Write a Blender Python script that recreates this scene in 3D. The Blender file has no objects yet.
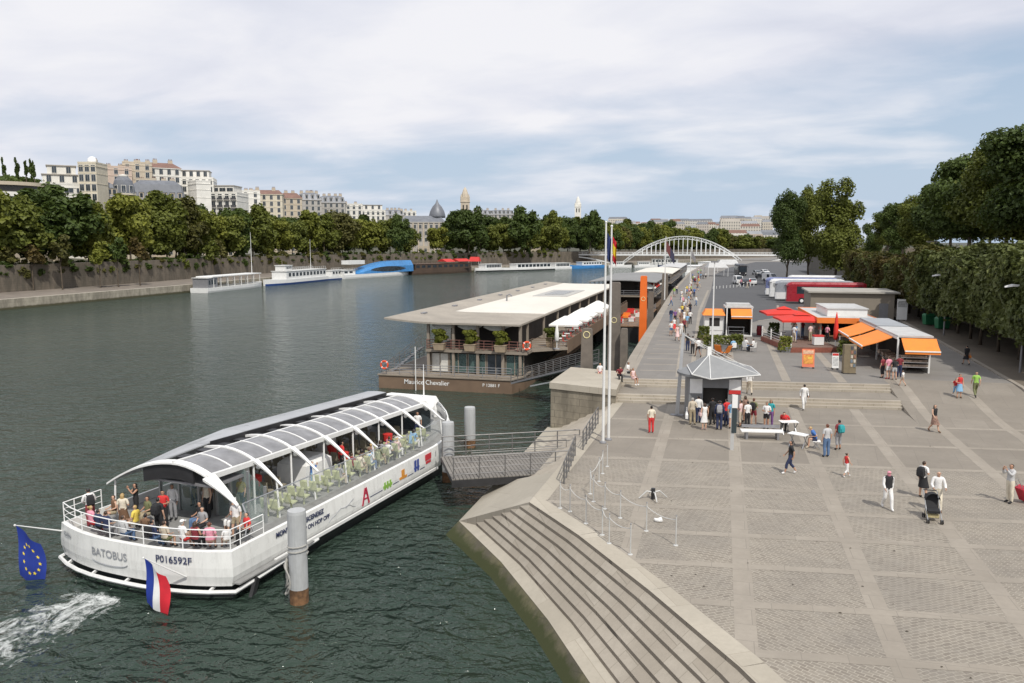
import bpy, math, random
from math import sin, cos, pi, radians as R, sqrt, atan2, hypot
from mathutils import Vector, Matrix, noise
S = bpy.context.scene
COL = S.collection
rnd = random.Random(7)

# ---------------------------------------------------------------- camera model (used to read distances off the photograph)
FPX, CAMH, YAW, PITCH = 800.0, 11.0, R(14.6), math.atan(99.5/800)
WATER, UP = -3.0, 0.9
def _ray(px, py):
    u = (px-512)/FPX; v = (341.5-py)/FPX
    F = cos(PITCH)+v*sin(PITCH); U = -sin(PITCH)+v*cos(PITCH)
    return u*cos(YAW)-F*sin(YAW), u*sin(YAW)+F*cos(YAW), U, F
def g(px, py, z=0.0):
    """point of the horizontal level z seen at that pixel"""
    x, y, U, F = _ray(px, py); t = (z-CAMH)/U
    return Vector((x*t, y*t, z))
def at(px, py, d):
    """point at forward distance d seen at that pixel"""
    x, y, U, F = _ray(px, py); t = d/F
    return Vector((x*t, y*t, CAMH+U*t))
def fwd(x, y): return -sin(YAW)*x + cos(YAW)*y

# ---------------------------------------------------------------- materials
_M = {}
def new_mat(name):
    m = bpy.data.materials.new(name); m.use_nodes = True
    nt = m.node_tree; b = nt.nodes['Principled BSDF']
    return m, nt, b
def N(nt, t, **kw):
    n = nt.nodes.new(t)
    for k, v in kw.items():
        if hasattr(n, k): setattr(n, k, v)
        else: n.inputs[k].default_value = v
    return n
def L(nt, a, b): nt.links.new(a, b)
def mathn(nt, op, a, b=None, c=None):
    n = nt.nodes.new('ShaderNodeMath'); n.operation = op
    for i, q in enumerate((a, b, c)):
        if q is None: continue
        if isinstance(q, (int, float)): n.inputs[i].default_value = q
        else: nt.links.new(q, n.inputs[i])
    return n.outputs[0]
def mixc(nt, fac, a, b, mode='MIX'):
    n = nt.nodes.new('ShaderNodeMix'); n.data_type = 'RGBA'; n.blend_type = mode
    for s, q in ((n.inputs[0], fac), (n.inputs[6], a), (n.inputs[7], b)):
        if isinstance(q, (int, float)): s.default_value = q
        elif isinstance(q, tuple): s.default_value = (*q[:3], 1)
        else: nt.links.new(q, s)
    return n.outputs[2]
def ramp(nt, fac, stops):
    n = nt.nodes.new('ShaderNodeValToRGB'); e = n.color_ramp.elements
    while len(e) < len(stops): e.new(.5)
    for i, (p, c) in enumerate(stops):
        e[i].position = p; e[i].color = (*c, 1) if isinstance(c, tuple) else (c, c, c, 1)
    nt.links.new(fac, n.inputs[0]); return n.outputs[0]
def noisen(nt, scale, detail=4, rough=.6, vec=None, dist=0):
    n = nt.nodes.new('ShaderNodeTexNoise')
    n.inputs['Scale'].default_value = scale; n.inputs['Detail'].default_value = detail
    n.inputs['Roughness'].default_value = rough; n.inputs['Distortion'].default_value = dist
    if vec is not None: nt.links.new(vec, n.inputs['Vector'])
    return n.outputs[0]
def objco(nt): return nt.nodes.new('ShaderNodeTexCoord').outputs['Object']
def worldco(nt): return nt.nodes.new('ShaderNodeNewGeometry').outputs['Position']
def mapn(nt, vec, scale=(1,1,1), rot=(0,0,0), loc=(0,0,0)):
    n = nt.nodes.new('ShaderNodeMapping'); n.inputs[1].default_value = loc
    n.inputs[2].default_value = rot; n.inputs[3].default_value = scale
    nt.links.new(vec, n.inputs[0]); return n.outputs[0]
def bump(nt, b, h, strength=.3, dist=.05):
    n = nt.nodes.new('ShaderNodeBump'); n.inputs['Strength'].default_value = strength
    n.inputs['Distance'].default_value = dist
    nt.links.new(h, n.inputs['Height']); nt.links.new(n.outputs[0], b.inputs['Normal'])
def M(c, rough=.6, var=.12, scale=3.0, metal=0.0, bmp=0.0, name=None, emit=None, spec=None, dirt=0.0):
    """procedural surface: base colour broken up by two noises, optional bump"""
    key = (c, rough, var, scale, metal, bmp, name, spec, dirt)
    if key in _M: return _M[key]
    m, nt, b = new_mat(name or 'surface')
    co = objco(nt)
    n1 = noisen(nt, scale, 5, .65, co); n2 = noisen(nt, scale*.23, 3, .5, co)
    f = mathn(nt, 'ADD', mathn(nt, 'MULTIPLY', n1, .6), mathn(nt, 'MULTIPLY', n2, .4))
    lo = tuple(max(0, x*(1-var*1.6)) for x in c); hi = tuple(min(1, x*(1+var*1.2)) for x in c)
    colr = ramp(nt, f, [(.32, lo), (.68, hi)])
    if dirt:
        st = noisen(nt, 1.3, 6, .75, mapn(nt, co, (2.2, 2.2, .35)))
        colr = mixc(nt, mathn(nt, 'MULTIPLY', ramp(nt, st, [(.5, 0.), (.72, 1.)]), dirt), colr, (.09, .075, .055))
    L(nt, colr, b.inputs['Base Color'])
    b.inputs['Metallic'].default_value = metal
    rr = ramp(nt, n1, [(.3, max(0, rough-.1)), (.7, min(1, rough+.1))]); L(nt, rr, b.inputs['Roughness'])
    if spec is not None: b.inputs['Specular IOR Level'].default_value = spec
    if bmp: bump(nt, b, n1, bmp, .03)
    _M[key] = m; return m
def glass(c=(.6,.7,.7), alpha=.25, rough=.05, name='clear_glass'):
    key = ('glass', c, alpha, rough)
    if key in _M: return _M[key]
    m, nt, b = new_mat(name)
    b.inputs['Roughness'].default_value = rough
    n = noisen(nt, 1.5, 3, .5, objco(nt))
    L(nt, ramp(nt, n, [(.3, tuple(x*.85 for x in c)), (.7, c)]), b.inputs['Base Color'])
    L(nt, ramp(nt, n, [(.3, alpha*.85), (.7, min(1, alpha*1.15))]), b.inputs['Alpha'])
    b.inputs['Specular IOR Level'].default_value = .6
    _M[key] = m; return m
WHITE = M((.72,.72,.70), .35, .05, 2, name='white_paint', dirt=.12)
WHITE2 = M((.8,.8,.78), .45, .05, 4, name='white_plastic')
STEEL = M((.42,.43,.44), .4, .12, 5, .7, name='steel')
GREYM = M((.25,.25,.26), .5, .1, 5, .3, name='grey_metal')
DARK = M((.025,.025,.027), .5, .2, 4, name='dark_paint')
BLACK = M((.012,.012,.014), .6, .2, 4, name='black_rubber')
RED = M((.55,.035,.03), .5, .1, 4, name='red_paint')
ORANGE = M((.82,.24,.035), .75, .08, 2.5, name='orange_canvas')
WOODM = M((.20,.115,.06), .65, .25, 7, name='wood')
WINDOW = M((.03,.04,.05), .08, .3, 1.5, name='window_glass', spec=.8)

# ---------------------------------------------------------------- mesh builder
class MB:
    def __init__(s): s.v = []; s.f = []; s.m = []
    def add(s, vs, fs, mi=0):
        o = len(s.v); s.v.extend(tuple(p) for p in vs)
        for f in fs: s.f.append(tuple(i+o for i in f)); s.m.append(mi)
        return s
    def box(s, x0, x1, y0, y1, z0, z1, mi=0):
        return s.add([(x0,y0,z0),(x1,y0,z0),(x1,y1,z0),(x0,y1,z0),(x0,y0,z1),(x1,y0,z1),(x1,y1,z1),(x0,y1,z1)],
              [(3,2,1,0),(4,5,6,7),(0,1,5,4),(1,2,6,5),(2,3,7,6),(3,0,4,7)], mi)
    def obox(s, c, size, rz=0, mi=0, rx=0, ry=0):
        m = Matrix.Translation(c) @ Matrix.Rotation(rz,4,'Z') @ Matrix.Rotation(ry,4,'Y') @ Matrix.Rotation(rx,4,'X')
        a, b, d = (q/2 for q in size)
        vs = [m @ Vector(p) for p in ((-a,-b,-d),(a,-b,-d),(a,b,-d),(-a,b,-d),(-a,-b,d),(a,-b,d),(a,b,d),(-a,b,d))]
        return s.add(vs, [(3,2,1,0),(4,5,6,7),(0,1,5,4),(1,2,6,5),(2,3,7,6),(3,0,4,7)], mi)
    def bar(s, p, q, w=.05, h=None, mi=0):
        p, q = Vector(p), Vector(q); d = (q-p); h = h or w
        if d.length < 1e-6: return s
        d.normalize(); up = Vector((0,0,1)) if abs(d.z) < .95 else Vector((0,1,0))
        a = d.cross(up).normalized()*w/2; b = a.cross(d).normalized()*h/2
        vs = [p-a-b,p+a-b,p+a+b,p-a+b,q-a-b,q+a-b,q+a+b,q-a+b]
        return s.add(vs, [(3,2,1,0),(4,5,6,7),(0,1,5,4),(1,2,6,5),(2,3,7,6),(3,0,4,7)], mi)
    def tube(s, pts, r, n=6, mi=0, caps=True, flat=1.0):
        pts = [Vector(p) for p in pts]; k = len(pts)
        rs = r if isinstance(r, (list, tuple)) else [r]*k
        vs = []; prev = None
        for i, p in enumerate(pts):
            d = (pts[min(i+1,k-1)]-pts[max(i-1,0)])
            if d.length < 1e-9: d = Vector((0,0,1))
            d.normalize()
            if prev is None:
                up = Vector((0,0,1)) if abs(d.z) < .9 else Vector((0,1,0)); a = d.cross(up).normalized()
            else:
                a = (prev-d*prev.dot(d))
                a = a.normalized() if a.length > 1e-6 else d.orthogonal().normalized()
            prev = a; b = d.cross(a)
            for j in range(n):
                t = 2*pi*j/n; vs.append(p+(a*cos(t)+b*sin(t)*flat)*rs[i])
        fs = [(i*n+j, i*n+(j+1)%n, (i+1)*n+(j+1)%n, (i+1)*n+j) for i in range(k-1) for j in range(n)]
        if caps: fs += [tuple(range(n))[::-1], tuple((k-1)*n+j for j in range(n))]
        return s.add(vs, fs, mi)
    def lathe(s, c, prof, n=12, mi=0, sx=1, sy=1):
        vs = []
        for r, z in prof:
            for j in range(n):
                t = 2*pi*j/n; vs.append((c[0]+r*cos(t)*sx, c[1]+r*sin(t)*sy, c[2]+z))
        k = len(prof)
        fs = [(i*n+j, i*n+(j+1)%n, (i+1)*n+(j+1)%n, (i+1)*n+j) for i in range(k-1) for j in range(n)]
        fs += [tuple(range(n))[::-1], tuple((k-1)*n+j for j in range(n))]
        return s.add(vs, fs, mi)
    def poly(s, pts, mi=0): return s.add(pts, [tuple(range(len(pts)))], mi)
    def prism(s, pts, z0, z1, mi=0):
        n = len(pts)
        if sum(pts[i][0]*pts[(i+1)%n][1]-pts[(i+1)%n][0]*pts[i][1] for i in range(n)) < 0: pts = pts[::-1]
        f0 = z0 if callable(z0) else (lambda x, y: z0); f1 = z1 if callable(z1) else (lambda x, y: z1)
        vs = [(p[0],p[1],f0(p[0],p[1])) for p in pts]+[(p[0],p[1],f1(p[0],p[1])) for p in pts]
        fs = [tuple(range(n))[::-1], tuple(range(n,2*n))]+[(i,(i+1)%n,n+(i+1)%n,n+i) for i in range(n)]
        return s.add(vs, fs, mi)
    def loft(s, rings, mi=0, closed=True, caps=True):
        n = len(rings[0]); vs = [p for r in rings for p in r]; k = len(rings); m = n if closed else n-1
        fs = [(i*n+j, i*n+(j+1)%n, (i+1)*n+(j+1)%n, (i+1)*n+j) for i in range(k-1) for j in range(m)]
        if caps and closed: fs += [tuple(range(n))[::-1], tuple((k-1)*n+j for j in range(n))]
        return s.add(vs, fs, mi)
    def ball(s, c, r, n=8, k=5, mi=0, sq=(1,1,1)):
        vs = [(c[0],c[1],c[2]-r*sq[2])]
        for i in range(1, k):
            t = -pi/2+pi*i/k
            for j in range(n):
                a = 2*pi*j/n; vs.append((c[0]+r*cos(t)*cos(a)*sq[0], c[1]+r*cos(t)*sin(a)*sq[1], c[2]+r*sin(t)*sq[2]))
        vs.append((c[0],c[1],c[2]+r*sq[2])); e = len(vs)-1
        fs = [(0,1+(j+1)%n,1+j) for j in range(n)]
        fs += [(1+(i-1)*n+j,1+(i-1)*n+(j+1)%n,1+i*n+(j+1)%n,1+i*n+j) for i in range(1,k-1) for j in range(n)]
        fs += [(1+(k-2)*n+j,1+(k-2)*n+(j+1)%n,e) for j in range(n)]
        return s.add(vs, fs, mi)
    def mesh(s, name, mats, smooth=False):
        me = bpy.data.meshes.new(name); me.from_pydata(s.v, [], s.f)
        for m in (mats if isinstance(mats, (list, tuple)) else [mats]): me.materials.append(m)
        me.polygons.foreach_set('material_index', s.m)
        if smooth: me.polygons.foreach_set('use_smooth', [True]*len(s.f))
        me.update(); return me
    def build(s, name, mats, parent=None, loc=None, rz=0, smooth=False):
        return link(name, s.mesh(name, mats, smooth), parent, loc, rz)
def link(name, me, parent=None, loc=None, rz=0):
    o = bpy.data.objects.new(name, me); COL.objects.link(o)
    if parent is not None: o.parent = parent
    if loc is not None: o.location = loc
    if rz: o.rotation_euler = (0,0,rz)
    return o
_labels = {}
def tag(o, label, cat, group=None, kind=None):
    o['label'] = label; o['category'] = cat
    if group: o['group'] = group
    if kind: o['kind'] = kind
    return o
def root(name, label, cat, loc=(0,0,0), rz=0, group=None):
    o = bpy.data.objects.new(name, None); COL.objects.link(o); o.empty_display_size = .2
    o.location = loc; o.rotation_euler = (0,0,rz)
    return tag(o, label, cat, group)
_kids = {}
def copy_tree(o, loc, rz=None, label=None, group=None, scale=None):
    def kids(q): return [c for c in list(COL.objects) if c.parent == q]
    if o.name not in _kids: _kids[o.name] = [(c, kids(c)) for c in kids(o)]
    r = o.copy(); COL.objects.link(r); r.location = loc
    if rz is not None: r.rotation_euler = (0,0,rz)
    if label: r['label'] = label
    if group: r['group'] = group
    if scale: r.scale = scale if isinstance(scale, tuple) else (scale,)*3
    for c, gs in _kids[o.name]:
        d = c.copy(); COL.objects.link(d); d.parent = r
        for q in gs:
            e = q.copy(); COL.objects.link(e); e.parent = d
    return r
def own_mat(o, m, slot=0):
    o.material_slots[slot].link = 'OBJECT'; o.material_slots[slot].material = m
def struct(o, kind='structure'): o['kind'] = kind; return o
def text_mesh(body, size, ext=.004, align='CENTER', bold=0.0):
    cu = bpy.data.curves.new('lettering', 'FONT'); cu.body = body; cu.size = size; cu.extrude = ext
    cu.align_x = align; cu.align_y = 'CENTER'; cu.offset = bold
    t = bpy.data.objects.new('tmp', cu); COL.objects.link(t)
    dg = bpy.context.evaluated_depsgraph_get()
    me = bpy.data.meshes.new_from_object(t.evaluated_get(dg))
    bpy.data.objects.remove(t); bpy.data.curves.remove(cu); return me
def lettering(body, size, m, parent, loc, right, up, bold=0.0, ext=.004):
    """flat letters whose reading direction is right and whose top is up"""
    me = text_mesh(body, size, ext, 'CENTER', bold); me.materials.clear(); me.materials.append(m)
    o = link('lettering', me, parent); r = Vector(right).normalized(); u = Vector(up); u = (u-r*u.dot(r)).normalized()
    n = r.cross(u); o.matrix_local = Matrix(((r.x,u.x,n.x,loc[0]),(r.y,u.y,n.y,loc[1]),(r.z,u.z,n.z,loc[2]),(0,0,0,1)))
    return o
def lerp(a, b, t): return a+(b-a)*t
def pl(pts, t):
    """point at fraction t of a polyline"""
    pts = [Vector(p) for p in pts]; ls = [(pts[i+1]-pts[i]).length for i in range(len(pts)-1)]; d = t*sum(ls)
    for i, l in enumerate(ls):
        if d <= l or i == len(ls)-1: return pts[i].lerp(pts[i+1], d/l)
        d -= l
_tag = tag
def tag(o, label, cat, group=None, kind=None):
    if len(label.split()) > 16: print('LONG', label)
    return _tag(o, label, cat, group, kind)
# ================================================================ camera, sky, sun
cam = bpy.data.cameras.new('camera'); camo = bpy.data.objects.new('camera', cam); COL.objects.link(camo)
cam.sensor_width = 36; cam.lens = FPX/1024*36; cam.clip_end = 20000; cam.clip_start = .1
camo.location = (0,0,CAMH); camo.rotation_euler = (pi/2-PITCH, 0, YAW); S.camera = camo
S.view_settings.view_transform = 'Standard'; S.view_settings.look = 'None'; S.view_settings.exposure = 0.03; S.view_settings.gamma = 1.0
S.view_settings.use_curve_mapping = False
S.cycles.max_bounces = 6; S.cycles.transparent_max_bounces = 12
S.cycles.use_adaptive_sampling = True
SUN_EL, SUN_AZ = R(52), R(144)
w = bpy.data.worlds.new('World'); S.world = w; w.use_nodes = True
nt = w.node_tree; bg = nt.nodes['Background']; bg.inputs[1].default_value = .11
sky = nt.nodes.new('ShaderNodeTexSky'); sky.sky_type = 'NISHITA'; sky.sun_disc = False
sky.sun_elevation = SUN_EL; sky.sun_rotation = SUN_AZ; sky.dust_density = 2.5; sky.ozone_density = 2.0; sky.air_density = 1.0
dr = nt.nodes.new('ShaderNodeTexCoord').outputs['Generated']
sep = nt.nodes.new('ShaderNodeSeparateXYZ'); L(nt, dr, sep.inputs[0])
zz = mathn(nt, 'ADD', mathn(nt, 'MAXIMUM', sep.outputs[2], 0.0), .16)
cmb = nt.nodes.new('ShaderNodeCombineXYZ')
L(nt, mathn(nt, 'DIVIDE', sep.outputs[0], zz), cmb.inputs[0]); L(nt, mathn(nt, 'DIVIDE', sep.outputs[1], zz), cmb.inputs[1])
v1 = mapn(nt, cmb.outputs[0], (.42, .62, 1), (0,0,R(28)), (2.3,1.4,0))
n1 = noisen(nt, 1.2, 8, .5, v1, .25)
n2 = noisen(nt, 2.6, 8, .54, mapn(nt, cmb.outputs[0], (.7,.95,1), (0,0,R(35)), (7.1,3.3,0)), .3)
elev = sep.outputs[2]
# dense high veil overhead, thinning towards the skyline on the right hand side
cov = mathn(nt, 'ADD', mathn(nt, 'ADD', mathn(nt, 'MULTIPLY', n1, 1.15), mathn(nt, 'MULTIPLY', n2, .35)), ramp(nt, elev, [(.0, .08), (.035, .0), (.10, .0), (.17, .17), (.32, 1.)]))
cov = mathn(nt, 'SUBTRACT', cov, .06)
side = mathn(nt, 'MULTIPLY', mathn(nt, 'ADD', mathn(nt, 'MULTIPLY', sep.outputs[0], cos(YAW)), mathn(nt, 'MULTIPLY', sep.outputs[1], sin(YAW))), -.22)
cov = mathn(nt, 'ADD', cov, side)
cm = ramp(nt, cov, [(.60, 0.0), (.74, .55), (.92, 1.0)])
tone = ramp(nt, mathn(nt, 'ADD', mathn(nt, 'MULTIPLY', n2, .45), mathn(nt, 'MULTIPLY', n1, .55)), [(.36, (6.0,6.25,7.15)), (.48, (6.95,7.1,7.8)), (.6, (7.95,7.95,8.3))])
haze = ramp(nt, elev, [(0., .92), (.12, .74), (.3, .5)])
clear = mixc(nt, haze, sky.outputs[0], (4.9,5.95,7.35))
L(nt, mixc(nt, cm, clear, tone), bg.inputs[0])
sl = bpy.data.lights.new('sun', 'SUN'); sl.energy = 3.4; sl.angle = R(.53); sl.color = (1,.955,.88)
so = bpy.data.objects.new('sun', sl); COL.objects.link(so)
sd = Vector((sin(SUN_AZ)*cos(SUN_EL), cos(SUN_AZ)*cos(SUN_EL), sin(SUN_EL)))
so.rotation_euler = sd.to_track_quat('Z', 'Y').to_euler()

# ================================================================ water
wm, nt, b = new_mat('river_water')
co = worldco(nt)
c1 = mapn(nt, co, (1,.8,1), (0,0,R(25))); c2 = mapn(nt, co, (.8,1.25,1), (0,0,R(-15)))
h = mathn(nt, 'ADD', mathn(nt, 'MULTIPLY', noisen(nt, .38, 3, .5, c1, .6), .9), mathn(nt, 'MULTIPLY', noisen(nt, 1.15, 3, .5, c2, .5), .9))
h = mathn(nt, 'ADD', h, mathn(nt, 'MULTIPLY', noisen(nt, 3.2, 3, .55, c1, .3), .28))
bn = nt.nodes.new('ShaderNodeBump'); bn.inputs['Strength'].default_value = 1.0; bn.inputs['Distance'].default_value = .72
L(nt, h, bn.inputs['Height']); L(nt, bn.outputs[0], b.inputs['Normal'])
L(nt, ramp(nt, noisen(nt, .05, 4, .6, co), [(.35, (.024,.042,.032)), (.65, (.038,.056,.042))]), b.inputs['Base Color'])
b.inputs['Roughness'].default_value = .08; b.inputs['IOR'].default_value = 1.33
river = struct(MB().add([(-1500,-400,WATER),(1500,-400,WATER),(1500,1500,WATER),(-1500,1500,WATER)], [(0,1,2,3)]).build('water', wm))
# churned wake astern of the tour boat: a film of foam lying on the water
fm, nt, b = new_mat('foam')
b.inputs['Base Color'].default_value = (.75,.78,.76,1); b.inputs['Roughness'].default_value = .7
uvn = nt.nodes.new('ShaderNodeTexCoord').outputs['UV']; sp = nt.nodes.new('ShaderNodeSeparateXYZ'); L(nt, uvn, sp.inputs[0])
edge = mathn(nt, 'MULTIPLY', mathn(nt, 'SINE', mathn(nt, 'MULTIPLY', sp.outputs[1], pi)), ramp(nt, sp.outputs[0], [(0,.0),(.12,1.0),(.7,.8),(1.,.35)]))
fn = mathn(nt, 'ADD', mathn(nt, 'MULTIPLY', noisen(nt, 1.1, 9, .72, mapn(nt, worldco(nt), (1,.6,1)), 1.2), .8), mathn(nt, 'MULTIPLY', noisen(nt, 4.5, 5, .7, worldco(nt), .8), .3))
L(nt, ramp(nt, mathn(nt, 'ADD', fn, mathn(nt, 'MULTIPLY', edge, .36)), [(.80, 0.), (1.12, .85)]), b.inputs['Alpha'])
def foam(pa, wa, n=24):
    mb = MB(); pts = [pl(pa, i/n) for i in range(n+1)]
    vs = []; 
    for i, p in enumerate(pts):
        d = (pts[min(i+1,n)]-pts[max(i-1,0)]).normalized(); s = Vector((-d.y,d.x,0)); hw = lerp(wa[0], wa[1], i/n)
        for j in range(5): q = p+s*hw*(j/2-1); vs.append((q.x,q.y,WATER+.035+.03*sin(j*pi/4)))
    mb.add(vs, [(i*5+j,i*5+j+1,(i+1)*5+j+1,(i+1)*5+j) for i in range(n) for j in range(4)])
    o = mb.build('wake_foam', fm); uv = o.data.uv_layers.new(name='UV')
    for lp in o.data.loops: uv.data[lp.index].uv = (lp.vertex_index//5/n, (lp.vertex_index%5)/4)
    return struct(o, 'stuff')
foam([g(122,588,WATER), g(70,612,WATER), g(20,632,WATER), g(-60,664,WATER), g(-140,690,WATER)], (1.7, 6.0))

# ================================================================ paving of the quay
def sett_mat():
    m, nt, b = new_mat('granite_setts'); co = worldco(nt)
    wob = nt.nodes.new('ShaderNodeVectorMath'); wob.operation = 'MULTIPLY_ADD'
    nv = nt.nodes.new('ShaderNodeTexNoise'); nv.inputs['Scale'].default_value = .9; L(nt, co, nv.inputs['Vector'])
    L(nt, nv.outputs['Color'], wob.inputs[0]); wob.inputs[1].default_value = (.22,.22,0); L(nt, co, wob.inputs[2])
    def bricks(rot):
        br = nt.nodes.new('ShaderNodeTexBrick'); L(nt, mapn(nt, wob.outputs[0], (1,1,1), (0,0,rot)), br.inputs['Vector'])
        br.inputs['Scale'].default_value = 1; br.inputs['Brick Width'].default_value = .27; br.inputs['Row Height'].default_value = .14
        br.inputs['Mortar Size'].default_value = .016; br.inputs['Mortar Smooth'].default_value = .4; br.inputs['Bias'].default_value = .1
        br.inputs['Color1'].default_value = (.19,.164,.132,1); br.inputs['Color2'].default_value = (.26,.23,.187,1); br.inputs['Mortar'].default_value = (.37,.334,.275,1)
        return br
    b1 = bricks(R(33)); b2 = bricks(R(-33))
    # the courses change direction from one bay to the next
    sx = nt.nodes.new('ShaderNodeSeparateXYZ'); L(nt, co, sx.inputs[0])
    bay = mathn(nt, 'GREATER_THAN', mathn(nt, 'FRACT', mathn(nt, 'MULTIPLY', mathn(nt, 'SUBTRACT', sx.outputs[0], 1.0), 1/7.8)), .5)
    colr = mixc(nt, bay, b1.outputs['Color'], b2.outputs['Color'])
    big = noisen(nt, .28, 6, .62, co); pat = noisen(nt, 1.7, 6, .7, co)
    colr = mixc(nt, ramp(nt, big, [(.35, .45), (.62, 0.)]), colr, (.17,.155,.135))
    colr = mixc(nt, ramp(nt, pat, [(.5, 0.), (.75, .5)]), colr, (.30,.275,.235))
    dark = noisen(nt, 3.1, 4, .7, co)
    colr = mixc(nt, ramp(nt, dark, [(.62, 0.), (.76, .6)]), colr, (.10,.09,.075))
    L(nt, colr, b.inputs['Base Color']); b.inputs['Roughness'].default_value = .8
    bump(nt, b, mathn(nt, 'ADD', b1.outputs['Fac'], mathn(nt, 'MULTIPLY', pat, -.8)), .35, -.02)
    return m
def slab_mat(name, c1, c2, sx, sy, mortar, rot=0.0, stain=.35):
    m, nt, b = new_mat(name); co = worldco(nt)
    br = nt.nodes.new('ShaderNodeTexBrick'); L(nt, mapn(nt, co, (1,1,1), (0,0,rot)), br.inputs['Vector'])
    br.inputs['Scale'].default_value = 1; br.inputs['Brick Width'].default_value = sx; br.inputs['Row Height'].default_value = sy
    br.inputs['Mortar Size'].default_value = .012; br.inputs['Color1'].default_value = (*c1,1); br.inputs['Color2'].default_value = (*c2,1); br.inputs['Mortar'].default_value = (*mortar,1)
    big = noisen(nt, .35, 7, .66, co); fine = noisen(nt, 5, 5, .7, co)
    colr = mixc(nt, ramp(nt, big, [(.4, stain), (.65, 0.)]), br.outputs['Color'], tuple(x*.6 for x in c1))
    colr = mixc(nt, ramp(nt, fine, [(.3, .3), (.6, 0.)]), colr, tuple(x*.7 for x in c1))
    spill = noisen(nt, .11, 5, .6, co, 1.5); colr = mixc(nt, ramp(nt, spill, [(.54, 0.), (.6, stain*.7)]), colr, tuple(x*.72 for x in c1))
    sp = noisen(nt, 2.3, 4, .75, co)
    colr = mixc(nt, ramp(nt, sp, [(.68, 0.), (.8, .5)]), colr, (.09,.08,.07))
    L(nt, colr, b.inputs['Base Color']); b.inputs['Roughness'].default_value = .8; bump(nt, b, fine, .2, .01)
    return m
SETT = sett_mat()
PAVE = slab_mat('grey_paving', (.236,.208,.171), (.268,.238,.197), 1.9, 3.1, (.19,.17,.143), R(6.8))
BAND = slab_mat('pale_granite_band', (.305,.27,.222), (.34,.303,.252), 1.2, 1.0, (.235,.21,.175))
UPPAVE = slab_mat('upper_paving', (.205,.19,.171), (.225,.21,.19), 3.9, 2.2, (.18,.17,.16), R(6.8), .3)
ASPH = slab_mat('asphalt', (.082,.083,.086), (.088,.089,.092), 8, 8, (.08,.08,.083), 0, .35)
STONE = slab_mat('step_stone', (.37,.325,.262), (.44,.395,.325), 1.6, .9, (.27,.24,.19), R(-30), .3)
def wall_mat(name, c, bw=1.1, rh=.45, stain=.6, moss=None, moss_z=(-2.6,-1.6)):
    m, nt, b = new_mat(name); co = worldco(nt)
    s = nt.nodes.new('ShaderNodeSeparateXYZ'); L(nt, co, s.inputs[0])
    cb = nt.nodes.new('ShaderNodeCombineXYZ'); L(nt, mathn(nt, 'ADD', s.outputs[0], s.outputs[1]), cb.inputs[0]); L(nt, s.outputs[2], cb.inputs[1])
    br = nt.nodes.new('ShaderNodeTexBrick'); L(nt, cb.outputs[0], br.inputs['Vector']); br.inputs['Scale'].default_value = 1
    br.inputs['Brick Width'].default_value = bw; br.inputs['Row Height'].default_value = rh; br.inputs['Mortar Size'].default_value = .02
    br.inputs['Color1'].default_value = (*tuple(x*.88 for x in c),1); br.inputs['Color2'].default_value = (*c,1); br.inputs['Mortar'].default_value = (*tuple(x*.6 for x in c),1)
    st = noisen(nt, .55, 7, .7, mapn(nt, co, (1,1,.35)))
    colr = mixc(nt, ramp(nt, st, [(.42, stain), (.62, 0.)]), br.outputs['Color'], (.075,.066,.05))
    if moss:
        mz = nt.nodes.new('ShaderNodeMapRange'); mz.inputs[1].default_value = moss_z[1]; mz.inputs[2].default_value = moss_z[0]; L(nt, s.outputs[2], mz.inputs[0])
        colr = mixc(nt, ramp(nt, mathn(nt, 'ADD', mz.outputs[0], mathn(nt, 'SUBTRACT', noisen(nt, 1.6, 6, .7, co), .5)), [(.3, 0.), (.6, .95)]), colr, moss)
    L(nt, colr, b.inputs['Base Color']); b.inputs['Roughness'].default_value = .85; bump(nt, b, st, .4, .08)
    return m
QWALL = wall_mat('quay_masonry', (.33,.29,.22), 1.3, .5, .6, (.05,.055,.018), (-2.9,-1.9))
MOSS = wall_mat('mossy_stone', (.15,.135,.07), 1.4, .6, .8, (.036,.044,.009), (-3.1,-2.2))

XR = 11.9                                                   # the flights of steps end here; to the right the ground ramps up
def ramp_h(y): 
    t = max(0, min(1, (y-52.5)/11.5)); return UP*t*t*(3-2*t)
def h_at(x, y):
    if x > XR+1e-4: return ramp_h(y)
    s = y-.12*x
    if s < 55.2: return 0.0
    if s < 56.25: return .15*(1+int((s-55.2)/.35))
    if s < 59.0: return .45
    if s < 60.05: return .45+.15*(1+int((s-59.0)/.35))
    return UP
TOP = [(-6.9,56.0),(-7.6,32.1),(-4.9,28.8),(-1.9,24.6),(.8,20.5),(3.7,15.2)]      # rim of the plaza above the river steps
BOT = [(-11.9,56.0),(-11.9,35.5),(-8.6,31.2),(-5.6,26.6),(-3.1,22.2),(-.3,16.9)]  # lowest step
mb = MB()
def fl(x, s): return (x, s+.12*x)
rim = TOP[::-1]
front = fl(-6.9,55.2)
mb.poly([(3.7,15.2,0),(4.2,14.4,0),(XR,14.4,0),(XR,42,0),(-7.2,40.2,0),(-7.6,32.1,0),(-4.9,28.8,0),(-1.9,24.6,0),(.8,20.5,0)], 0)
mb.poly([(-7.2,40.2,0),(XR,42,0),(*fl(XR,55.2),0),(*fl(-6.9,55.2),0)], 1)
s0, z0 = 55.2, 0.0
def flight(s0, z0):
    for k in range(3):
        a, c = fl(-6.9, s0), fl(XR, s0)
        mb.poly([(*a,z0),(*c,z0),(*c,z0+.15),(*a,z0+.15)], 2)
        nx = s0+.35; d, e = fl(-6.9, nx), fl(XR, nx); z0 += .15
        mb.poly([(*a,z0),(*c,z0),(*e,z0),(*d,z0)], 2); s0 = nx
    return s0, z0
s0, z0 = flight(s0, z0)
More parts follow.
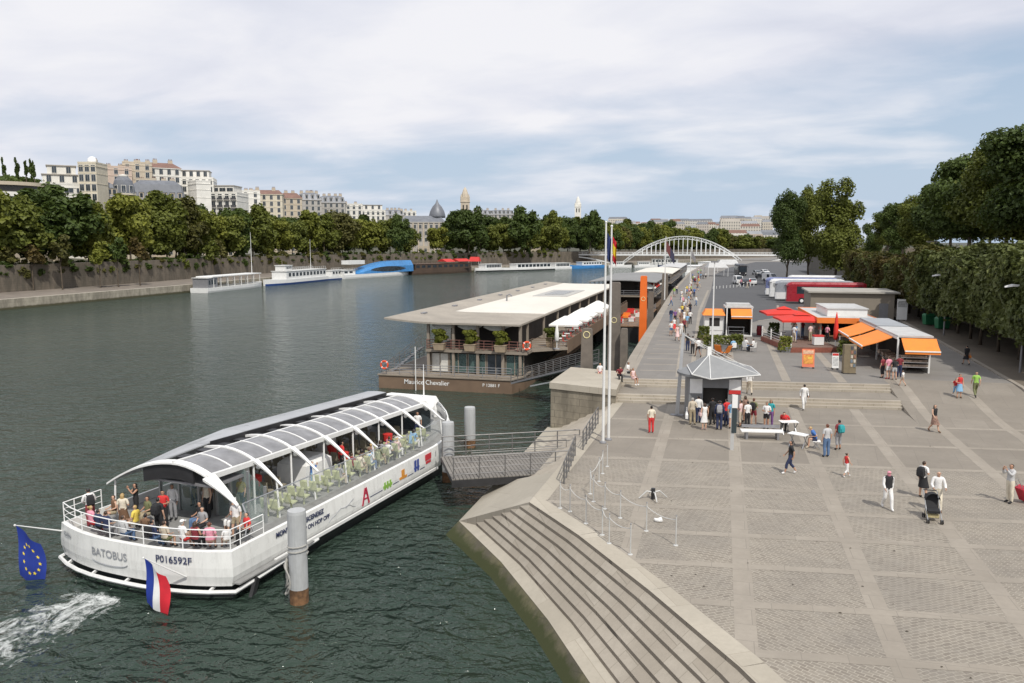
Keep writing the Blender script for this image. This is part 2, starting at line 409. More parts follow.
a, c, d, e = fl(-6.9,s0), fl(XR,s0), fl(-6.9,59.0), fl(XR,59.0)
mb.poly([(*a,z0),(*c,z0),(*e,z0),(*d,z0)], 1)
s0, z0 = flight(59.0, z0)
# ramp on the right (sheet that follows the slope) and the cheek wall between it and the steps
ys = [14.4,42,50,52,53,54,55,56,57,58,60,62,64]
for i in range(len(ys)-1):
    y0, y1 = ys[i], ys[i+1]
    mb.poly([(XR,y0,ramp_h(y0)),(21.2,y0,ramp_h(y0)),(21.2,y1,ramp_h(y1)),(XR,y1,ramp_h(y1))], 0 if y1 < 43 else 1)
cy = [43+.5*i for i in range(40)]
for i in range(len(cy)-1):
    y0, y1 = cy[i], cy[i+1]
    q0, q1 = h_at(XR-.01, y0+.25), h_at(XR-.01, y0+.25)
    if ramp_h(y0) > q0+.01 or ramp_h(y1) > q1+.01: mb.poly([(XR,y0,q0),(XR,y1,q1),(XR,y1,ramp_h(y1)),(XR,y0,ramp_h(y0))], 2)
plaza = struct(mb.build('plaza', [SETT, PAVE, STONE]))
# upper quay
QE = [(-7.1,60.4),(-7.6,70),(-7.9,83),(-8.7,121),(-9.9,173),(-10.3,279),(-8,380),(8,500),(60,640),(240,860)]   # quay edge over the river
mb = MB()
def qe(y):
    for (x0,y0),(x1,y1) in zip(QE, QE[1:]):
        if y <= y1: return lerp(x0, x1, (y-y0)/(y1-y0))
    return QE[-1][0]
up = [(*fl(-7.1,s0),UP),(*fl(XR,s0),UP),(XR,64,UP),(30,64,UP),(30,130,UP)]+[(x,y,UP) for x, y in reversed(QE[1:4])]
mb.poly(up, 0)
mb.poly([(-8.7,121,UP),(-8.935,130,UP),(30,130,UP),(60,300,UP),(420,860,UP)]+[(x,y,UP) for x, y in reversed(QE[4:])], 0) if False else None
far = [(-8.937,131,UP)]
mb.poly([(-8.7,121,UP),(30,130,UP),(60,300,UP),(200,560,UP),(700,860,UP)]+[(x,y,UP) for x, y in reversed(QE[4:])], 0)
upper = struct(mb.build('upper_quay', UPPAVE))
# asphalt of the coach park, 4 mm proud
mb = MB(); z = UP+.004
mb.poly([(-2.6,88,z),(-1.2,90,z),(4.7,107.2,z),(7.4,112.2,z),(26,112.2,z),(29,130,z),(50,300,z),(60,440,z),(17,428,z),(3,330,z),(-2.1,255,z),(-1.9,175,z),(-2.3,120,z)])
struct(mb.build('road', ASPH))
# granite bands that divide the plaza
mb = MB(); z = .004
def band(x0, y0, x1, y1, wd, n=1, lift=.004, flat=None):
    d = Vector((x1-x0,y1-y0)); d.normalize(); s = Vector((-d.y,d.x))*wd/2
    for i in range(n):
        a = (lerp(x0,x1,i/n), lerp(y0,y1,i/n)); c = (lerp(x0,x1,(i+1)/n), lerp(y0,y1,(i+1)/n))
        za, zc = (h_at(*a), h_at(*c)) if flat is None else (flat, flat)
        mb.poly([(a[0]-s.x,a[1]-s.y,za+lift),(c[0]-s.x,c[1]-s.y,zc+lift),(c[0]+s.x,c[1]+s.y,zc+lift),(a[0]+s.x,a[1]+s.y,za+lift)])
def rim_x(y):
    for (x0,y0),(x1,y1) in zip(TOP, TOP[1:]):
        if y1 <= y <= y0: return lerp(x0, x1, (y0-y)/(y0-y1))
    return TOP[-1][0] if y < 20 else -6.9
yb = {-2.9:26.0,1.0:20.2,4.9:14.5,8.8:14.5}
for x in (-2.9,1.0,4.9,8.8): band(x, yb[x]+.7, x, 55.1+.12*x, .62)
for x in (12.9,16.8): band(x, 14.5, x, 64, .62, 40)
for k, s in enumerate((15.2,18.1,21.2,24.2,27.2,30.2,33.2,36.2,40.6,45.2,50.0)):
    xl = rim_x(s)
    for _ in range(8): xl = rim_x(s+.12*xl)
    xl += .75
    band(xl, s+.12*xl, XR, s+.12*XR, .42, 1, .006)
    band(XR, s+.12*XR, 21, s+.12*21, .42, 12, .007)
for x in (1.0,4.9,8.8): band(x, 60.3+.12*x, x, 91 if x < 3 else 100, .6, 1, .006, UP)
for p in (((-6.4,60.5),(-8.0,121)),((-2.9,60.8),(-4.2,100)),((-1.9,61),(-2.9,120)),((-1.2,61),(-1.4,88))): band(p[0][0],p[0][1],p[1][0],p[1][1],.38,1,.005,UP)
band(-8.0,121,-9.2,172,.5,1,.005,UP); band(-2.9,120,-2.5,174,.4,1,.005,UP)
for k in range(14):
    y = 64+k*3.3; band(-6.0-.02*k, y-.7, -3.2, y-.4, .3, 1, .0045, UP)
for p in (((4.8,107.4),(7.6,112.4)),((7.6,112.4),(9.0,135)),((12.5,113),(11.5,131))): band(*p[0],*p[1],.35,1,.010,UP)
struct(mb.build('paving_bands', BAND))
# kerb and dirt strip under the clipped trees, right-hand edge of the plaza
GRAVEL = slab_mat('packed_earth', (.15,.125,.095), (.17,.14,.105), 6, 6, (.15,.125,.095), 0, .5)
mb = MB()
ks = [14.4,30,43,46,49,52,55,58,62,75,90,120,190]
kx = lambda y: lerp(20.4, 24.5, max(0,(y-60)/100))
for y0, y1 in zip(ks, ks[1:]):
    h0, h1 = ramp_h(y0)+.13, ramp_h(y1)+.13; x0, x1 = kx(y0), kx(y1)
    mb.poly([(x0,y0,h0-.2),(x1,y1,h1-.2),(x1,y1,h1),(x0,y0,h0)][::-1], 0)
    mb.poly([(x0,y0,h0),(x0+.3,y0,h0),(x1+.3,y1,h1),(x1,y1,h1)], 0)
    mb.poly([(x0+.3,y0,h0-.01),(31,y0,h0-.01),(31,y1,h1-.01),(x1+.3,y1,h1-.01)], 1)
struct(mb.build('tree_verge', [BAND, GRAVEL]))
# street embankment behind: retaining wall and the street level it carries
RW = wall_mat('dark_retaining_masonry', (.16,.145,.12), 1.2, .5, .6)
mb = MB(); mb.box(29.4,30.4,10,300,.5,6.6); 
ew = mb.build('retaining_wall', RW); tag(ew, 'dark masonry retaining wall behind the clipped trees on the right', 'wall', kind='thing')
mb = MB(); mb.box(29.1,30.7,10,300,6.602,6.9); mb.build('coping', M((.3,.28,.24),.8,.2,1.5), ew)
struct(MB().poly([(30.4,10,6.55),(400,10,6.55),(900,500,6.55),(60,300,6.55),(30.4,300,6.55)]).build('embankment_street', GRAVEL))

# ================================================================ river steps
mb = MB(); NS = 7; RIS = .135
def stp(i, t):                                              # i along, t 0 rim .. 1 lowest step
    return (lerp(TOP[i][0],BOT[i][0],t), lerp(TOP[i][1],BOT[i][1],t))
TT = [(-7.2,41.2)]; 
def strip_steps(a0, a1, b0, b1):
    for k in range(NS):
        t0, t1 = k/NS*.86, (k+1)/NS*.86
        if k == NS-1: t1 = 1.0
        zp = -2.4*k/NS; zt = zp-RIS; ze = -2.4*(k+1)/NS                # low risers, treads that fall towards the water
        p0 = (lerp(a0[0],b0[0],t0),lerp(a0[1],b0[1],t0)); p1 = (lerp(a1[0],b1[0],t0),lerp(a1[1],b1[1],t0))
        q0 = (lerp(a0[0],b0[0],t1),lerp(a0[1],b0[1],t1)); q1 = (lerp(a1[0],b1[0],t1),lerp(a1[1],b1[1],t1))
        n = (q0[0]-p0[0], q0[1]-p0[1]); l = hypot(*n); n = (n[0]/l*.05, n[1]/l*.05)
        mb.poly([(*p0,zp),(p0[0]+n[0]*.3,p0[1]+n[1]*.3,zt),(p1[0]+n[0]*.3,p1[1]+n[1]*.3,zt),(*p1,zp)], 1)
        mb.poly([(p0[0]+n[0]*.3,p0[1]+n[1]*.3,zt),(*q0,ze),(*q1,ze),(p1[0]+n[0]*.3,p1[1]+n[1]*.3,zt)], 0 if k < NS-1 else 2)
def strip_slope(a0, a1, b0, b1):
    mb.poly([(*a0,0),(*b0,-2.4),(*b1,-2.4),(*a1,0)], 2)
for i in range(1, 5):
    n = 6
    for q in range(n):
        f0, f1 = q/n, (q+1)/n
        strip_steps(*[(lerp(P[i][0],P[i+1][0],f),lerp(P[i][1],P[i+1][1],f)) for P in (TOP,BOT) for f in (f0,f1)])
e0, e1 = (-7.46,36.8), (-11.9,41.8)
strip_slope(e0, TOP[1], e1, BOT[1])
for a, c in ((TOP[1], BOT[1]), (e0, e1)):                   # cheeks closing the stepped profile against the smooth slope
    for k in range(NS):
        t0, t1 = k/NS*.86, ((k+1)/NS*.86 if k < NS-1 else 1.0); zt = -2.4*(k+1)/NS
        p0, p1 = (lerp(a[0],c[0],t0),lerp(a[1],c[1],t0)), (lerp(a[0],c[0],t1),lerp(a[1],c[1],t1))
        mb.poly([(*p0,-2.4*t0+.0),(*p1,-2.4*t1),(*p1,zt-.02),(*p0,-2.4*k/NS-RIS-.02)], 0)
strip_steps(TOP[0], e0, BOT[0], e1)
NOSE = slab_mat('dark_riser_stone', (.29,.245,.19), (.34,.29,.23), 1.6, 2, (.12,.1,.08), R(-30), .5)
RAMPST = slab_mat('pale_worn_stone', (.40,.36,.29), (.45,.41,.335), 2.2, 3.0, (.33,.29,.23), R(-30), .25)
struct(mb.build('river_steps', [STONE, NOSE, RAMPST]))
# pale rim stones on top and mossy toe below
mb = MB()
for i in range(1, 5):
    a, c = Vector(TOP[i]), Vector(TOP[i+1]); d = (c-a).normalized(); s = Vector((-d.y,d.x))*.75; q = 2 if i < 4 else 2
    mb.poly([(a.x,a.y,.008),(c.x,c.y,.008),(c.x+s.x,c.y+s.y,.008),(a.x+s.x,a.y+s.y,.008)])
mb.poly([(-7.6,32.1,.009),(-6.9,32.6,.009),(-6.2,56,.009),(-6.9,56,.009)])
struct(mb.build('rim_stones', RAMPST))
mb = MB(); TOE = [(x-(.55 if i < 2 else .42), y-(.0 if i < 1 else (-.5 if i == 1 else .3))) for i, (x, y) in enumerate(BOT)]
TOE[1] = (-12.5,35.1); 
for i in range(5):
    a, c, d, e = BOT[i], BOT[i+1], TOE[i+1], TOE[i]
    mb.poly([(*a,-2.4),(*c,-2.4),(d[0],d[1],-3.05),(e[0],e[1],-3.05)][::-1])
    mb.poly([(e[0],e[1],-3.05),(d[0],d[1],-3.05),(d[0],d[1],-5),(e[0],e[1],-5)][::-1])
struct(mb.build('mossy_toe', MOSS))
# mooring block and the vertical quay wall upstream
mb = MB(); BL = [(-11.6,55.6),(-6.75,54.0),(-7.05,61.5),(-11.4,62.8)]
mb.prism(BL, -5, UP-.35, 0)
cx, cy_ = sum(p[0] for p in BL)/4, sum(p[1] for p in BL)/4
mb.prism([(cx+(x-cx)*1.035, cy_+(y-cy_)*1.03) for x, y in BL], UP-.348, UP+.1, 1)
blk = mb.build('mooring_block', [QWALL, RAMPST]); tag(blk, 'massive weathered stone mooring block at the foot of the gangway', 'stone block')
mb = MB()
for (x0,y0),(x1,y1) in zip(QE, QE[1:]):
    mb.poly([(x0,y0,UP),(x0,y0,-5),(x1,y1,-5),(x1,y1,UP)][::-1], 0)
    mb.poly([(x0,y0,UP+.012),(x0+.7,y0,UP+.012),(x1+.7,y1,UP+.012),(x1,y1,UP+.012)], 1)
struct(mb.build('quay_wall', [QWALL, BAND]))

# ================================================================ far bank
EB = [(-146,-60),(-144.5,60),(-143.5,130),(-143,195),(-147,232),(-147.5,277),(-137,330),(-98,395),(-69,435),(-48,474),(-15,560),(70,700),(300,930),(900,1150)]
def offs(P, d):
    out = []
    for i, p in enumerate(P):
        a = Vector(P[max(i-1,0)]); c = Vector(P[min(i+1,len(P)-1)]); t = (c-a).normalized()
        out.append((p[0]-t.y*d, p[1]+t.x*d))
    return out
def smoothp(P, n=3):
    for _ in range(n):
        Q = [P[0]]
        for a, c in zip(P, P[1:]): Q += [(a[0]*.75+c[0]*.25, a[1]*.75+c[1]*.25), (a[0]*.25+c[0]*.75, a[1]*.25+c[1]*.75)]
        P = Q+[P[-1]]
    return P
EB = smoothp(EB, 2)
WB = offs(EB, 20)
QL = -.8
mb = MB(); EO = offs(EB, 1.4)
for i in range(len(EB)-1):
    a, c, d, e, f, k = EB[i], EB[i+1], EO[i+1], EO[i], WB[i], WB[i+1]
    mb.poly([(*a,-5),(*c,-5),(*c,QL),(*a,QL)][::-1], 0)
    mb.poly([(*a,QL),(*c,QL),(*d,QL),(*e,QL)][::-1], 1)
    mb.poly([(*e,QL-.004),(*d,QL-.004),(*k,QL-.004),(*f,QL-.004)][::-1], 2)
FARQ = wall_mat('far_quay_stone', (.42,.38,.30), 2.0, .8, .5, (.06,.055,.025), (-2.9,-2.2))
struct(mb.build('lower_quay', [FARQ, RAMPST, M((.20,.17,.14),.85,.2,.4)]))
mb = MB(); WT = 5.6; WI = offs(EB, 21)
for i in range(len(WB)-1):
    a, c, d, e = WB[i], WB[i+1], WI[i+1], WI[i]
    mb.poly([(*a,QL-.2),(*c,QL-.2),(*c,WT),(*a,WT)][::-1], 0)
    mb.poly([(*a,WT),(*c,WT),(*d,WT),(*e,WT)][::-1], 1)
    mb.poly([(*d,WT),(*d,WT-1.2),(*e,WT-1.2),(*e,WT)], 0)
fw = mb.build('embankment_wall', [wall_mat('far_embankment_stone', (.175,.145,.11), 1.6, .55, .75), M((.36,.33,.28),.8,.2,.8)])
tag(fw, 'long brownish stone embankment wall along the far bank under the trees', 'wall', kind='thing')
prof = [(21,4.6),(60,5),(110,9),(170,15),(260,22),(420,28),(1000,26),(4000,24)]
mb = MB(); PR = [offs(EB, d) for d, _ in prof]
for j in range(len(prof)-1):
    for i in range(len(EB)-1):
        fade = lambda q: max(.0, min(1., (620-EB[q][1])/260))
        z = lambda jj, q: prof[jj][1]*fade(q)+5*(1-fade(q))
        mb.poly([(*PR[j][i],z(j,i)),(*PR[j][i+1],z(j,i+1)),(*PR[j+1][i+1],z(j+1,i+1)),(*PR[j+1][i],z(j+1,i))][::-1])
struct(mb.build('terrain', M((.075,.075,.05),.9,.3,.05)))
struct(MB().poly([(-4000,1350,4),(4000,1350,4),(6000,9000,4),(-6000,9000,4)]).build('far_ground', M((.08,.085,.07),.9,.3,.02)))

# leaf litter and scraps on the plaza
rl = random.Random(3); mb = MB()
for _ in range(70):
    y = rl.uniform(15.5,50); x = rl.uniform(rim_x(y)+.9, 19); s_ = rl.uniform(.02,.06); a = rl.random()*6.28; z = (0 if x < XR else ramp_h(y))+.014
    mb.add([(x+s_*cos(a+q)*k, y+s_*sin(a+q)*k, z+.012*(j % 2)) for j, (q, k) in enumerate(((0,1),(1.5,.6),(3.1,1),(4.6,.5)))], [(0,1,2,3)])
struct(mb.build('leaf_litter', M((.07,.055,.035),.9,.6,3,name='dry_leaf')), 'stuff')
# ================================================================ trees
def leaf_mat(name, dark, light, tr=.25):
    m, nt, b = new_mat(name); out = nt.nodes['Material Output']
    n1 = noisen(nt, .55, 4, .6, objco(nt)); n2 = noisen(nt, 3.2, 3, .7, objco(nt))
    oi = nt.nodes.new('ShaderNodeObjectInfo')
    f = mathn(nt, 'ADD', mathn(nt, 'ADD', mathn(nt, 'MULTIPLY', n1, .6), mathn(nt, 'MULTIPLY', n2, .4)), mathn(nt, 'MULTIPLY', mathn(nt, 'SUBTRACT', oi.outputs['Random'], .5), .16))
    c = ramp(nt, f, [(.34, dark), (.66, light)]); L(nt, c, b.inputs['Base Color'])
    b.inputs['Roughness'].default_value = .55; b.inputs['Specular IOR Level'].default_value = .25
    t = nt.nodes.new('ShaderNodeBsdfTranslucent'); L(nt, mixc(nt, .35, c, (.14,.17,.015)), t.inputs['Color'])
    mx = nt.nodes.new('ShaderNodeMixShader'); mx.inputs[0].default_value = tr
    L(nt, b.outputs[0], mx.inputs[1]); L(nt, t.outputs[0], mx.inputs[2]); L(nt, mx.outputs[0], out.inputs['Surface'])
    return m
LEAF = {'mid': leaf_mat('leaf_mid_green', (.076,.094,.016), (.168,.188,.036)),
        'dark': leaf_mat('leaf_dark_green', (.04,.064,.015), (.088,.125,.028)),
        'yellow': leaf_mat('leaf_yellow_green', (.105,.122,.018), (.235,.245,.042)),
        'olive': leaf_mat('leaf_olive_green', (.068,.068,.019), (.15,.14,.038)),
        'clip': leaf_mat('leaf_clipped', (.06,.08,.024), (.18,.20,.07)),
        'rust': leaf_mat('leaf_rusty', (.06,.05,.018), (.14,.10,.034))}
BARK = M((.10,.078,.055), .9, .35, 4, bmp=.5, name='bark')
BARKL = M((.21,.18,.14), .9, .35, 4, bmp=.4, name='plane_bark')
def leaf(vs, fs, p, n, s, r):
    n = Vector(n); n.normalize(); a = n.orthogonal().normalized(); b = n.cross(a); t = r.random()*6.283
    u = (a*cos(t)+b*sin(t))*s; v = (b*cos(t)-a*sin(t))*s*r.uniform(.5,.85)
    o = len(vs); bend = n*s*.25
    vs += [p-u-bend*.5, p-v+bend*.4, p+u-bend*.5, p+v+bend*.4]; fs.append((o,o+1,o+2,o+3))
def crown_mesh(seed, H, base, rx, n, ls, lobes=16, top=.75, mat='mid', box=None, ragged=.3):
    r = random.Random(seed); vs, fs = [], []; cz = (H+base)/2; rz = (H-base)/2
    LB = []
    while len(LB) < lobes:
        a = r.uniform(0,2*pi); zt = r.uniform(-.92,.9); q = sqrt(max(0,1-abs(zt)**2.6))*r.uniform(.4,1.0)
        if zt < -.3: q *= 1.0
        s = r.uniform(.28,.46)*(1.0 if zt < .5 else .85)
        LB.append((Vector((q*cos(a)*rx*.86, q*sin(a)*rx*.86, cz+zt*rz*.84)), s*rx, s*rz*.72))
    if box is None: LB += [(Vector((0,0,cz)), rx*.5, rz*.55)]
    wts = [q[1]**2 for q in LB]
    for _ in range(n):
        if box:
            wx, wy = box; f = r.random()
            p = Vector((r.uniform(-1,1), r.uniform(-1,1), r.uniform(-1,1)))
            k = r.choice((0,0,1,1,2,2)); sg = r.choice((-1,1)); 
            if k == 2 and sg < 0 and r.random() < .6: sg = 1
            p[k] = sg*(1-abs(r.gauss(0,.13))+max(0,r.gauss(-.06,.09))); nn = Vector((0,0,0)); nn[k] = sg
            p = Vector((p.x*wx, p.y*wy, cz+p.z*rz)); 
            d = noise.noise(p*.55+Vector((seed*3.1,0,0)))*ragged*2.2; p += nn*d; nn += Vector((r.gauss(0,.5),r.gauss(0,.5),r.gauss(0,.5)+.25))
            leaf(vs, fs, p, nn, ls*r.uniform(.7,1.3), r); continue
        c, a, z = r.choices(LB, wts)[0]
        d = Vector((r.gauss(0,1), r.gauss(0,1), r.gauss(0,1)+.22)); d.normalize()
        q = r.random()**.33*(1+r.gauss(0,.07))
        p = c+Vector((d.x*a*q, d.y*a*q, d.z*z*q))
        p += d*noise.noise(p*.4+Vector((seed*1.7,0,3)))*ragged*rx*.35
        nn = d*.8+Vector((r.gauss(0,.5), r.gauss(0,.5), r.gauss(0,.5)+.3))
        leaf(vs, fs, p, nn, ls*r.uniform(.6,1.35), r)
    me = bpy.data.meshes.new('crown'); me.from_pydata([tuple(v) for v in vs], [], fs); me.materials.append(LEAF[mat]); me.update()
    return me, LB
def trunk_mesh(seed, base, H, LB, r0, m, lean=.3, nl=7):
    r = random.Random(seed+99); mb = MB(); lx, ly = r.uniform(-lean,lean), r.uniform(-lean,lean)
    top = Vector((lx*2, ly*2, lerp(base,H,.55)))
    pts = [Vector((0,0,-.3)), Vector((0,0,.4)), Vector((lx*.5,ly*.5,base*.6)), Vector((lx,ly,base)), top]
    mb.tube(pts, [r0*1.45, r0*1.05, r0*.85, r0*.72, r0*.25], 7)
    for c, a, z in sorted(LB, key=lambda q: -q[1])[:nl]:
        s = pts[3].lerp(top, r.uniform(0,.6)); mid = s.lerp(c, .5)+Vector((0,0,r.uniform(.1,.6)))
        mb.tube([s, mid, c], [r0*.42, r0*.28, r0*.08], 5, caps=False)
    return mb.mesh('trunk', m, True)
def tree_kind(seed, H, base, rx, n, ls, mat='mid', r0=.3, bark=BARK, lobes=16, **kw):
    c, LB = crown_mesh(seed, H, base, rx, n, ls, lobes, mat=mat, **kw); t = trunk_mesh(seed, base, H, LB, r0, bark)
    return c, t
def plant(kind, loc, rz, sc, label, group, name='plane_tree', mat=None, cat='tree'):
    o = root(name, label, cat, loc, rz, group); o.scale = sc if isinstance(sc, tuple) else (sc,sc,sc)
    t = link('trunk', kind[1], o); c = link('crown', kind[0], o)
    if mat: own_mat(c, LEAF[mat])
    return o
FT = [tree_kind(11+i, 20, 1.6+.6*(i % 3), 6.8+.6*(i % 2), 5200, .62, 'mid', .30, BARK, 26) for i in range(5)]
TONES = {'mid':'mid green', 'dark':'dark green', 'yellow':'yellowish green', 'olive':'dull olive green', 'rust':'brownish tinged'}
def px_of(p):
    d = Vector(p)-Vector((0,0,CAMH)); x = d.x*cos(YAW)+d.y*sin(YAW); f = -d.x*sin(YAW)+d.y*cos(YAW); z = d.z
    a = f*cos(PITCH)-z*sin(PITCH); u = f*sin(PITCH)+z*cos(PITCH)
    return 512+FPX*x/a, 341.5-FPX*u/a
LAND = [(25,'the far left end'),(85,'the bare lower quay'),(150,'the bare quay end'),(215,'the long white pontoon awning'),(280,'the blue and white cruiser'),(330,'the little white launch'),(365,'the blue glass cruise boat'),(430,'the dark brown barge'),(482,'the red tent'),(525,'the moored white tour boat'),(577,'the small blue tour boat'),(620,'the foot of the arch bridge'),(665,'the left half of the bridge arch'),(700,'the crown of the bridge arch'),(740,'the right end of the bridge arch'),(770,'the far end of the bridge deck')]
_used = {}
def tree_label(p, tone, row):
    x, _ = px_of(p); lm = min(LAND, key=lambda q: abs(q[0]-x))[1]
    key = (tone, row, lm); _used[key] = _used.get(key, 0)+1
    return f'{TONES[tone]} tree {row} {lm}', f'{TONES[tone]} trees {row} {lm}'
rt = random.Random(21)
def along(P, d0):
    out = []; acc = 0; 
    for a, c in zip(P, P[1:]):
        l = hypot(c[0]-a[0], c[1]-a[1])
        while acc <= l:
            out.append((lerp(a[0],c[0],acc/l), lerp(a[1],c[1],acc/l))); acc += d0*rt.uniform(.8,1.2)
        acc -= l
    return out
tone_pick = lambda x: rt.choices(['mid','dark','yellow','olive'], [5,2.4,2.8,1.2] if x < 330 else [4,3,3,1.0])[0]
n = 0
for q in along(offs(EB, 25), 8.6):
    p = (q[0], q[1], 4.6); x, y = px_of(p)
    if fwd(q[0],q[1]) < 60 or not -60 < x < 790 or fwd(*q) > 620: continue
    if 422 < x < 428: continue
    if 108 < x < 122: continue                                            # gap where the corner house shows down to the street
    t = tone_pick(x); lb, gr = tree_label(p, t, 'lining the far embankment above'); n += 1
    s = rt.uniform(.78,1.05) if x < 480 else rt.uniform(.72,.98)
    if 380 < x < 500: s *= .82
    if x < 250: s *= 1.1
    plant(FT[n % 5], p, rt.uniform(0,6.28), (s*rt.uniform(.9,1.15), s*rt.uniform(.9,1.15), s), lb, gr, mat=t)
for q in along(offs(EB, 44), 13):
    p = (q[0], q[1], 4.8); x, y = px_of(p)
    if fwd(q[0],q[1]) < 60 or not -60 < x < 790 or fwd(*q) > 600: continue
    if 408 < x < 438 or 105 < x < 125: continue
    t = rt.choice(['dark','dark','mid']); n += 1; lb, gr = tree_label(p, t, 'in the second row behind')
    s = rt.uniform(.85,1.02)
    if x > 440: s *= 1.12
    plant(FT[(n*3) % 5], p, rt.uniform(0,6.28), (s*1.1,s*1.1,s), lb, gr, mat=t)
# bigger dark crowns that stand above the row
for (px, top, d, sc, t, lb) in [(468,203,405,1.0,'dark','tall rounded dark tree beneath the beige church tower'),(400,216,345,.5,'dark','small dark conical tree in front of the grey domed palace'),
        (525,208,425,1.0,'dark','broad dark tree rising left of the slender pale spire'),(555,212,450,.95,'mid','green tree close to the left of the slender pale spire'),(590,212,455,1.0,'dark','dark tree close to the right of the slender pale spire'),
        (640,232,640,.9,'dark','dark tree on the hillside left of the arch crown'),(655,226,660,.95,'mid','round tree standing highest behind the arch')]:
    p = at(px, top, d); zb = 5; h = p.z-zb
    plant(FT[int(px) % 5], (p.x,p.y,zb), px, (h/19*.95*max(sc,.85),)*2+(h/19,), lb, None, mat=t)
# slim young trees standing on the lower quay in front of the wall
YT = [tree_kind(61+i, 13, 5.5, 3.0, 900, .5, 'olive', .17, BARK, 9) for i in range(2)]
for k, (px, d) in enumerate([(8,192),(33,196),(62,200),(100,208),(118,212),(140,219),(214,262),(222,268)]):
    p = at(px, 280, d); x0 = p.x
    plant(YT[k % 2], (p.x,p.y,QL), px, .95+.05*(k % 3), ['slender olive tree on the lower quay at the far left edge','slender olive tree on the lower quay beside the sloping ramp wall','slender tree on the middle of the bare lower quay','slender tree on the lower quay left of the corner house gap','slender tree on the lower quay below the corner house gap','slender tree on the lower quay near its empty end','first slim tree behind the white pontoon awning','second slim tree behind the white pontoon awning'][k], None, mat=['olive','rust','olive','yellow','dark','rust','mid','olive'][k])
# wooded bank beyond the bridge: a continuous mass of crowns
for k in range(46):
    px = 600+k*4.1; d = 620+rt.uniform(0,120); p = at(px, 246+rt.uniform(-3,2), d)
    plant(FT[k % 5], (p.x,p.y,3), rt.uniform(0,6), (1.0,1.0,rt.uniform(.62,.78)), 'tree in the dark green belt seen through and above the arch bridge', 'trees in the belt beyond the bridge', mat=rt.choice(['dark','mid','olive']))
# -------- right-hand side
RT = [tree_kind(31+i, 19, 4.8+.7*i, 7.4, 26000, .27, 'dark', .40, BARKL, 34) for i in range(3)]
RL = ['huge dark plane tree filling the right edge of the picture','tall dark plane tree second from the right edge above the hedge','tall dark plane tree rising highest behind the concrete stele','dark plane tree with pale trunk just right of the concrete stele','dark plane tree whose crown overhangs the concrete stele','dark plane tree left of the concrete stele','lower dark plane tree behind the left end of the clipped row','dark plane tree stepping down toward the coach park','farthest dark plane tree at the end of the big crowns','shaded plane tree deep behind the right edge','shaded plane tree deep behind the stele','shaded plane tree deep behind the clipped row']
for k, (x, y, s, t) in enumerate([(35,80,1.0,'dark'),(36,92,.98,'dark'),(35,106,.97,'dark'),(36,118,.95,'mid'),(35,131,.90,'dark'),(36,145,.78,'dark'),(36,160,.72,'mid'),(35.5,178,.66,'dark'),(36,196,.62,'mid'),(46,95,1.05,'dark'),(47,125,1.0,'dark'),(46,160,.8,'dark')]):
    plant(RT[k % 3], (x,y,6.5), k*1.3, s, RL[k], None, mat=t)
PT = [tree_kind(41+i, 25, 3.6, 5.9, 22000, .27, 'mid', .36, BARK, 24, ragged=.45) for i in range(2)]
for k, (px, d, s, w, t, lb) in enumerate([(786,186,.90,.82,'dark','tall narrow tree at the left of the pair behind the parked coaches'),(834,182,1.0,1.05,'mid','tall bushy tree at the right of the pair behind the parked coaches'),(808,196,.97,.8,'mid','tall tree squeezed between the pair behind the parked coaches'),(868,215,.62,1.0,'dark','lower dark tree right of the tall pair'),(892,222,.66,1.1,'dark','lower dark tree before the big crowns begin'),(815,330,.42,.9,'yellow','bright yellow green tree seen between the trunks of the tall pair')]):
    p = at(px, 285, d); plant(PT[k % 2], (p.x,p.y,UP), k*2.1, (s*w,s*w,s), lb, None, mat=t)
for k in range(9):
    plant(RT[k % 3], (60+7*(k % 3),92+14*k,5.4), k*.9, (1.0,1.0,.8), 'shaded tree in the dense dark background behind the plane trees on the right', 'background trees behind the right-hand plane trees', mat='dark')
# clipped trees: block-shaped crowns on short trunks
def clipped(seed, w, l, base, H, n):
    c, _ = crown_mesh(seed, H, base, 1, n, .23, 0, box=(w,l), mat='clip', ragged=.62)
    mb = MB(); mb.tube([(0,0,-.2),(.05,0,1.6),(0,.05,base+1.6)], [.17,.13,.09], 7)
    for a in range(5): mb.tube([(0,0,base-.6),(cos(a*1.26)*w*.6,sin(a*1.26)*l*.6,base+1.6)], [.07,.03], 5)
    return c, mb.mesh('trunk', BARK, True)
CT = [clipped(51+i, 2.3, 2.75, 2.5, 7.7+.35*i, 7500) for i in range(3)]
for k in range(21):
    y = 66+k*5.15; x = lerp(24.6, 26.6, k/20)
    o = plant(CT[k % 3], (x+rt.uniform(-.3,.3),y,UP+.12), pi*(k % 2)+rt.uniform(-.12,.12), (rt.uniform(.92,1.12),rt.uniform(.92,1.0),rt.uniform(.95,1.1) if k < 9 else rt.uniform(.86,.98)), ['clipped block-shaped tree nearest the right edge of the picture','clipped block-shaped tree in the sunlit near part of the row','clipped block-shaped tree behind the end orange-awning kiosk','clipped block-shaped tree behind the low grey building','clipped block-shaped tree at the far end of the row by the coaches'][min(4,k//4)], ['clipped trees nearest the right edge','clipped trees in the sunlit near part of the row','clipped trees behind the orange-awning kiosk','clipped trees behind the low grey building','clipped trees by the coaches'][min(4,k//4)], name='clipped_tree', mat=None if k < 8 else ['clip','rust','olive'][k % 3])
for k in range(12):
    plant(CT[(k+1) % 3], (29.2-.0, 69+k*5.3, UP+.1), pi*(k % 2), (.72,1,1.06), 'clipped tree of the second row against the dark wall', 'clipped trees of the second row', name='clipped_tree', mat='dark')

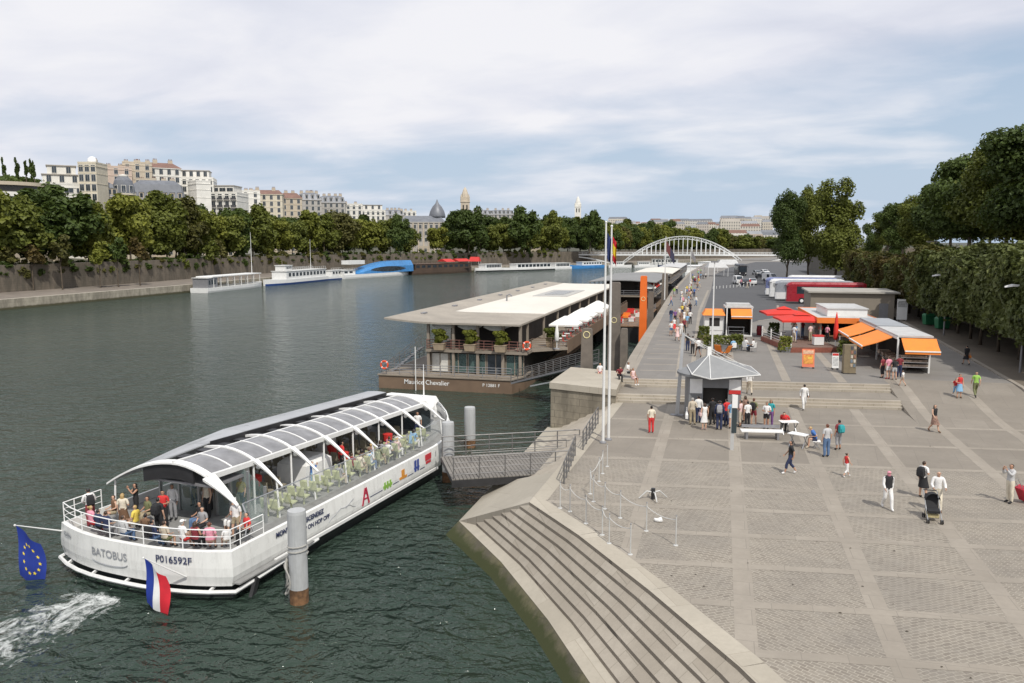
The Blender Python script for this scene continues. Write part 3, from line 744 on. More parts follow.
# low shrubs hanging over the top of the far embankment
SH = crown_mesh(91, 3.0, -3.0, 2.6, 1000, .42, 12, mat='dark')[0]
for q in along(offs(EB, 21.5), 5.2):
    x, y = px_of((q[0], q[1], 5))
    if fwd(*q) < 60 or not -40 < x < 560: continue
    t = rt.choice(['dark','mid','dark','olive']); o = link('shrub', SH, None, (q[0],q[1],4.7), rt.uniform(0,6)); o.scale = (1,1,rt.uniform(.45,1.05)); own_mat(o, LEAF[t])
    lm = min(LAND, key=lambda v: abs(v[0]-x))[1]; tag(o, f'low {TONES[t]} shrub overhanging the embankment wall above {lm}', 'shrub', f'{TONES[t]} shrubs above {lm}')
# ================================================================ houses of the far bank
def winkit(w, h, kind=0):
    mb = MB(); t = .14
    mb.box(-w/2-t, w/2+t, -.10, .05, -t, h+t, 0)
    for a, c in ((-w/2, -.03), (.03, w/2)): mb.box(a, c, -.125, -.095, .02, h, 1)
    if kind == 1:
        mb.box(-w/2-.5, w/2+.5, -.75, .05, -.35, -.16, 0)
        mb.box(-w/2-.5, w/2+.5, -.76, -.70, -.16, .75, 2)
    return mb
STC = {'cream':(.62,.56,.44),'white':(.72,.70,.64),'beige':(.52,.45,.35),'pink':(.55,.44,.36),'grey':(.42,.40,.37),'tan':(.46,.40,.31),'bright':(.78,.76,.70)}
def STCM(c): return M(STC[c], .85, .1, .35, name='render_'+c, dirt=.12)
ZINC = M((.17,.18,.20), .5, .15, .6, .2, name='zinc_roof'); TILE = M((.20,.115,.09), .8, .2, .8, name='roof_tile'); BEIGEROOF = M((.36,.33,.29), .8, .15, .6, name='flat_roof')
GREENGL = M((.06,.10,.10), .15, .3, .8, name='green_glass'); FRW = M((.55,.53,.48), .6, .1, 1, name='window_frame'); IRON = M((.06,.06,.065), .6, .2, 2, name='ironwork')
WK = [winkit(1.3, 2.1).mesh('window', [FRW, WINDOW, IRON]), winkit(1.5, 2.3, 1).mesh('window', [FRW, WINDOW, IRON]), winkit(2.6, 1.5).mesh('window', [FRW, WINDOW, IRON])]
def windows(o, w, d, z1, floors, bays, kind, fh=3.2, sides=(0,), inset=0):
    for sd in sides:
        ww = w if sd == 0 else d; nb = bays if sd == 0 else max(2, int(d/3.2))
        for f in range(floors):
            for k in range(nb):
                u = (k+.5)/nb*ww-ww/2; q = link('window', WK[kind], o)
                if sd == 0: q.location = (u, -d/2-inset, z1-(f+1)*fh+.55)
                elif sd == 1: q.location = (w/2+inset, u, z1-(f+1)*fh+.55); q.rotation_euler = (0,0,pi/2)
                else: q.location = (-w/2-inset, u, z1-(f+1)*fh+.55); q.rotation_euler = (0,0,-pi/2)
_ROW = [(px_of((q[0],q[1],5))[0], fwd(*q)) for q in smoothp(offs(EB, 56), 1) for q in [q] if fwd(*q) > 60]
def row_d(px):
    """distance at which the sight line of that pixel column has passed behind both tree rows"""
    for (x0,d0),(x1,d1) in zip(_ROW, _ROW[1:]):
        if x0 <= px <= x1: return lerp(d0, d1, (px-x0)/max(1e-6,x1-x0))
    return _ROW[0][1] if px < _ROW[0][0] else 480
def house(px0, px1, ytop, d, label, colr='cream', roof='flat', yaw=0, depth=14, floors=4, bays=None, kind=0, sides=(0,), roofh=4.5, tiers=0, blank=False, rm=None, chim=2, zb=4.0, name='apartment_house'):
    rd = row_d((px0+px1)/2)+6+depth/2; d = max(d, rd+max(0,d-215)*.5) if name == 'apartment_house' else rd
    pm = at((px0+px1)/2, ytop, d); w = (px1-px0)/FPX*d; zt = pm.z-3.1*tiers; dirv = atan2(pm.y, pm.x)-pi/2
    o = root(name, label, 'building', (pm.x, pm.y, 0), dirv+yaw, None)
    wall = MB(); zr = zt-(roofh if roof in ('mansard','gable') else .5); hw, hd = w/2, depth/2
    wall.box(-hw, hw, -hd, hd, zb, zr, 0)
    if roof == 'flat': wall.box(-hw-.15, hw+.15, -hd-.15, hd+.15, zr-1.1, zr-.85, 0)
    else: wall.box(-hw-.35, hw+.35, -hd-.35, hd+.35, zr-.35, zr-.03, 0)
    for f in range(2): wall.box(-hw-.08, hw+.08, -hd-.12, hd+.08, zr-3.3*(f+1)-.18, zr-3.3*(f+1), 0)
    wall.build('wall', [STCM(colr)], o)
    rb = MB(); rmat = rm or {'flat': BEIGEROOF, 'mansard': ZINC, 'gable': TILE}[roof]
    if roof == 'flat':
        rb.box(-hw, hw, -hd, hd, zr+.003, zr+.12, 0); rb.box(-hw-.05, hw+.05, -hd-.05, -hd+.25, zr+.003, zt, 1); rb.box(-hw-.05, -hw+.25, -hd+.25, hd, zr+.003, zt, 1); rb.box(hw-.25, hw+.05, -hd+.25, hd, zr+.003, zt, 1)
    elif roof == 'mansard':
        i1, i2 = min(1.2,hw*.3), min(3.5,hw*.6); h1 = roofh*.78
        R0 = [(-hw,-hd,zr),(hw,-hd,zr),(hw,hd,zr),(-hw,hd,zr)]; R1 = [(-hw+i1,-hd+i1,zr+h1),(hw-i1,-hd+i1,zr+h1),(hw-i1,hd-i1,zr+h1),(-hw+i1,hd-i1,zr+h1)]
        R2 = [(-hw+i2,-hd+i2,zt),(hw-i2,-hd+i2,zt),(hw-i2,hd-i2,zt),(-hw+i2,hd-i2,zt)]; rb.loft([R0,R1,R2], 0)
    else: rb.loft([[(-hw-.4,-hd-.4,zr),(hw+.4,-hd-.4,zr),(hw+.4,hd+.4,zr),(-hw-.4,hd+.4,zr)],[(-hw+2,-.2,zt),(hw-2,-.2,zt),(hw-2,.2,zt),(-hw+2,.2,zt)]], 0)
    ro = rb.build('roof', [rmat, STCM(colr)], o)
    for c in range(chim):
        x = lerp(-hw*.8, hw*.8, (c+.5)/chim)+rt.uniform(-1,1); y = rt.uniform(-.2,.5)*hd
        cb = MB(); cb.box(x-.9, x+.9, y-.35, y+.35, zr+.1, zt+1.1, 0)
        for k in range(3): cb.lathe((x-.55+k*.55, y, zt+1.1), [(.16,0),(.13,.55)], 6, 1)
        cb.build('chimney', [STCM('tan'), TILE], ro)
    b = bays or max(2, int(w/3.0))
    if roof == 'mansard':
        for k in range(b):
            x = (k+.5)/b*w-hw; q = MB(); q.box(x-.75, x+.75, -hd+.1, -hd+1.6, zr+.5, zr+2.7, 0); q.box(x-.5, x+.5, -hd+.06, -hd+.14, zr+.75, zr+2.4, 1)
            q.box(x-.9, x+.9, -hd, -hd+1.7, zr+2.7, zr+2.9, 2); q.build('dormer', [STCM(colr), WINDOW, ZINC], ro)
    if not blank: windows(o, w, depth, zr, floors, b, kind, sides=sides)
    for t in range(tiers):
        k = .78-.2*t; z0 = zt+t*3.1; tb = MB(); tb.box(-hw*k, hw*k, -hd*k+1, hd*k, z0-.3, z0+2.8, 0); tb.box(-hw*k-.3, hw*k+.3, -hd*k+.6, hd*k+.2, z0+2.8, z0+3.1, 1)
        tb.build('attic_storey', [STCM(colr), BEIGEROOF], o)
        for q in range(max(2, int(b*k))):
            e = link('window', WK[2 if w > 20 else 0], o); e.location = (((q+.5)/max(2,int(b*k))-.5)*w*k, -hd*k+1, z0+.45)
    return o
# the round terraced block with a roof garden at the far left
p = at(2, 178, row_d(2)+16); o = root('terraced_block', 'round-fronted modern block with banded terraces and a roof garden of dark cypresses', 'building', (p.x,p.y,0), atan2(p.y,p.x)-pi/2)
for k, (r, z0, z1, m) in enumerate([(11.8,4,22.0,'tan'),(11.2,22.0,24.3,None),(12.6,24.3,25.6,'bright'),(11.0,25.6,27.6,None),(12.2,27.6,28.6,'beige')]):
    mb = MB(); mb.lathe((0,0,0), [(r,z0+.002),(r,z1)], 40, 0); mb.build('wall' if m else 'window_band', STCM(m) if m else M((.05,.045,.04),.3,.3,.5,name='shaded_glazing'), o)
mb = MB()
for k in range(70):
    a, q = k*2.4, sqrt(k/70)*9; mb.ball((q*cos(a), q*sin(a), 29.0+.5*sin(k*1.7)), 1.5, 6, 4)
CYP = crown_mesh(77, 30.5, 28.4, 10.5, 2600, .5, 24, mat='dark')[0]; link('shrubbery', CYP, o)
for k, (px, ty) in enumerate([(2,157),(16,155),(24.5,156),(30,155),(33,158)]):
    q = at(px, ty, row_d(2)+14); c = crown_mesh(80+k, 1, 0, .16, 500, .05, 5, mat='dark')[0]
    t = root('cypress_tree', ['dark cypress at the left end of the roof garden','tallest dark cypress alone on the roof garden','thin dark cypress in the middle of the roof garden','dark cypress at the right of the roof garden, taller of a touching pair','dark cypress at the right of the roof garden, shorter of a touching pair'][k], 'tree', (q.x,q.y,28.6)); h = q.z-28.6
    e = link('crown', c, t); e.scale = (h*.62,h*.62,h); mb = MB(); mb.tube([(0,0,0),(0,0,h*.5)], .12, 6); mb.build('trunk', BARK, t)
house(40, 82, 166, 240, 'stepped cream block with long roof terraces and a dark awning line', 'white', 'flat', .0, 16, 5, None, 2, (0,), tiers=2, chim=1)
o = house(84, 101, 163, 0, 'tall cream block with a bare sunlit side wall and a white dome on its roof', 'cream', 'flat', -.4, 9, 4, 3, 0, (0,), chim=1)
mb = MB(); mb.lathe((0,0,at(92,163,row_d(92)+10.5).z-.4), [(1.6,0),(1.6,1.0),(1.4,1.8),(.8,2.4),(.1,2.6)], 16); mb.build('antenna_dome', WHITE2, o, smooth=True)
house(100, 128, 167, 300, 'distant rose-cream house with a flat reddish roof line', 'pink', 'flat', .1, 12, 3, tiers=0, rm=TILE)
house(124, 150, 163, 290, 'beige house with rooftop chimneys above the grey mansard roofs', 'beige', 'flat', 0, 12, 4, chim=4)
house(147, 176, 163, 280, 'white rendered house with small dark windows and a reddish ridge', 'white', 'gable', .2, 12, 5, 4, roofh=2.5)
house(172, 213, 171, 270, 'big white block crowned by a green glass roof storey', 'bright', 'flat', -.12, 15, 7, 7, 0, (0,1), tiers=1, chim=0)
o = house(174, 211, 170, 268.0, 'x', 'bright', 'flat', -.12, 10, 0, 1, blank=True, chim=0) if False else None
house(196, 242, 186, 246, 'white terraced block with wide balconies beside a blank white gable', 'white', 'flat', -.35, 15, 6, 7, 1, (0,), tiers=1, chim=1)
house(192, 206, 181, 242, 'narrow blank white gable wall lit by the sun', 'bright', 'flat', .35, 10, 0, 1, blank=True, chim=0)
house(82, 112, 181, 228, 'long mansard house with grey slate roof left of the corner tower', 'beige', 'mansard', .1, 13, 4, 7, roofh=5.5)
house(134, 182, 181, 226, 'mansard house with large glazed roof bays right of the corner tower', 'beige', 'mansard', -.1, 13, 4, 7, roofh=7.5, rm=ZINC, chim=4)
# corner tower of the slate-roofed house
p = at(123, 178, row_d(123)+8); o = root('corner_house', 'cream corner house with a domed slate top showing in the gap between the trees', 'building', (p.x,p.y,0), atan2(p.y,p.x)-pi/2)
z = p.z; mb = MB(); mb.lathe((0,0,0), [(3.6,4),(3.6,z-6.2),(4.0,z-6.0),(4.0,z-5.6),(3.6,z-5.5)], 8, 0); mb.build('wall', STCM('cream'), o)
mb = MB(); mb.lathe((0,0,z-5.5), [(3.7,0),(3.5,2.5),(2.9,4.6),(1.9,5.6),(1.6,6.0)], 8, 0); mb.lathe((0,0,z+.5), [(1.7,0),(1.7,.5),(.2,.8)], 8, 1); rf = mb.build('roof', [ZINC, STCM('white')], o)
for a in (-1,0,1):
    an = -pi/2+a*pi/4
    e = link('dormer', winkit(1.3,2.3).mesh('dormer', [STCM('white'), WINDOW, IRON]), rf); e.location = (3.4*cos(an),3.4*sin(an),z-5.1); e.rotation_euler = (0,0,an+pi/2)
    for f in range(5): e = link('window', WK[1], o); e.location = (3.55*cos(an),3.55*sin(an),z-9.2-3.4*f); e.rotation_euler = (0,0,an+pi/2)
house(240, 258, 191, 290, 'low white house with plain parapet in front of the long beige terrace', 'bright', 'flat', .1, 12, 4, tiers=0)
house(248, 282, 190, 310, 'beige terrace house with brown tiled roof and roof planting', 'cream', 'gable', -.1, 12, 4, roofh=2.4)
house(280, 300, 193, 315, 'cream terrace house with red flanked attic', 'beige', 'gable', .1, 12, 4, roofh=3, rm=TILE)
house(298, 320, 193, 345, 'grey zinc-roofed house with many chimneys', 'grey', 'mansard', .05, 12, 4, roofh=4, chim=5)
house(318, 345, 196, 350, 'grey zinc-roofed house with a stepped silhouette', 'grey', 'mansard', -.05, 12, 4, roofh=4, chim=4)
house(340, 362, 204, 360, 'cream house half hidden behind the tree tops', 'white', 'flat', 0, 12, 4)
house(360, 384, 205, 400, 'pale house with a bright white roof box', 'white', 'flat', .1, 12, 4, tiers=1)
house(382, 404, 210, 430, 'low grey roofed house left of the domed palace', 'grey', 'mansard', 0, 12, 3, roofh=3.5, chim=4)
# grey palace with a dome
d = row_d(423)+20; o = root('domed_palace', 'long grey classical palace with a small steep dome and pilasters', 'building', (*at(423,225,d).xy,0), atan2(at(423,225,d).y, at(423,225,d).x)-pi/2)
zt = at(423,216,d).z; hw = 12.5; mb = MB(); mb.box(-hw,hw,-7,7,4,zt-4,0); mb.box(-hw-.4,hw+.4,-7.4,7.4,zt-4,zt-3.4,0); mb.build('wall', STCM('grey'), o)
for k in range(9): mb = MB(); mb.box(-hw+1+k*2.85,-hw+1.7+k*2.85,-7.35,-7.02,4,zt-4.02); mb.build('pilaster', STCM('beige'), o)
windows(o, 24, 14, zt-4, 3, 8, 0, 3.6)
mb = MB(); mb.loft([[(-hw,-7,zt-3.4),(hw,-7,zt-3.4),(hw,7,zt-3.4),(-hw,7,zt-3.4)],[(-hw+3,-3,zt),(hw-3,-3,zt),(hw-3,3,zt),(-hw+3,3,zt)]],0); rf = mb.build('roof', ZINC, o)
pd = at(437,199,d); mb = MB(); mb.lathe((8,0,zt-1), [(4.6,0),(4.6,1.2),(4.0,3.6),(2.6,6.2),(1.1,7.8),(.7,8.6),(.1,10.3)], 16); mb.build('dome', ZINC, rf, smooth=True)
# church tower and the far spire
def tower(px, ytop, ybase, d, wd, label, c, nm):
    p = at(px, ytop, d); o = root(nm, label, 'tower', (p.x,p.y,0), atan2(p.y,p.x)-pi/2); zt = p.z; h = wd/2; H = zt-5; zs = zt-H*.16
    mb = MB(); mb.box(-h,h,-h,h,4,zs-3,0); mb.box(-h-.3,h+.3,-h-.3,h+.3,zs-3,zs-2.4,0); mb.box(-h*.86,h*.86,-h*.86,h*.86,zs-2.4,zs,0)
    for sx in (-1,1):
        for sy in (-1,1): mb.lathe((sx*h*.85,sy*h*.85,zs-2.4), [(h*.22,0),(h*.2,2.6),(.05,4.4)], 6, 0)
    mb.build('wall', STCM(c), o); mb = MB(); mb.lathe((0,0,zs), [(h*.86,0),(h*.72,(zt-zs)*.35),(h*.4,(zt-zs)*.75),(.12,zt-zs)], 8); mb.build('spire', STCM(c), o)
    for f in range(3):
        for u in (-.4,.4): mb = MB(); mb.box(u*h-.16*h,u*h+.16*h,-h-.06,-h+.02,zs-9-f*9,zs-4.6-f*9); mb.build('louvre_opening', M((.05,.045,.04),.8), o)
tower(465, 187, 215, row_d(465)+40, 5.4, 'square beige church tower with a stone spire rising over the trees', 'beige', 'church_tower')
tower(578, 196, 215, 900, 7.0, 'slender pale spire far off behind the dark trees', 'white', 'church_spire')
for k, (a, c, y, d, cl, rf, lb) in enumerate([(470,492,210,470,'grey','mansard','grey mansard house right of the church tower'),(490,514,210,480,'grey','mansard','grey mansard house with long roof near the church tower'),(398,416,211,470,'white','flat','small white house beside the domed palace')]):
    house(a, c, y, d, lb, cl, rf, 0, 12, 3, roofh=3.5, chim=3)
# houses glimpsed low down between the trunks
for k, (a, c, y, d, lb) in enumerate([(418,428,246,340,'low cream ground floor glimpsed between the trunks above the brown barge'),(96,124,240,226,'pale ground floor glimpsed below the corner tower'),(20,60,236,228,'pale ground floors glimpsed between trunks at the far left'),(150,190,238,238,'pale ground floors glimpsed between trunks behind the quay end'),(205,240,240,262,'pale ground floors glimpsed between trunks behind the pontoon'),(270,330,244,300,'pale ground floors glimpsed between trunks behind the cruiser'),(525,555,238,470,'pale stone terrace glimpsed between trunks near the bridge')]):
    house(a, c, y, d, lb, 'beige', 'flat', 0, 10, 2, None, 0, chim=0, name='street_house')
# distant city on the rise behind the bridge
fmat, nt, b = new_mat('far_facade'); co = objco(nt); s_ = nt.nodes.new('ShaderNodeSeparateXYZ'); L(nt, co, s_.inputs[0])
cb_ = nt.nodes.new('ShaderNodeCombineXYZ'); L(nt, mathn(nt,'ADD',s_.outputs[0],s_.outputs[1]), cb_.inputs[0]); L(nt, s_.outputs[2], cb_.inputs[1])
br = nt.nodes.new('ShaderNodeTexBrick'); L(nt, cb_.outputs[0], br.inputs[0]); br.offset = 0; br.inputs['Scale'].default_value = 1; br.inputs['Brick Width'].default_value = 2.8; br.inputs['Row Height'].default_value = 3.6; br.inputs['Mortar Size'].default_value = .85; br.inputs['Mortar Smooth'].default_value = .05
oi = nt.nodes.new('ShaderNodeObjectInfo'); wallc = ramp(nt, oi.outputs['Random'], [(0,(.60,.55,.45)),(.3,(.72,.70,.64)),(.6,(.50,.45,.37)),(.8,(.64,.62,.58)),(1,(.44,.36,.29))])
L(nt, mixc(nt, br.outputs['Fac'], (.16,.155,.15), wallc), b.inputs['Base Color']); b.inputs['Roughness'].default_value = .8
spots = []
for k in range(34): spots.append((604+k*5.0+rt.uniform(-2,2), 223+rt.uniform(-5,4)-(3 if k > 22 else 0), 880+rt.uniform(0,520), rt.uniform(10,24)))
spots += [(728,230,760,34),(745,231,765,30),(762,232,770,34),(776,230,770,30),(730,219,980,24),(748,221,1000,22),(618,217,1300,30),(700,219,1350,40)]
for px, y, d, wd in spots:
    p = at(px, y, d); o = root('city_house', 'pale tiny house of the distant town on the rise behind the bridge', 'building', (p.x,p.y,0), atan2(p.y,p.x)-pi/2+rt.uniform(-.3,.3), 'houses of the distant town')
    mb = MB(); mb.box(-wd/2,wd/2,-6,6,3,p.z-3); mb.build('wall', fmat, o)
    mb = MB(); mb.loft([[(-wd/2,-6,p.z-3),(wd/2,-6,p.z-3),(wd/2,6,p.z-3),(-wd/2,6,p.z-3)],[(-wd/2+1.5,-4,p.z),(wd/2-1.5,-4,p.z),(wd/2-1.5,4,p.z),(-wd/2+1.5,4,p.z)]]); mb.build('roof', rt.choice([ZINC, ZINC, BEIGEROOF, TILE]), o)

# ================================================================ arch footbridge
A0, A1 = at(620,265,462), at(747,265,448); BR = root('arch_footbridge', 'white steel arch footbridge crossing the river in the distance', 'bridge', (A0.x,A0.y,0), atan2(A1.y-A0.y, A1.x-A0.x))
SP = hypot(A1.x-A0.x, A1.y-A0.y); zd = 4.1; zc = 14.2; zf = -1.8; WHB = M((.70,.71,.70), .5, .06, .5, name='bridge_white')
arch = lambda u: zf+(zc-zf)*(1-(2*u-1)**2)
for y in (-3.6, 3.6):
    mb = MB(); n = 28
    for k in range(n):
        u0, u1 = k/n, (k+1)/n; p, q = Vector((u0*SP,y,arch(u0))), Vector((u1*SP,y,arch(u1)))
        mb.bar(p, q, .55, .35); mb.bar(p-Vector((0,0,1.5)), q-Vector((0,0,1.5)), .5, .3); mb.bar(p, p-Vector((0,0,1.5)), .2); mb.bar(p-Vector((0,0,1.5)), q, .14)
    mb.build('arch_rib', WHB, BR)
    mb = MB(); x0, x1 = -32, SP+34
    mb.box(x0, x1, y-.06, y+.06, zd+1.05, zd+1.15); mb.box(x0, x1, y-.04, y+.04, zd+.55, zd+.62)
    for k in range(64): x = lerp(x0,x1,k/63); mb.box(x-.05,x+.05,y-.05,y+.05,zd+.05,zd+1.1)
    mb.build('railing', WHB, BR)
    for k in range(3, 25):
        u = k/28
        if arch(u)-1.5 > zd+.5: mb = MB(); mb.box(u*SP-.17,u*SP+.17,y-.17,y+.17,zd,arch(u)-1.5); mb.build('hanger', WHB, BR)
mb = MB(); mb.box(-32, SP+34, -3.9, 3.9, zd-.75, zd); mb.build('deck', WHB, BR)
for sx, xa, xb in ((0,-2,-31),(1,SP+2,SP+33)):
    mb = MB(); pts = [(lerp(xa,xb,k/12), 0, lerp(zf, zd-1.2, sin(k/12*pi/2))) for k in range(13)]
    for y in (-3.4,3.4):
        for p, q in zip(pts, pts[1:]): mb.bar((p[0],y,p[2]), (q[0],y,q[2]), .5, .7)
    mb.build('side_arch', WHB, BR)
for x in (0, SP): mb = MB(); mb.prism([(x-3,-5.5),(x+3,-5.5),(x+3,5.5),(x-3,5.5)], -5, zf+.2); mb.build('pier', FARQ, BR)
mb = MB(); mb.box(-40,-31,-6,6,-4,zd-.02); mb.build('abutment', FARQ, BR)

# ================================================================ boats moored on the far side
def hull_mb(Ln, W, H, mi=0, band=None, blunt=.6, n=14, stern=.9):
    """origin at stern on the waterline, bow towards +x"""
    mb = MB(); rings = []
    for k in range(n+1):
        u = k/n; t = max(0, (u-.62)/.38); w = W/2*(1-t**2.2*(1-blunt*.18))*(stern+(1-stern)*min(1,u*5)); sh = H*(1+.22*t*t)
        x = u*Ln; rings.append([(x,-w*.86,-.8),(x,-w*.96,0),(x,-w,H*.35),(x,-w,sh),(x,w,sh),(x,w,H*.35),(x,w*.96,0),(x,w*.86,-.8)])
    f0 = len(mb.f); mb.loft(rings, 0)
    if band is not None:
        for i in range(f0, len(mb.f)):
            zs = [mb.v[q][2] for q in mb.f[i]]
            if len(mb.f[i]) == 4 and max(zs) <= H*.36+1e-6: mb.m[i] = band
    return mb
def bank_loc(px):
    """water-edge point of the far bank seen at pixel column px and its direction"""
    best = None
    for a, c in zip(EB, EB[1:]):
        for k in range(20):
            q = (lerp(a[0],c[0],k/20), lerp(a[1],c[1],k/20))
            if fwd(*q) < 60: continue
            x, _ = px_of((q[0],q[1],-2))
            if best is None or abs(x-px) < best[0]: best = (abs(x-px), Vector(q), atan2(c[1]-a[1], c[0]-a[0]))
    return best[1], best[2]
def moored(pxa, pxb, name, label, cat, off=5, flip=False):
    a, _ = bank_loc(pxa); c, _ = bank_loc(pxb); d = (c-a).normalized(); nrm = Vector((d.y,-d.x)); a = a+nrm*off; c = c+nrm*off
    Ln = (c-a).length
    if flip: a, d = c, -d
    return root(name, label, cat, (a.x,a.y,WATER), atan2(d.y,d.x)), Ln
BLUE = M((.02,.06,.22), .35, .1, .6, name='navy_paint'); LBLUE = M((.05,.22,.50), .3, .15, .6, name='blue_paint'); BROWN = M((.07,.045,.03), .7, .25, .6, name='brown_timber')
def cabin(parent, x0, x1, w, z0, z1, m, nwin, wz=(.35,.8), name='deckhouse', rm=None, wl=.62):
    mb = MB(); mb.box(x0,x1,-w/2,w/2,z0,z1); c = mb.build(name, m, parent)
    mb = MB(); mb.box(x0-.3,x1+.3,-w/2-.2,w/2+.2,z1+.002,z1+.14); mb.build('roof', rm or WHITE, parent)
    for sgn in (-1,1):
        for k in range(nwin):
            a = lerp(x0+.5,x1-.5,k/nwin); b_ = lerp(x0+.5,x1-.5,(k+wl)/nwin); mb = MB()
            mb.box(a,b_,sgn*w/2-.04,sgn*w/2+.04,lerp(z0,z1,wz[0]),lerp(z0,z1,wz[1])); mb.build('window', WINDOW, c)
    return c
def rail(parent, x0, x1, w, z, h=.95, n=10, m=None):
    mb = MB()
    for sgn in (-1,1):
        y = sgn*w/2; mb.bar((x0,y,z+h),(x1,y,z+h),.06); mb.bar((x0,y,z+h*.5),(x1,y,z+h*.5),.04)
        for k in range(n): x = lerp(x0,x1,k/(n-1)); mb.bar((x,y,z),(x,y,z+h),.05)
    mb.build('railing', m or WHITE, parent)
o, Ln = moored(186, 250, 'pontoon', 'long white landing pontoon under a flat white awning on the far bank', 'pontoon', 4)
hull_mb(Ln, 6, 1.3, blunt=0).build('hull', [WHITE], o); mb = MB(); mb.box(Ln*.08,Ln*.86,-2.6,2.6,4.2,4.45); mb.build('awning', WHITE2, o)
for k in range(8):
    for sgn in (-1,1): x = lerp(Ln*.1,Ln*.84,k/7); mb = MB(); mb.box(x-.07,x+.07,sgn*2.4-.07,sgn*2.4+.07,1.3,4.2); mb.build('post', WHITE, o)
cabin(o, Ln*.02, Ln*.16, 4.6, 1.3, 4.0, GREYM, 3)
mb = MB(); mb.tube([(Ln*.83,0,1.2),(Ln*.83,0,17)], [.12,.05], 6); mb.build('mast', WHITE, o)
o, Ln = moored(250, 309, 'cruise_boat', 'white cruiser with navy blue hull band and a row of dark windows', 'boat', 5, True)
hull_mb(Ln, 6.5, 1.7, band=1).build('hull', [WHITE, BLUE], o); cabin(o, Ln*.04, Ln*.76, 5.4, 1.7, 4.3, WHITE, 11); rail(o, Ln*.04, Ln*.7, 5.2, 4.45, .9, 18); cabin(o, Ln*.62, Ln*.74, 3.6, 4.5, 6.2, WHITE, 3)
mb = MB(); mb.tube([(Ln*.2,0,4.3),(Ln*.2,0,15)], [.1,.04], 6); mb.build('mast', WHITE, o)
o, Ln = moored(311, 340, 'motor_launch', 'little white launch moored behind the blue glass boat', 'boat', 4.5)
hull_mb(Ln, 4.4, 1.3, band=1).build('hull', [WHITE, BLUE], o); cabin(o, Ln*.25, Ln*.7, 3.2, 1.3, 3.4, WHITE, 4); rail(o, Ln*.05, Ln*.9, 3.8, 1.35, .8, 10)
o, Ln = moored(328, 399, 'glass_boat', 'large blue cruise boat with a curved glazed roof', 'boat', 5)
hull_mb(Ln, 7.5, 1.6, band=None).build('hull', [WHITE], o)
mb = MB(); rings = []
for k in range(15):
    u = k/14; x = lerp(.16,.98,u)*Ln; hh = 1.65+4.6*min(1, sin(min(1,u*1.25+.08)*pi/2))
    rings.append([(x,-3.5,1.65),(x,-3.4,lerp(1.65,hh,.55)),(x,-2.2,hh),(x,2.2,hh),(x,3.4,lerp(1.65,hh,.55)),(x,3.5,1.65)])
mb.loft(rings, 0); mb.build('canopy', LBLUE, o)
mb = MB(); xs = [lerp(.34,.86,k/10)*Ln for k in range(11)]
for sgn in (-1,1):
    up_ = [(x, sgn*3.53, 3.1+1.1*sin(k/10*pi)**.6) for k, x in enumerate(xs)]; dn = [(x, sgn*3.56, 3.0-.9*sin(k/10*pi)**.8) for k, x in enumerate(xs)]
    mb.loft([up_, dn], 0, closed=False, caps=False)
mb.build('window', WINDOW, o); cabin(o, Ln*.0, Ln*.15, 5.5, 1.6, 3.2, WHITE, 2); rail(o, 0, Ln*.16, 6.5, 3.3, .8, 6)
mb = MB(); mb.box(Ln*.1,Ln*.3,-2,2,5.4,6.9); mb.build('wheelhouse', WHITE, o)
o, Ln = moored(400, 464, 'barge', 'dark brown timber restaurant barge with red awnings', 'boat', 5)
hull_mb(Ln, 7, 2.0).build('hull', [BROWN], o); cabin(o, Ln*.05, Ln*.92, 5.8, 2.0, 4.4, BROWN, 10, rm=M((.14,.09,.07),.8,.2,.8)); 
for a, c in ((.52,.66),(.72,.92)): mb = MB(); mb.loft([[(Ln*a,-3.3,5.2),(Ln*c,-3.3,5.2),(Ln*c,3.3,5.2),(Ln*a,3.3,5.2)],[(Ln*a,-.3,6.4),(Ln*c,-.3,6.4),(Ln*c,.3,6.4),(Ln*a,.3,6.4)]]); mb.build('awning', RED, o)
rail(o, Ln*.02, Ln*.5, 5.8, 4.5, .9, 14, BROWN)
a, _ = bank_loc(482); o = root('market_tent', 'bright red tent on the far quay behind the white boats', 'tent', (a.x-5,a.y+4,QL)); mb = MB(); mb.loft([[(-2.6,-2,2.4),(2.6,-2,2.4),(2.6,2,2.4),(-2.6,2,2.4)],[(-2.2,-.3,4.6),(2.2,-.3,4.6),(2.2,.3,4.6),(-2.2,.3,4.6)]]); mb.build('canopy', RED, o)
for sx in (-2.5,2.5):
    for sy in (-1.9,1.9): mb = MB(); mb.tube([(sx,sy,0),(sx,sy,2.5)], .08, 6); mb.build('post', WHITE, o)
for pa, pb, off, lb, hh in [(470,494,4,'white motor yacht with raked bow near the red tent',1.6),(490,545,5,'long white tour boat with a low glazed roof',1.4),(540,562,4.5,'short white tour boat with a curved windscreen',1.3)]:
    o, Ln = moored(pa, pb, 'tour_boat', lb, 'boat', off, True); hull_mb(Ln, 6, hh, band=1).build('hull', [WHITE, WHITE2 if hh < 1.4 else DARK], o); cabin(o, Ln*.08, Ln*.72, 5, hh, hh+1.9, WHITE, 9, (.15,.85), 'cabin', wl=.8)
o, Ln = moored(562, 595, 'tour_boat', 'small tour boat with a bright blue hull left of the bridge', 'boat', 5, True); hull_mb(Ln, 5.5, 1.7).build('hull', [LBLUE], o); cabin(o, Ln*.1, Ln*.7, 4.4, 1.7, 3.5, WHITE, 7)
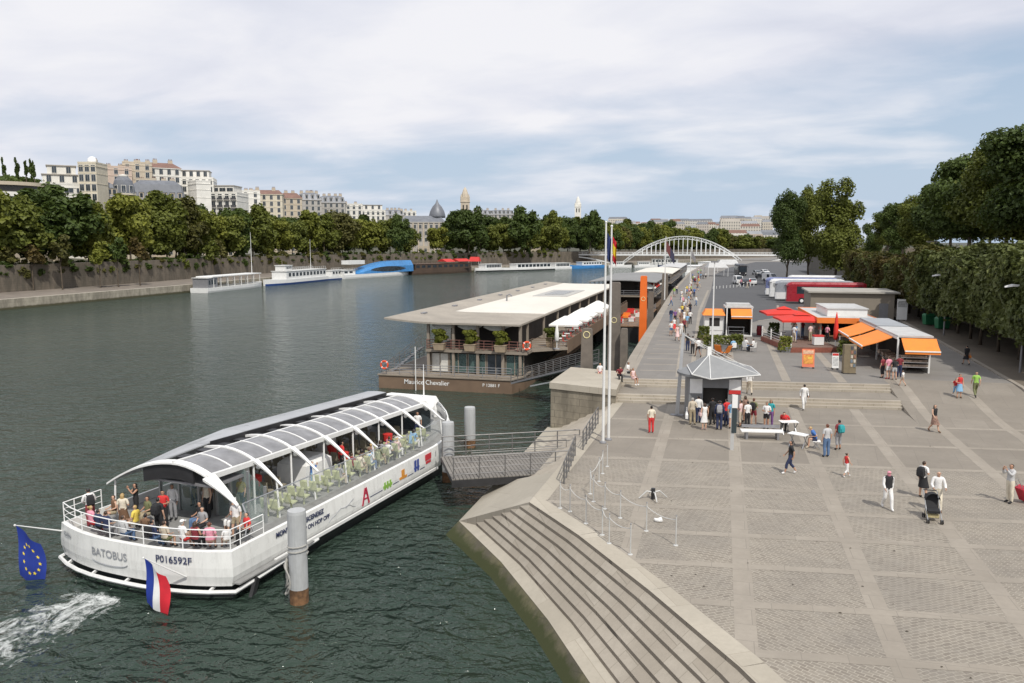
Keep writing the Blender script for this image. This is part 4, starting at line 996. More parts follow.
for px, lb in ((608,'small white boat under the left side of the bridge'),(634,'pale launch beneath the left part of the bridge arch')):
    p = at(px, 269, 440); o = root('motor_boat', lb, 'boat', (p.x,p.y,WATER), .3); hull_mb(13, 4.4, 1.4).build('hull', [WHITE], o); cabin(o, 2, 8.5, 3.4, 1.4, 3.2, WHITE, 5)
p = at(648, 268, 470); o = root('motor_boat', 'white cruiser with two decks moored beneath the bridge arch', 'boat', (p.x,p.y,WATER), .15); hull_mb(24, 5.4, 1.8, band=1).build('hull', [WHITE, BLUE], o); cabin(o, 2, 17, 4.6, 1.8, 4.0, WHITE, 8); cabin(o, 9, 14, 3.6, 4.2, 6.0, WHITE, 3)
# ================================================================ people
JT = ['pelvis','belly','chest','collar','neck','jaw','head','crown']
def skel(**o):
    J = {'pelvis':(0,0,.94),'belly':(0,.005,1.08),'chest':(0,.0,1.25),'collar':(0,-.012,1.385),'neck':(0,-.005,1.46),'jaw':(0,.018,1.525),'head':(0,.01,1.605),'crown':(0,0,1.668),
         'hipL':(-.095,0,.89),'kneeL':(-.10,.015,.49),'calfL':(-.10,-.018,.36),'ankleL':(-.10,-.02,.085),'toeL':(-.115,.13,.035),
         'shL':(-.175,-.01,1.39),'elbL':(-.225,-.03,1.12),'wriL':(-.225,.04,.88),'palL':(-.222,.06,.81)}
    for k in list(J):
        if k.endswith('L'): J[k[:-1]+'R'] = (-J[k][0],)+J[k][1:]
    J.update(o); return J
RAD = {'pelvis':(.15,.105),'belly':(.132,.10),'chest':(.152,.112),'collar':(.115,.082),'neck':(.05,.052),'jaw':(.062,.07),'head':(.078,.094),'crown':(.05,.06),
       'hip':(.088,.092),'knee':(.056,.058),'calf':(.054,.058),'ankle':(.038,.042),'toe':(.04,.025),'sh':(.058,.056),'elb':(.041,.041),'wri':(.029,.026),'pal':(.036,.018)}
EDG = [('pelvis','belly'),('belly','chest'),('chest','collar'),('collar','neck'),('neck','jaw'),('jaw','head'),('head','crown')]
for s_ in 'LR': EDG += [('pelvis','hip'+s_),('hip'+s_,'knee'+s_),('knee'+s_,'calf'+s_),('calf'+s_,'ankle'+s_),('ankle'+s_,'toe'+s_),('collar','sh'+s_),('sh'+s_,'elb'+s_),('elb'+s_,'wri'+s_),('wri'+s_,'pal'+s_)]
def lean(J, deg, names=('belly','chest','collar','neck','jaw','head','crown','shL','shR','elbL','elbR','wriL','wriR','palL','palR')):
    a = R(deg); c = Vector(J['pelvis'])
    for k in names:
        q = Vector(J[k])-c; J[k] = tuple(c+Vector((q.x, q.y*cos(a)+q.z*sin(a), -q.y*sin(a)+q.z*cos(a))))
    return J
def seated(J, knee=.40, zs=.52):
    dz = zs-.94
    for k in J:
        if k[:3] not in ('kne','cal','ank','toe'): J[k] = (J[k][0], J[k][1], J[k][2]+dz)
    for s_, sx in (('L',-1),('R',1)):
        J['hip'+s_] = (sx*.1,.03,zs-.03); J['knee'+s_] = (sx*.115,knee,zs+.0); J['calf'+s_] = (sx*.11,knee+.0,zs-.16); J['ankle'+s_] = (sx*.105,knee+.02,.085); J['toe'+s_] = (sx*.12,knee+.17,.035)
        J['elb'+s_] = (sx*.24,.0,zs+.20); J['wri'+s_] = (sx*.15,.22,zs+.14); J['pal'+s_] = (sx*.13,.29,zs+.13)
    return J
W = lambda s: skel(kneeL=(-.10,.20*s,.50),calfL=(-.10,.20*s,.36),ankleL=(-.10,.27*s,.10),toeL=(-.11,.41*s if s > 0 else .27*s+.13,.05),kneeR=(.10,-.02*s,.49),calfR=(.10,-.14*s,.37),ankleR=(.10,-.30*s,.15),toeR=(.11,-.19*s if s > 0 else -.30*s+.15,.04),
    elbL=(-.225,-.13*s,1.13),wriL=(-.21,-.10*s,.89),palL=(-.205,-.07*s,.83),elbR=(.225,.06*s,1.13),wriR=(.20,.22*s,.94),palR=(.19,.27*s,.89))
POSES = {'stand': skel(), 'walk': W(1), 'stride': W(-1),
  'relaxed': skel(hipL=(-.105,0,.90), kneeR=(.13,.06,.50), calfR=(.135,.04,.36), ankleR=(.15,.03,.085), toeR=(.20,.17,.035), elbR=(.26,-.06,1.14), wriR=(.14,.17,1.10), palR=(.09,.22,1.12)),
  'hold': skel(elbL=(-.24,-.02,1.13),wriL=(-.12,.22,1.15),palL=(-.07,.27,1.17),elbR=(.24,-.02,1.13),wriR=(.12,.22,1.15),palR=(.07,.27,1.17)),
  'photo': skel(elbL=(-.22,.17,1.26),wriL=(-.10,.30,1.47),palL=(-.06,.31,1.54),elbR=(.22,.17,1.26),wriR=(.10,.30,1.47),palR=(.06,.31,1.54)),
  'push': lean(skel(kneeL=(-.10,.16,.50),calfL=(-.10,.15,.36),ankleL=(-.10,.20,.09),toeL=(-.11,.34,.04),ankleR=(.10,-.16,.11),toeR=(.11,-.03,.035),calfR=(.10,-.08,.37),elbL=(-.25,.08,1.15),wriL=(-.22,.33,1.07),palL=(-.21,.40,1.06),elbR=(.25,.08,1.15),wriR=(.22,.33,1.07),palR=(.21,.40,1.06)), 6),
  'pull': skel(elbL=(-.23,-.12,1.14),wriL=(-.22,-.26,.93),palL=(-.22,-.30,.87),kneeR=(.10,.14,.5),calfR=(.10,.12,.36),ankleR=(.10,.16,.09),toeR=(.11,.30,.04),ankleL=(-.1,-.16,.1),toeL=(-.11,-.02,.035),calfL=(-.1,-.09,.37)),
  'sit': seated(skel()), 'sit_lean': lean(seated(skel(), .38), 30, ('belly','chest','collar','neck','jaw','head','crown','shL','shR')), 
  'lean': lean(skel(elbL=(-.25,.10,1.16),wriL=(-.18,.30,1.10),palL=(-.14,.36,1.09),elbR=(.25,.10,1.16),wriR=(.18,.30,1.10),palR=(.14,.36,1.09)), 16)}
_body, _garm = {}, {}
SKINS = [M(c,.5,.06,9,name='skin') for c in ((.58,.36,.25),(.46,.26,.17),(.26,.14,.085),(.10,.055,.036))]
EYE = M((.02,.015,.012),.3,.1,20,name='eye'); LIP = M((.35,.11,.09),.5,.1,20,name='lip')
def body(pose):
    if pose in _body: return _body[pose]
    J = POSES[pose]; names = list(J); me = bpy.data.meshes.new('t'); ix = {n: i for i, n in enumerate(names)}
    me.from_pydata([J[n] for n in names], [(ix[a], ix[b]) for a, b in EDG], [])
    o = bpy.data.objects.new('t', me); COL.objects.link(o); o.modifiers.new('s', 'SKIN'); sv = me.skin_vertices[0].data
    for n in names: sv[ix[n]].radius = RAD[n if n in RAD else n[:-1]]; sv[ix[n]].use_root = (n == 'pelvis')
    ss = o.modifiers.new('u', 'SUBSURF'); ss.levels = ss.render_levels = 1
    dg = bpy.context.evaluated_depsgraph_get(); dg.update(); ev = bpy.data.meshes.new_from_object(o.evaluated_get(dg))
    bpy.data.objects.remove(o)
    mb = MB(); vs = [v.co.copy() for v in ev.vertices]; nn = [v.normal.copy() for v in ev.vertices]; fs = [tuple(p.vertices) for p in ev.polygons]
    mb.add(vs, fs, 0)
    H = Vector(J['head']); up = (Vector(J['crown'])-Vector(J['jaw'])).normalized(); rt_ = Vector((1,0,0)); fw_ = up.cross(rt_)
    fx = lambda x, y, z: H+rt_*x+fw_*y+up*z
    mb.add([fx(-.013,.088,.005),fx(.013,.088,.005),fx(0,.085,.035),fx(0,.118,-.008),fx(0,.086,-.018)], [(0,1,3),(0,3,2),(1,2,3),(0,4,3),(1,3,4)], 0)
    for s in (-1,1):
        mb.ball(fx(s*.031,.083,.018), .011, 6, 4, 1); mb.ball(fx(s*.079,.0,.0), .024, 6, 4, 0, (.4,.8,1.2))
    mb.bar(fx(-.022,.087,-.042), fx(.022,.087,-.042), .012, .008, 2)
    for s in 'LR':
        w_, p_ = Vector(J['wri'+s]), Vector(J['pal'+s]); d = (p_-w_).normalized(); sx = -1 if s == 'L' else 1
        side = Vector((0,1,0)); side = (side-d*side.dot(d)); side = side.normalized() if side.length > .2 else Vector((sx*-1.,0,0)); inn = d.cross(side)*(-sx)
        for k, (off, ln) in enumerate(((-.026,.062),(-.009,.075),(.009,.080),(.026,.070))):
            a = p_+d*.012+side*off; b1 = a+d*ln*.5; mb.tube([a, b1, b1+d*ln*.36+inn*ln*.3], [.0095,.0088,.006], 4, 0)
        a = p_-d*.03+side*.03; mb.tube([a, a+d*.025+side*.025, a+d*.055+side*.03], [.011,.0105,.007], 4, 0)
    me2 = mb.mesh('person', [SKINS[0], EYE, LIP], True)
    segs = [(a, b_, Vector(J[a]), Vector(J[b_])) for a, b_ in EDG]
    reg = []
    for f in fs:
        c = sum((vs[i] for i in f), Vector())/len(f); best = None
        for a, b_, p, q in segs:
            t = max(0, min(1, (c-p).dot(q-p)/max(1e-9,(q-p).length_squared))); dd = (c-p.lerp(q,t)).length
            ra = RAD[a if a in RAD else a[:-1]][0]; rb = RAD[b_ if b_ in RAD else b_[:-1]][0]; sc = dd/lerp(ra,rb,t)
            if best is None or sc < best[0]: best = (sc, a, b_, t)
        reg.append((best[1], best[2], best[3], c))
    _body[pose] = (me2, vs, nn, fs, reg, J, fx, up, fw_); return _body[pose]
def garment(pose, kind):
    k = (pose, kind)
    if k in _garm: return _garm[k]
    _, vs, nn, fs, reg, J, fx, up, fw_ = body(pose); pick = set(); off = .014; extra = None
    pel = Vector(J['pelvis'])
    for i, (a, b_, t, c) in enumerate(reg):
        a0, b0 = a.rstrip('LR'), b_.rstrip('LR'); torso = a in ('belly','chest') or (a == 'pelvis' and b_ == 'belly' and t > .1) or (b0 == 'sh') or (a == 'collar' and t < .35)
        ok = False
        if kind in ('tank','vest'): ok = torso and not (b0 == 'sh' and t > .9); off = .03 if kind == 'vest' else .014
        elif kind == 'tee': ok = torso or (a0 == 'sh' and t < .72)
        elif kind == 'long': ok = torso or a0 == 'sh' or (a0 == 'elb' and t < .93); off = .018
        elif kind in ('trousers','capris','shorts','briefs'):
            ok = (a == 'pelvis' and (b0 == 'hip' or t < .3)) or (a0 == 'hip' and t < (.62 if kind == 'shorts' else .12 if kind == 'briefs' else 2)) or (kind in ('trousers','capris') and a0 == 'knee') or (a0 == 'calf' and t < (.95 if kind == 'trousers' else .25)); off = .02 if kind == 'trousers' else .018
            if kind in ('shorts','briefs') and a0 not in ('pelvis','hip'): ok = False
        elif kind in ('shoeL','shoeR'): ok = (a0 == 'ankle' or (a0 == 'calf' and t > .93)) and a[-1] == kind[-1]; off = .012
        elif kind in ('short','long_hair','bun','scarf'):
            q = c-Vector(J['head']); zz_, yy = q.dot(up), q.dot(fw_)
            ok = (a in ('jaw','head') and (zz_ > .052 or yy < (-.01 if zz_ > -.03 else -.055)) and zz_ > -.09); off = .018
            if kind == 'scarf': ok = (a in ('neck','jaw','head') or (a == 'collar' and b_ == 'neck')) and yy < .062; off = .022
        if ok: pick.add(i)
    mb = MB(); used = {}; nv = []; nf = []
    for i in pick:
        f = []
        for q in fs[i]:
            if q not in used: used[q] = len(nv); nv.append(vs[q]+nn[q]*off)
            f.append(used[q])
        nf.append(tuple(f))
    mb.add(nv, nf)
    if kind in ('skirt','long_skirt','dress'):
        h0 = Vector(J['belly']); kl, kr = Vector(J['kneeL']), Vector(J['kneeR']); al, ar = Vector(J['ankleL']), Vector(J['ankleR'])
        e = (kl+kr)/2 if kind != 'long_skirt' else (al+ar)/2+Vector((0,0,.08)); sp = abs(kl.y-kr.y) if kind != 'long_skirt' else abs(al.y-ar.y); rings = []
        for u in range(6):
            t = u/5; c = pel.lerp(e, t) if u else h0.lerp(pel, .35); rx = lerp(.158,.235,t); ry = lerp(.122,.17+sp*.5,t)
            if pose.startswith('sit'): c = pel.lerp((kl+kr)/2+Vector((0,.03,-.02)), t); rings.append([c+Vector((lerp(.17,.21,t)*cos(j*pi/6), 0, lerp(.15,.10,t)*sin(j*pi/6))) for j in range(12)])
            else: rings.append([c+Vector((rx*cos(j*pi/6)*(1+.05*sin(j*2.2)), ry*sin(j*pi/6), 0)) for j in range(12)])
        mb.loft(rings, caps=False)
    if kind == 'long_hair':
        rr = []
        for u in range(5):
            t = u/4; z = lerp(.02,-.24,t); rr.append([fx(lerp(.088,.10,t)*cos(a_), lerp(-.02,-.075,t)+lerp(.088,.055,t)*sin(a_), z) for a_ in [pi+pi*j/6 for j in range(7)]]+[fx(lerp(.07,.085,t)*cos(a_), lerp(-.02,-.065,t)+lerp(.065,.03,t)*sin(a_), z) for a_ in [2*pi-pi*j/6 for j in range(7)]])
        mb.loft(rr)
    if kind == 'bun': mb.ball(fx(0,-.11,.05), .05, 8, 5)
    if kind == 'cap': 
        c = fx(0,-.002,.045); rings = [[fx((.092-.0)*q*cos(j*pi/6), -.002+.106*q*sin(j*pi/6), .045+z) for j in range(12)] for q, z in ((1,0),(.97,.035),(.7,.07),(.2,.084))]
        mb.loft(rings); mb.loft([[fx(-.075,.08,.05),fx(.075,.08,.05),fx(.075,.08,.058),fx(-.075,.08,.058)],[fx(-.055,.175,.035),fx(.055,.175,.035),fx(.055,.175,.043),fx(-.055,.175,.043)]])
    if kind == 'sunhat':
        rings = [[fx(q*cos(j*pi/6), q*1.1*sin(j*pi/6), z) for j in range(12)] for q, z in ((.17,.035),(.10,.05),(.092,.10),(.05,.115))]; mb.loft(rings)
    _garm[k] = mb.mesh({'tee':'shirt','long':'shirt','tank':'top','scarf':'headscarf','short':'hair','long_hair':'hair','bun':'hair','briefs':'shorts','long_skirt':'skirt','shoeL':'shoe','shoeR':'shoe'}.get(kind, kind), M((.5,.5,.5)), True)
    return _garm[k]
CLR = {'white':(.74,.73,.71),'cream':(.66,.60,.48),'grey':(.30,.30,.31),'lightgrey':(.48,.48,.48),'black':(.02,.02,.022),'navy':(.025,.035,.085),'blue':(.06,.16,.42),'sky':(.22,.42,.62),'denim':(.10,.17,.30),'red':(.58,.035,.035),'darkred':(.22,.03,.04),'pink':(.72,.30,.38),
       'palepink':(.70,.50,.48),'green':(.30,.52,.10),'olive':(.16,.17,.08),'teal':(.03,.30,.32),'brown':(.16,.09,.05),'orange':(.75,.25,.06),'yellow':(.72,.55,.10),'khaki':(.36,.30,.20),'beige':(.52,.45,.35),'purple':(.20,.09,.26),'patterned':(.28,.17,.13)}
HAIRC = {'black':(.012,.01,.01),'brown':(.05,.028,.016),'blond':(.42,.29,.12),'grey':(.35,.34,.32),'auburn':(.12,.04,.02)}
def cloth(c): return M(CLR[c], .85, .10 if c not in ('patterned',) else .6, 16, bmp=.25, name='cloth_'+c)
def person(loc, rz, pose='stand', top=('tee','white'), bot=('trousers','denim'), hair=('short','black'), label='', skin=0, h=1.70, shoes='black', hat=None, group=None, vest=None):
    bm_ = body(pose); o = link('person', bm_[0]); o.location = loc; o.rotation_euler = (0,0,rz); s = h/1.72; o.scale = (s,s,s); tag(o, label, 'person', group)
    if skin: own_mat(o, SKINS[skin])
    def put(kind, m):
        g_ = garment(pose, kind); q = link(g_.name.split('.')[0], g_, o); own_mat(q, m)
    if top: put(top[0], cloth(top[1]))
    if bot: put(bot[0], cloth(bot[1]))
    if hair: put(hair[0], cloth(hair[1]) if hair[0] == 'scarf' else M(HAIRC[hair[1]], .5, .2, 20, name='hair'))
    if hat: put(hat[0], cloth(hat[1]))
    if shoes: put('shoeL', cloth(shoes)); put('shoeR', cloth(shoes))
    if vest: put('vest', cloth(vest))
    return o
def ground(px, py):
    z = UP
    for _ in range(12):
        p = g(px, py, z); z2 = h_at(p.x, p.y) if p.y < 70 else UP
        if abs(z2-z) < .002: break
        z = z2
    return Vector((p.x, p.y, z2))
def fc(deg): return YAW+R(deg)                               # 0 faces away from the camera, 90 left, 180 towards it, -90 right
def local(o, x, y, z): return Matrix.LocRotScale(o.location, o.rotation_euler, o.scale) @ Vector((x,y,z))
BP = None
def backpack(o, clr, label, z=1.22, y=-.20):
    global BP
    if BP is None:
        mb = MB(); mb.loft([[(-.15*s,-.09*t,zz_),(.15*s,-.09*t,zz_),(.15*s,.08,zz_),(-.15*s,.08,zz_)] for s, t, zz_ in ((.8,.7,-.22),(1,1.1,-.15),(1,1.2,.05),(.9,.9,.17),(.55,.4,.23))]); mb.box(-.10,.10,-.145,-.10,-.14,.02)
        BP = mb.mesh('bag', M((.5,.5,.5)))
        mb = MB()
        for sx in (-.11,.11): mb.tube([(sx,.07,.18),(sx,.17,.22),(sx*1.1,.31,.12),(sx*1.1,.27,-.08),(sx,.08,-.16)], .017, 5)
        backpack.st = mb.mesh('strap', M((.5,.5,.5)))
    r = root('backpack', label, 'backpack', local(o,0,y,z), o.rotation_euler[2]); r.scale = o.scale
    for m in (BP, backpack.st): own_mat(link(m.name.split('.')[0], m, r), cloth(clr))
    return r
HB = None
def handbag(o, clr, label, x=.27, z=.70, y=.02, s=1.0):
    global HB
    if HB is None:
        mb = MB(); mb.loft([[(-.05,-.17,-.14),(.05,-.17,-.14),(.05,.17,-.14),(-.05,.17,-.14)],[(-.055,-.19,.02),(.055,-.19,.02),(.055,.19,.02),(-.055,.19,.02)],[(-.02,-.14,.13),(.02,-.14,.13),(.02,.14,.13),(-.02,.14,.13)]]); HB = mb.mesh('bag', M((.5,.5,.5)))
        mb = MB(); mb.tube([(0,-.11,.12),(0,-.08,.30),(0,.08,.30),(0,.11,.12)], .012, 5); handbag.hd = mb.mesh('handle', M((.5,.5,.5)))
    r = root('handbag', label, 'bag', local(o,x,y,z), o.rotation_euler[2]); r.scale = (s,s,s)
    for m in (HB, handbag.hd): own_mat(link(m.name.split('.')[0], m, r), cloth(clr))
    return r

# ---------------- on the plaza: (pixel of the feet) read from the photograph
def P(px, py, deg, *a, **k): return person(ground(px, py), fc(deg), *a, **k)
P(651,433,5,'stand',('tee','cream'),('trousers','red'),('bun','black'),'woman-sized figure in cream top and red trousers standing alone beside the mast',1,1.64,'red')
a = P(692,425,-10,'relaxed',('long','beige'),('trousers','khaki'),('short','grey'),'person in beige jacket at the left of the kiosk queue',0,1.72); handbag(a,'white','big white tote bag hanging beside the beige jacket at the kiosk',-.33,.62,.02,1.5)
P(698,423,0,'stand',('long','white'),('trousers','navy'),('short','black'),'person in white shirt behind the beige jacket in the kiosk queue',0,1.74)
a = P(704,430,10,'stand',('tank','white'),('dress','white'),('long_hair','brown'),'person in a short white dress seen from behind in the kiosk queue',0,1.66,'palepink'); handbag(a,'palepink','small pink shoulder bag beside the white dress',-.26,1.0,.05,.8)
P(712,425,0,'relaxed',('tee','black'),('trousers','black'),('short','black'),'person all in black in the shade of the kiosk opening',2,1.72)
a = P(719,430,-15,'stand',('long','navy'),('trousers','navy'),('short','black'),'tall person in dark blue with grey backpack at the kiosk',0,1.82); backpack(a,'grey','grey backpack on the tall person in dark blue')
P(726,426,20,'hold',('tee','red'),('trousers','navy'),('short','black'),'person in red top half hidden at the kiosk counter',0,1.70)
P(731.5,429,-20,'relaxed',('tee','sky'),('shorts','white'),('short','brown'),'person in pale blue shirt left of the signpost panel',0,1.74)
P(740,427,60,'hold',('tee','palepink'),('capris','beige'),('short','black'),'person in pale pink top right behind the signpost',1,1.68)
P(744.5,422,30,'relaxed',('tee','patterned'),('skirt','patterned'),('long_hair','brown'),'person in a brown patterned dress near the kiosk corner',1,1.68)
P(747,428,15,'stand',('tee','white'),('trousers','black'),('short','black'),'person in white T-shirt and black trousers right of the signpost',0,1.66)
a = P(753,426,-40,'relaxed',('tee','olive'),('shorts','darkred'),('short','auburn'),'person in olive top with dark backpack right of the queue',0,1.74); backpack(a,'black','black backpack on the person in olive')
P(749,401,-5,'walk',('long','white'),('trousers','beige'),('short','black'),'person in white climbing the landing between the two flights of steps',1,1.74)
a = P(766,429,160,'hold',('tee','white'),('shorts','black'),('short','black'),'person in white top and black shorts reading beside the bench',1,1.66); handbag(a,'white','white paper map held by the person in black shorts',0,1.14,.30,.55)
P(770,427,150,'relaxed',('tee','teal'),('trousers','purple'),('long_hair','black'),'long-haired person in teal top and purple trousers behind the bench',1,1.70)
a = P(803.5,410,0,'stride',('long','white'),('trousers','white'),('short','black'),'man all in white walking up the steps with a black shoulder bag',0,1.76,'black'); handbag(a,'black','black shoulder bag on the man in white on the steps',.24,1.0,-.02,.9)
P(790,474,80,'walk',('tee','black'),('capris','navy'),('short','black'),'person in black T-shirt and dark capris striding left past the bench',1,1.66,'white')
P(826,457,10,'stand',('tee','lightgrey'),('trousers','denim'),('short','auburn'),'tall person in grey T-shirt and jeans standing right of the folding tables',0,1.78)
a = P(838,450,15,'relaxed',('tee','darkred'),('capris','grey'),('short','black'),'person in dark red top next to the grey T-shirt',1,1.68); backpack(a,'teal','turquoise backpack between the two standing friends')
P(846,477,-75,'walk',('tank','red'),('capris','white'),('bun','brown'),'small child in red vest and white trousers walking alone',0,1.18,'white')
P(887,509,175,'walk',('long','white'),('trousers','white'),('scarf','pink'),'woman in pink headscarf and white trousers walking towards the viewer',0,1.66,'white',vest='black')
P(887.0,509,175,'walk',None,None,None,'x') if False else None
a = P(922,498,-60,'relaxed',('tee','white'),('skirt','black'),('short','brown'),'person in white top and black skirt behind the stroller',0,1.68); backpack(a,'black','black backpack on the person in the black skirt')
pm = P(936,511,165,'push',('long','white'),('trousers','cream'),None,'bald man in loose white shirt pushing a dark stroller',0,1.74,'brown')
pr = P(1009,503,100,'photo',('long','lightgrey'),('trousers','cream'),('short','black'),'man in pale shirt taking a photo at the right edge',1,1.74,'black')
P(933.5,432,-160,'walk',('tank','black'),('skirt','patterned'),('long_hair','brown'),'long-haired woman in black top and patterned skirt on the ramp',0,1.66,'brown')
P(902.5,386,40,'walk',('tee','white'),('briefs','beige'),('short','black'),'small child in white top beside the end kiosk',0,1.15,'brown')
P(955,396,170,'walk',('tee','red'),('capris','sky'),('short','black'),'child in red top and light blue trousers holding close to a woman',0,1.25,'white')
P(959,398,175,'relaxed',('tank','red'),('skirt','sky'),('bun','brown'),'woman in red top and blue patterned skirt beside the child in red',0,1.66,'brown')
P(975,397,170,'stride',('tee','green'),('trousers','olive'),('short','black'),'man in bright green T-shirt walking at the right',0,1.76,'black')
a = P(966,365,5,'walk',('long','black'),('skirt','black'),('short','black'),'person all in black carrying an orange bag near the verge',0,1.66); handbag(a,'orange','orange bag carried by the person in black',.30,.72,.02,.9)
P(882,378,30,'stand',('tee','darkred'),('capris','black'),('short','black'),'person in dark red top left of the pink shirt under the awning',0,1.66)
P(888,379,10,'stand',('tee','pink'),('shorts','white'),('short','brown'),'person in pink shirt and white shorts shopping under the awning',0,1.74,'red')
P(894,380,-10,'relaxed',('tee','black'),('shorts','lightgrey'),('long_hair','brown'),'person in black top and grey shorts right of the pink shirt',0,1.66,'brown')
P(899,377,-30,'stand',('tee','darkred'),('trousers','navy'),('short','black'),'person in dark red top half inside the end kiosk',0,1.66)
P(698,357,20,'walk',('tee','white'),('shorts','black'),('short','black'),'man in white T-shirt and black shorts walking on the upper quay above the kiosk roof',2,1.76)
P(687.5,351,0,'stand',('tee','black'),('trousers','navy'),('short','black'),'dark-haired person just behind the top of the leaning mast',0,1.70)
P(692.5,354,-5,'stand',('tee','grey'),('trousers','black'),('short','black'),'dark-haired person right of the leaning mast top',0,1.70)
# seated on the block and on steps
def sitter(p, zs, deg, *a, **k):
    return person((p.x,p.y,p.z+zs-.45), fc(deg), *a, **k)
p = g(624,377,UP); person((p.x+.3,p.y,UP-.12),fc(-115),'sit',('tee','white'),('trousers','black'),('short','black'),'person in white top sitting on the right end of the stone block',2,1.74)
p = g(628,382,UP); person((p.x+.35,p.y,UP-.17),fc(-150),'sit',('tank','palepink'),('dress','palepink'),('short','black'),'person in pale pink dress sitting in front on the stone block corner',1,1.66,'white')
p = g(619,380,UP); person((p.x,p.y,UP-.1),fc(-170),'sit_lean',('tee','darkred'),('trousers','black'),('short','black'),'person in dark red sitting at the left of the trio on the stone block',0,1.68)
p = g(600,373,UP+.1); person((p.x,p.y,UP-.32),fc(170),'sit',('tee','white'),('shorts','pink'),('short','blond'),'person in white and pink sitting on the block behind the flagpoles',0,1.64)
# strolling crowd on the upper quay
rp = random.Random(5)
TOPS = ['white','white','white','palepink','cream','black','navy','red','sky','grey','pink','yellow','green','darkred','white','blue']; BOTS = ['denim','black','khaki','white','beige','navy','grey']
big = [(671,322,'navy','long','trousers','denim','person in navy top at the left of the crowd on the upper quay'),(675,323,'purple','tee','trousers','black','person in purple top second from left in the crowd on the upper quay'),(679,319,'white','tee','shorts','beige','person in white with beige shorts at the front left of the crowd'),
 (682,316,'yellow','tee','trousers','navy','person in yellow top in the middle of the crowd'),(684,323,'white','tank','skirt','white','person in white dress in the middle of the crowd'),(687,318,'cream','tee','trousers','khaki','person in cream top in the middle of the crowd'),(690,314,'black','tee','trousers','navy','person in black top at the right of the crowd'),
 (671,336,'white','tee','shorts','denim','person in white with denim shorts at the front of the group nearest the steps'),(677,341,'palepink','tank','dress','palepink','person in a pale pink dress nearest the steps'),(681,337,'white','tee','capris','white','person all in white right of the pale pink dress'),(674,333,'white','tank','skirt','red','person in white top and red skirt behind the group nearest the steps'),(684,333,'darkred','tee','trousers','black','person in dark red top behind the group nearest the steps'),
 (687,328,'sky','tee','shorts','grey','person in pale blue with grey shorts near the group by the steps'),(681,327,'patterned','tee','skirt','patterned','person in brown patterned dress in the crowd'),(690,324,'white','tee','trousers','black','person in white top and black trousers at the right of the crowd')]
for k, (px, py, c, tk, bk, bc, lb) in enumerate(big):
    P(px,py,rp.choice((0,170,-170,20,150)),rp.choice(('walk','stride','stand','relaxed')),(tk,c),(bk,bc),(rp.choice(('short','long_hair','short')),rp.choice(('black','brown','black','blond'))),lb,rp.choice((0,0,1,2)),rp.uniform(1.6,1.78))
for k in range(46):
    py = rp.choice((312,309,306,303,300,297,294,291,288,285,282,279,276,274)); t = (py-274)/38; px = lerp(702,684,t)+rp.uniform(-9,9)*(.6+.5*t)
    if k % 7 == 0: px -= 9
    c = rp.choice(TOPS); p = g(px, py, UP)
    if p.x < qe(p.y)+1: px += 10; p = g(px, py, UP)
    nm = {'palepink':'pale pink','sky':'pale blue','darkred':'dark red','lightgrey':'light grey'}.get(c, c)
    zone = 'beside the moored restaurant boats' if py > 296 else 'far along the quay toward the bridge'
    person(p, rp.uniform(0,6.28), rp.choice(('walk','stride','stand','relaxed')), (rp.choice(('tee','long','tank')),c), (rp.choice(('trousers','shorts','skirt')),rp.choice(BOTS)), ('short',rp.choice(('black','brown','blond'))), f'tiny stroller in a {nm} top {zone}', rp.choice((0,0,1,2)), rp.uniform(1.58,1.8), group=f'strollers in {nm} {zone}')
# ================================================================ the tour boat in the foreground
BX, BY, BRZ = -22.75, 26.2, -R(7.0)
TB = root('tour_boat', 'long white river bus with curved glazed canopy and a stern deck full of passengers', 'boat', (BX,BY,WATER), BRZ)
TBM = Matrix.Translation((BX,BY,WATER)) @ Matrix.Rotation(BRZ,4,'Z')
HULLW = M((.74,.74,.71), .3, .04, 1.5, name='hull_white', dirt=.2); HULLB = M((.018,.02,.022), .45, .2, 1, name='hull_black'); DECK = M((.25,.25,.24), .8, .15, 3, name='deck_grey')
WH = 4.6
def hw(y, w=4.6):
    if y <= 18: return w
    return w*max(0, 1-((y-18)/9.2)**1.9)
def outline(w, y1=27.1, bulge=.85, inset=0.0, n=16):
    """right-hand side from the stern corner to the bow tip, then back: closed plan outline, anticlockwise"""
    st = []
    for k in range(21):
        u = k/20; x = lerp(-w, w, u); e = 1-abs(2*u-1)**2.6; st.append((x, .55-bulge*e+inset))
    rt_ = [(hw(y, w), y) for y in [1.2,3,6,9,12,15,18]+[18+9.1*(k/n)**.7 for k in range(1,n)]]
    return st+rt_+[(0,y1)]+[(-x,y) for x, y in rt_[::-1]]
def ring(w, z, **k): return [Vector((x,y,z+(max(0,y-17)/10)**1.6*.5)) for x, y in outline(w, **k)]
mb = MB(); mb.loft([ring(4.2,-.6,inset=.35),ring(4.35,.1,inset=.3),ring(4.42,.72,inset=.2)], 0); mb.build('hull', HULLB, TB)
mb = MB(); mb.loft([ring(4.52,.60,inset=.04),ring(4.64,1.0),ring(4.64,1.35),ring(4.57,2.0,inset=.03),ring(4.42,2.02,inset=.2),ring(4.38,1.6,inset=.25)], 0, caps=False); mb.build('bulwark', HULLW, TB)
mb = MB(); mb.poly([(v.x,v.y,1.62) for v in ring(4.4,0,inset=.22) if v.y < 20]+[] , 0); mb.poly([(v.x,v.y,1.64+max(0,v.y-19)*.05) for v in ring(4.4,0,inset=.22) if v.y > 17.9], 0); mb.build('deck', DECK, TB)
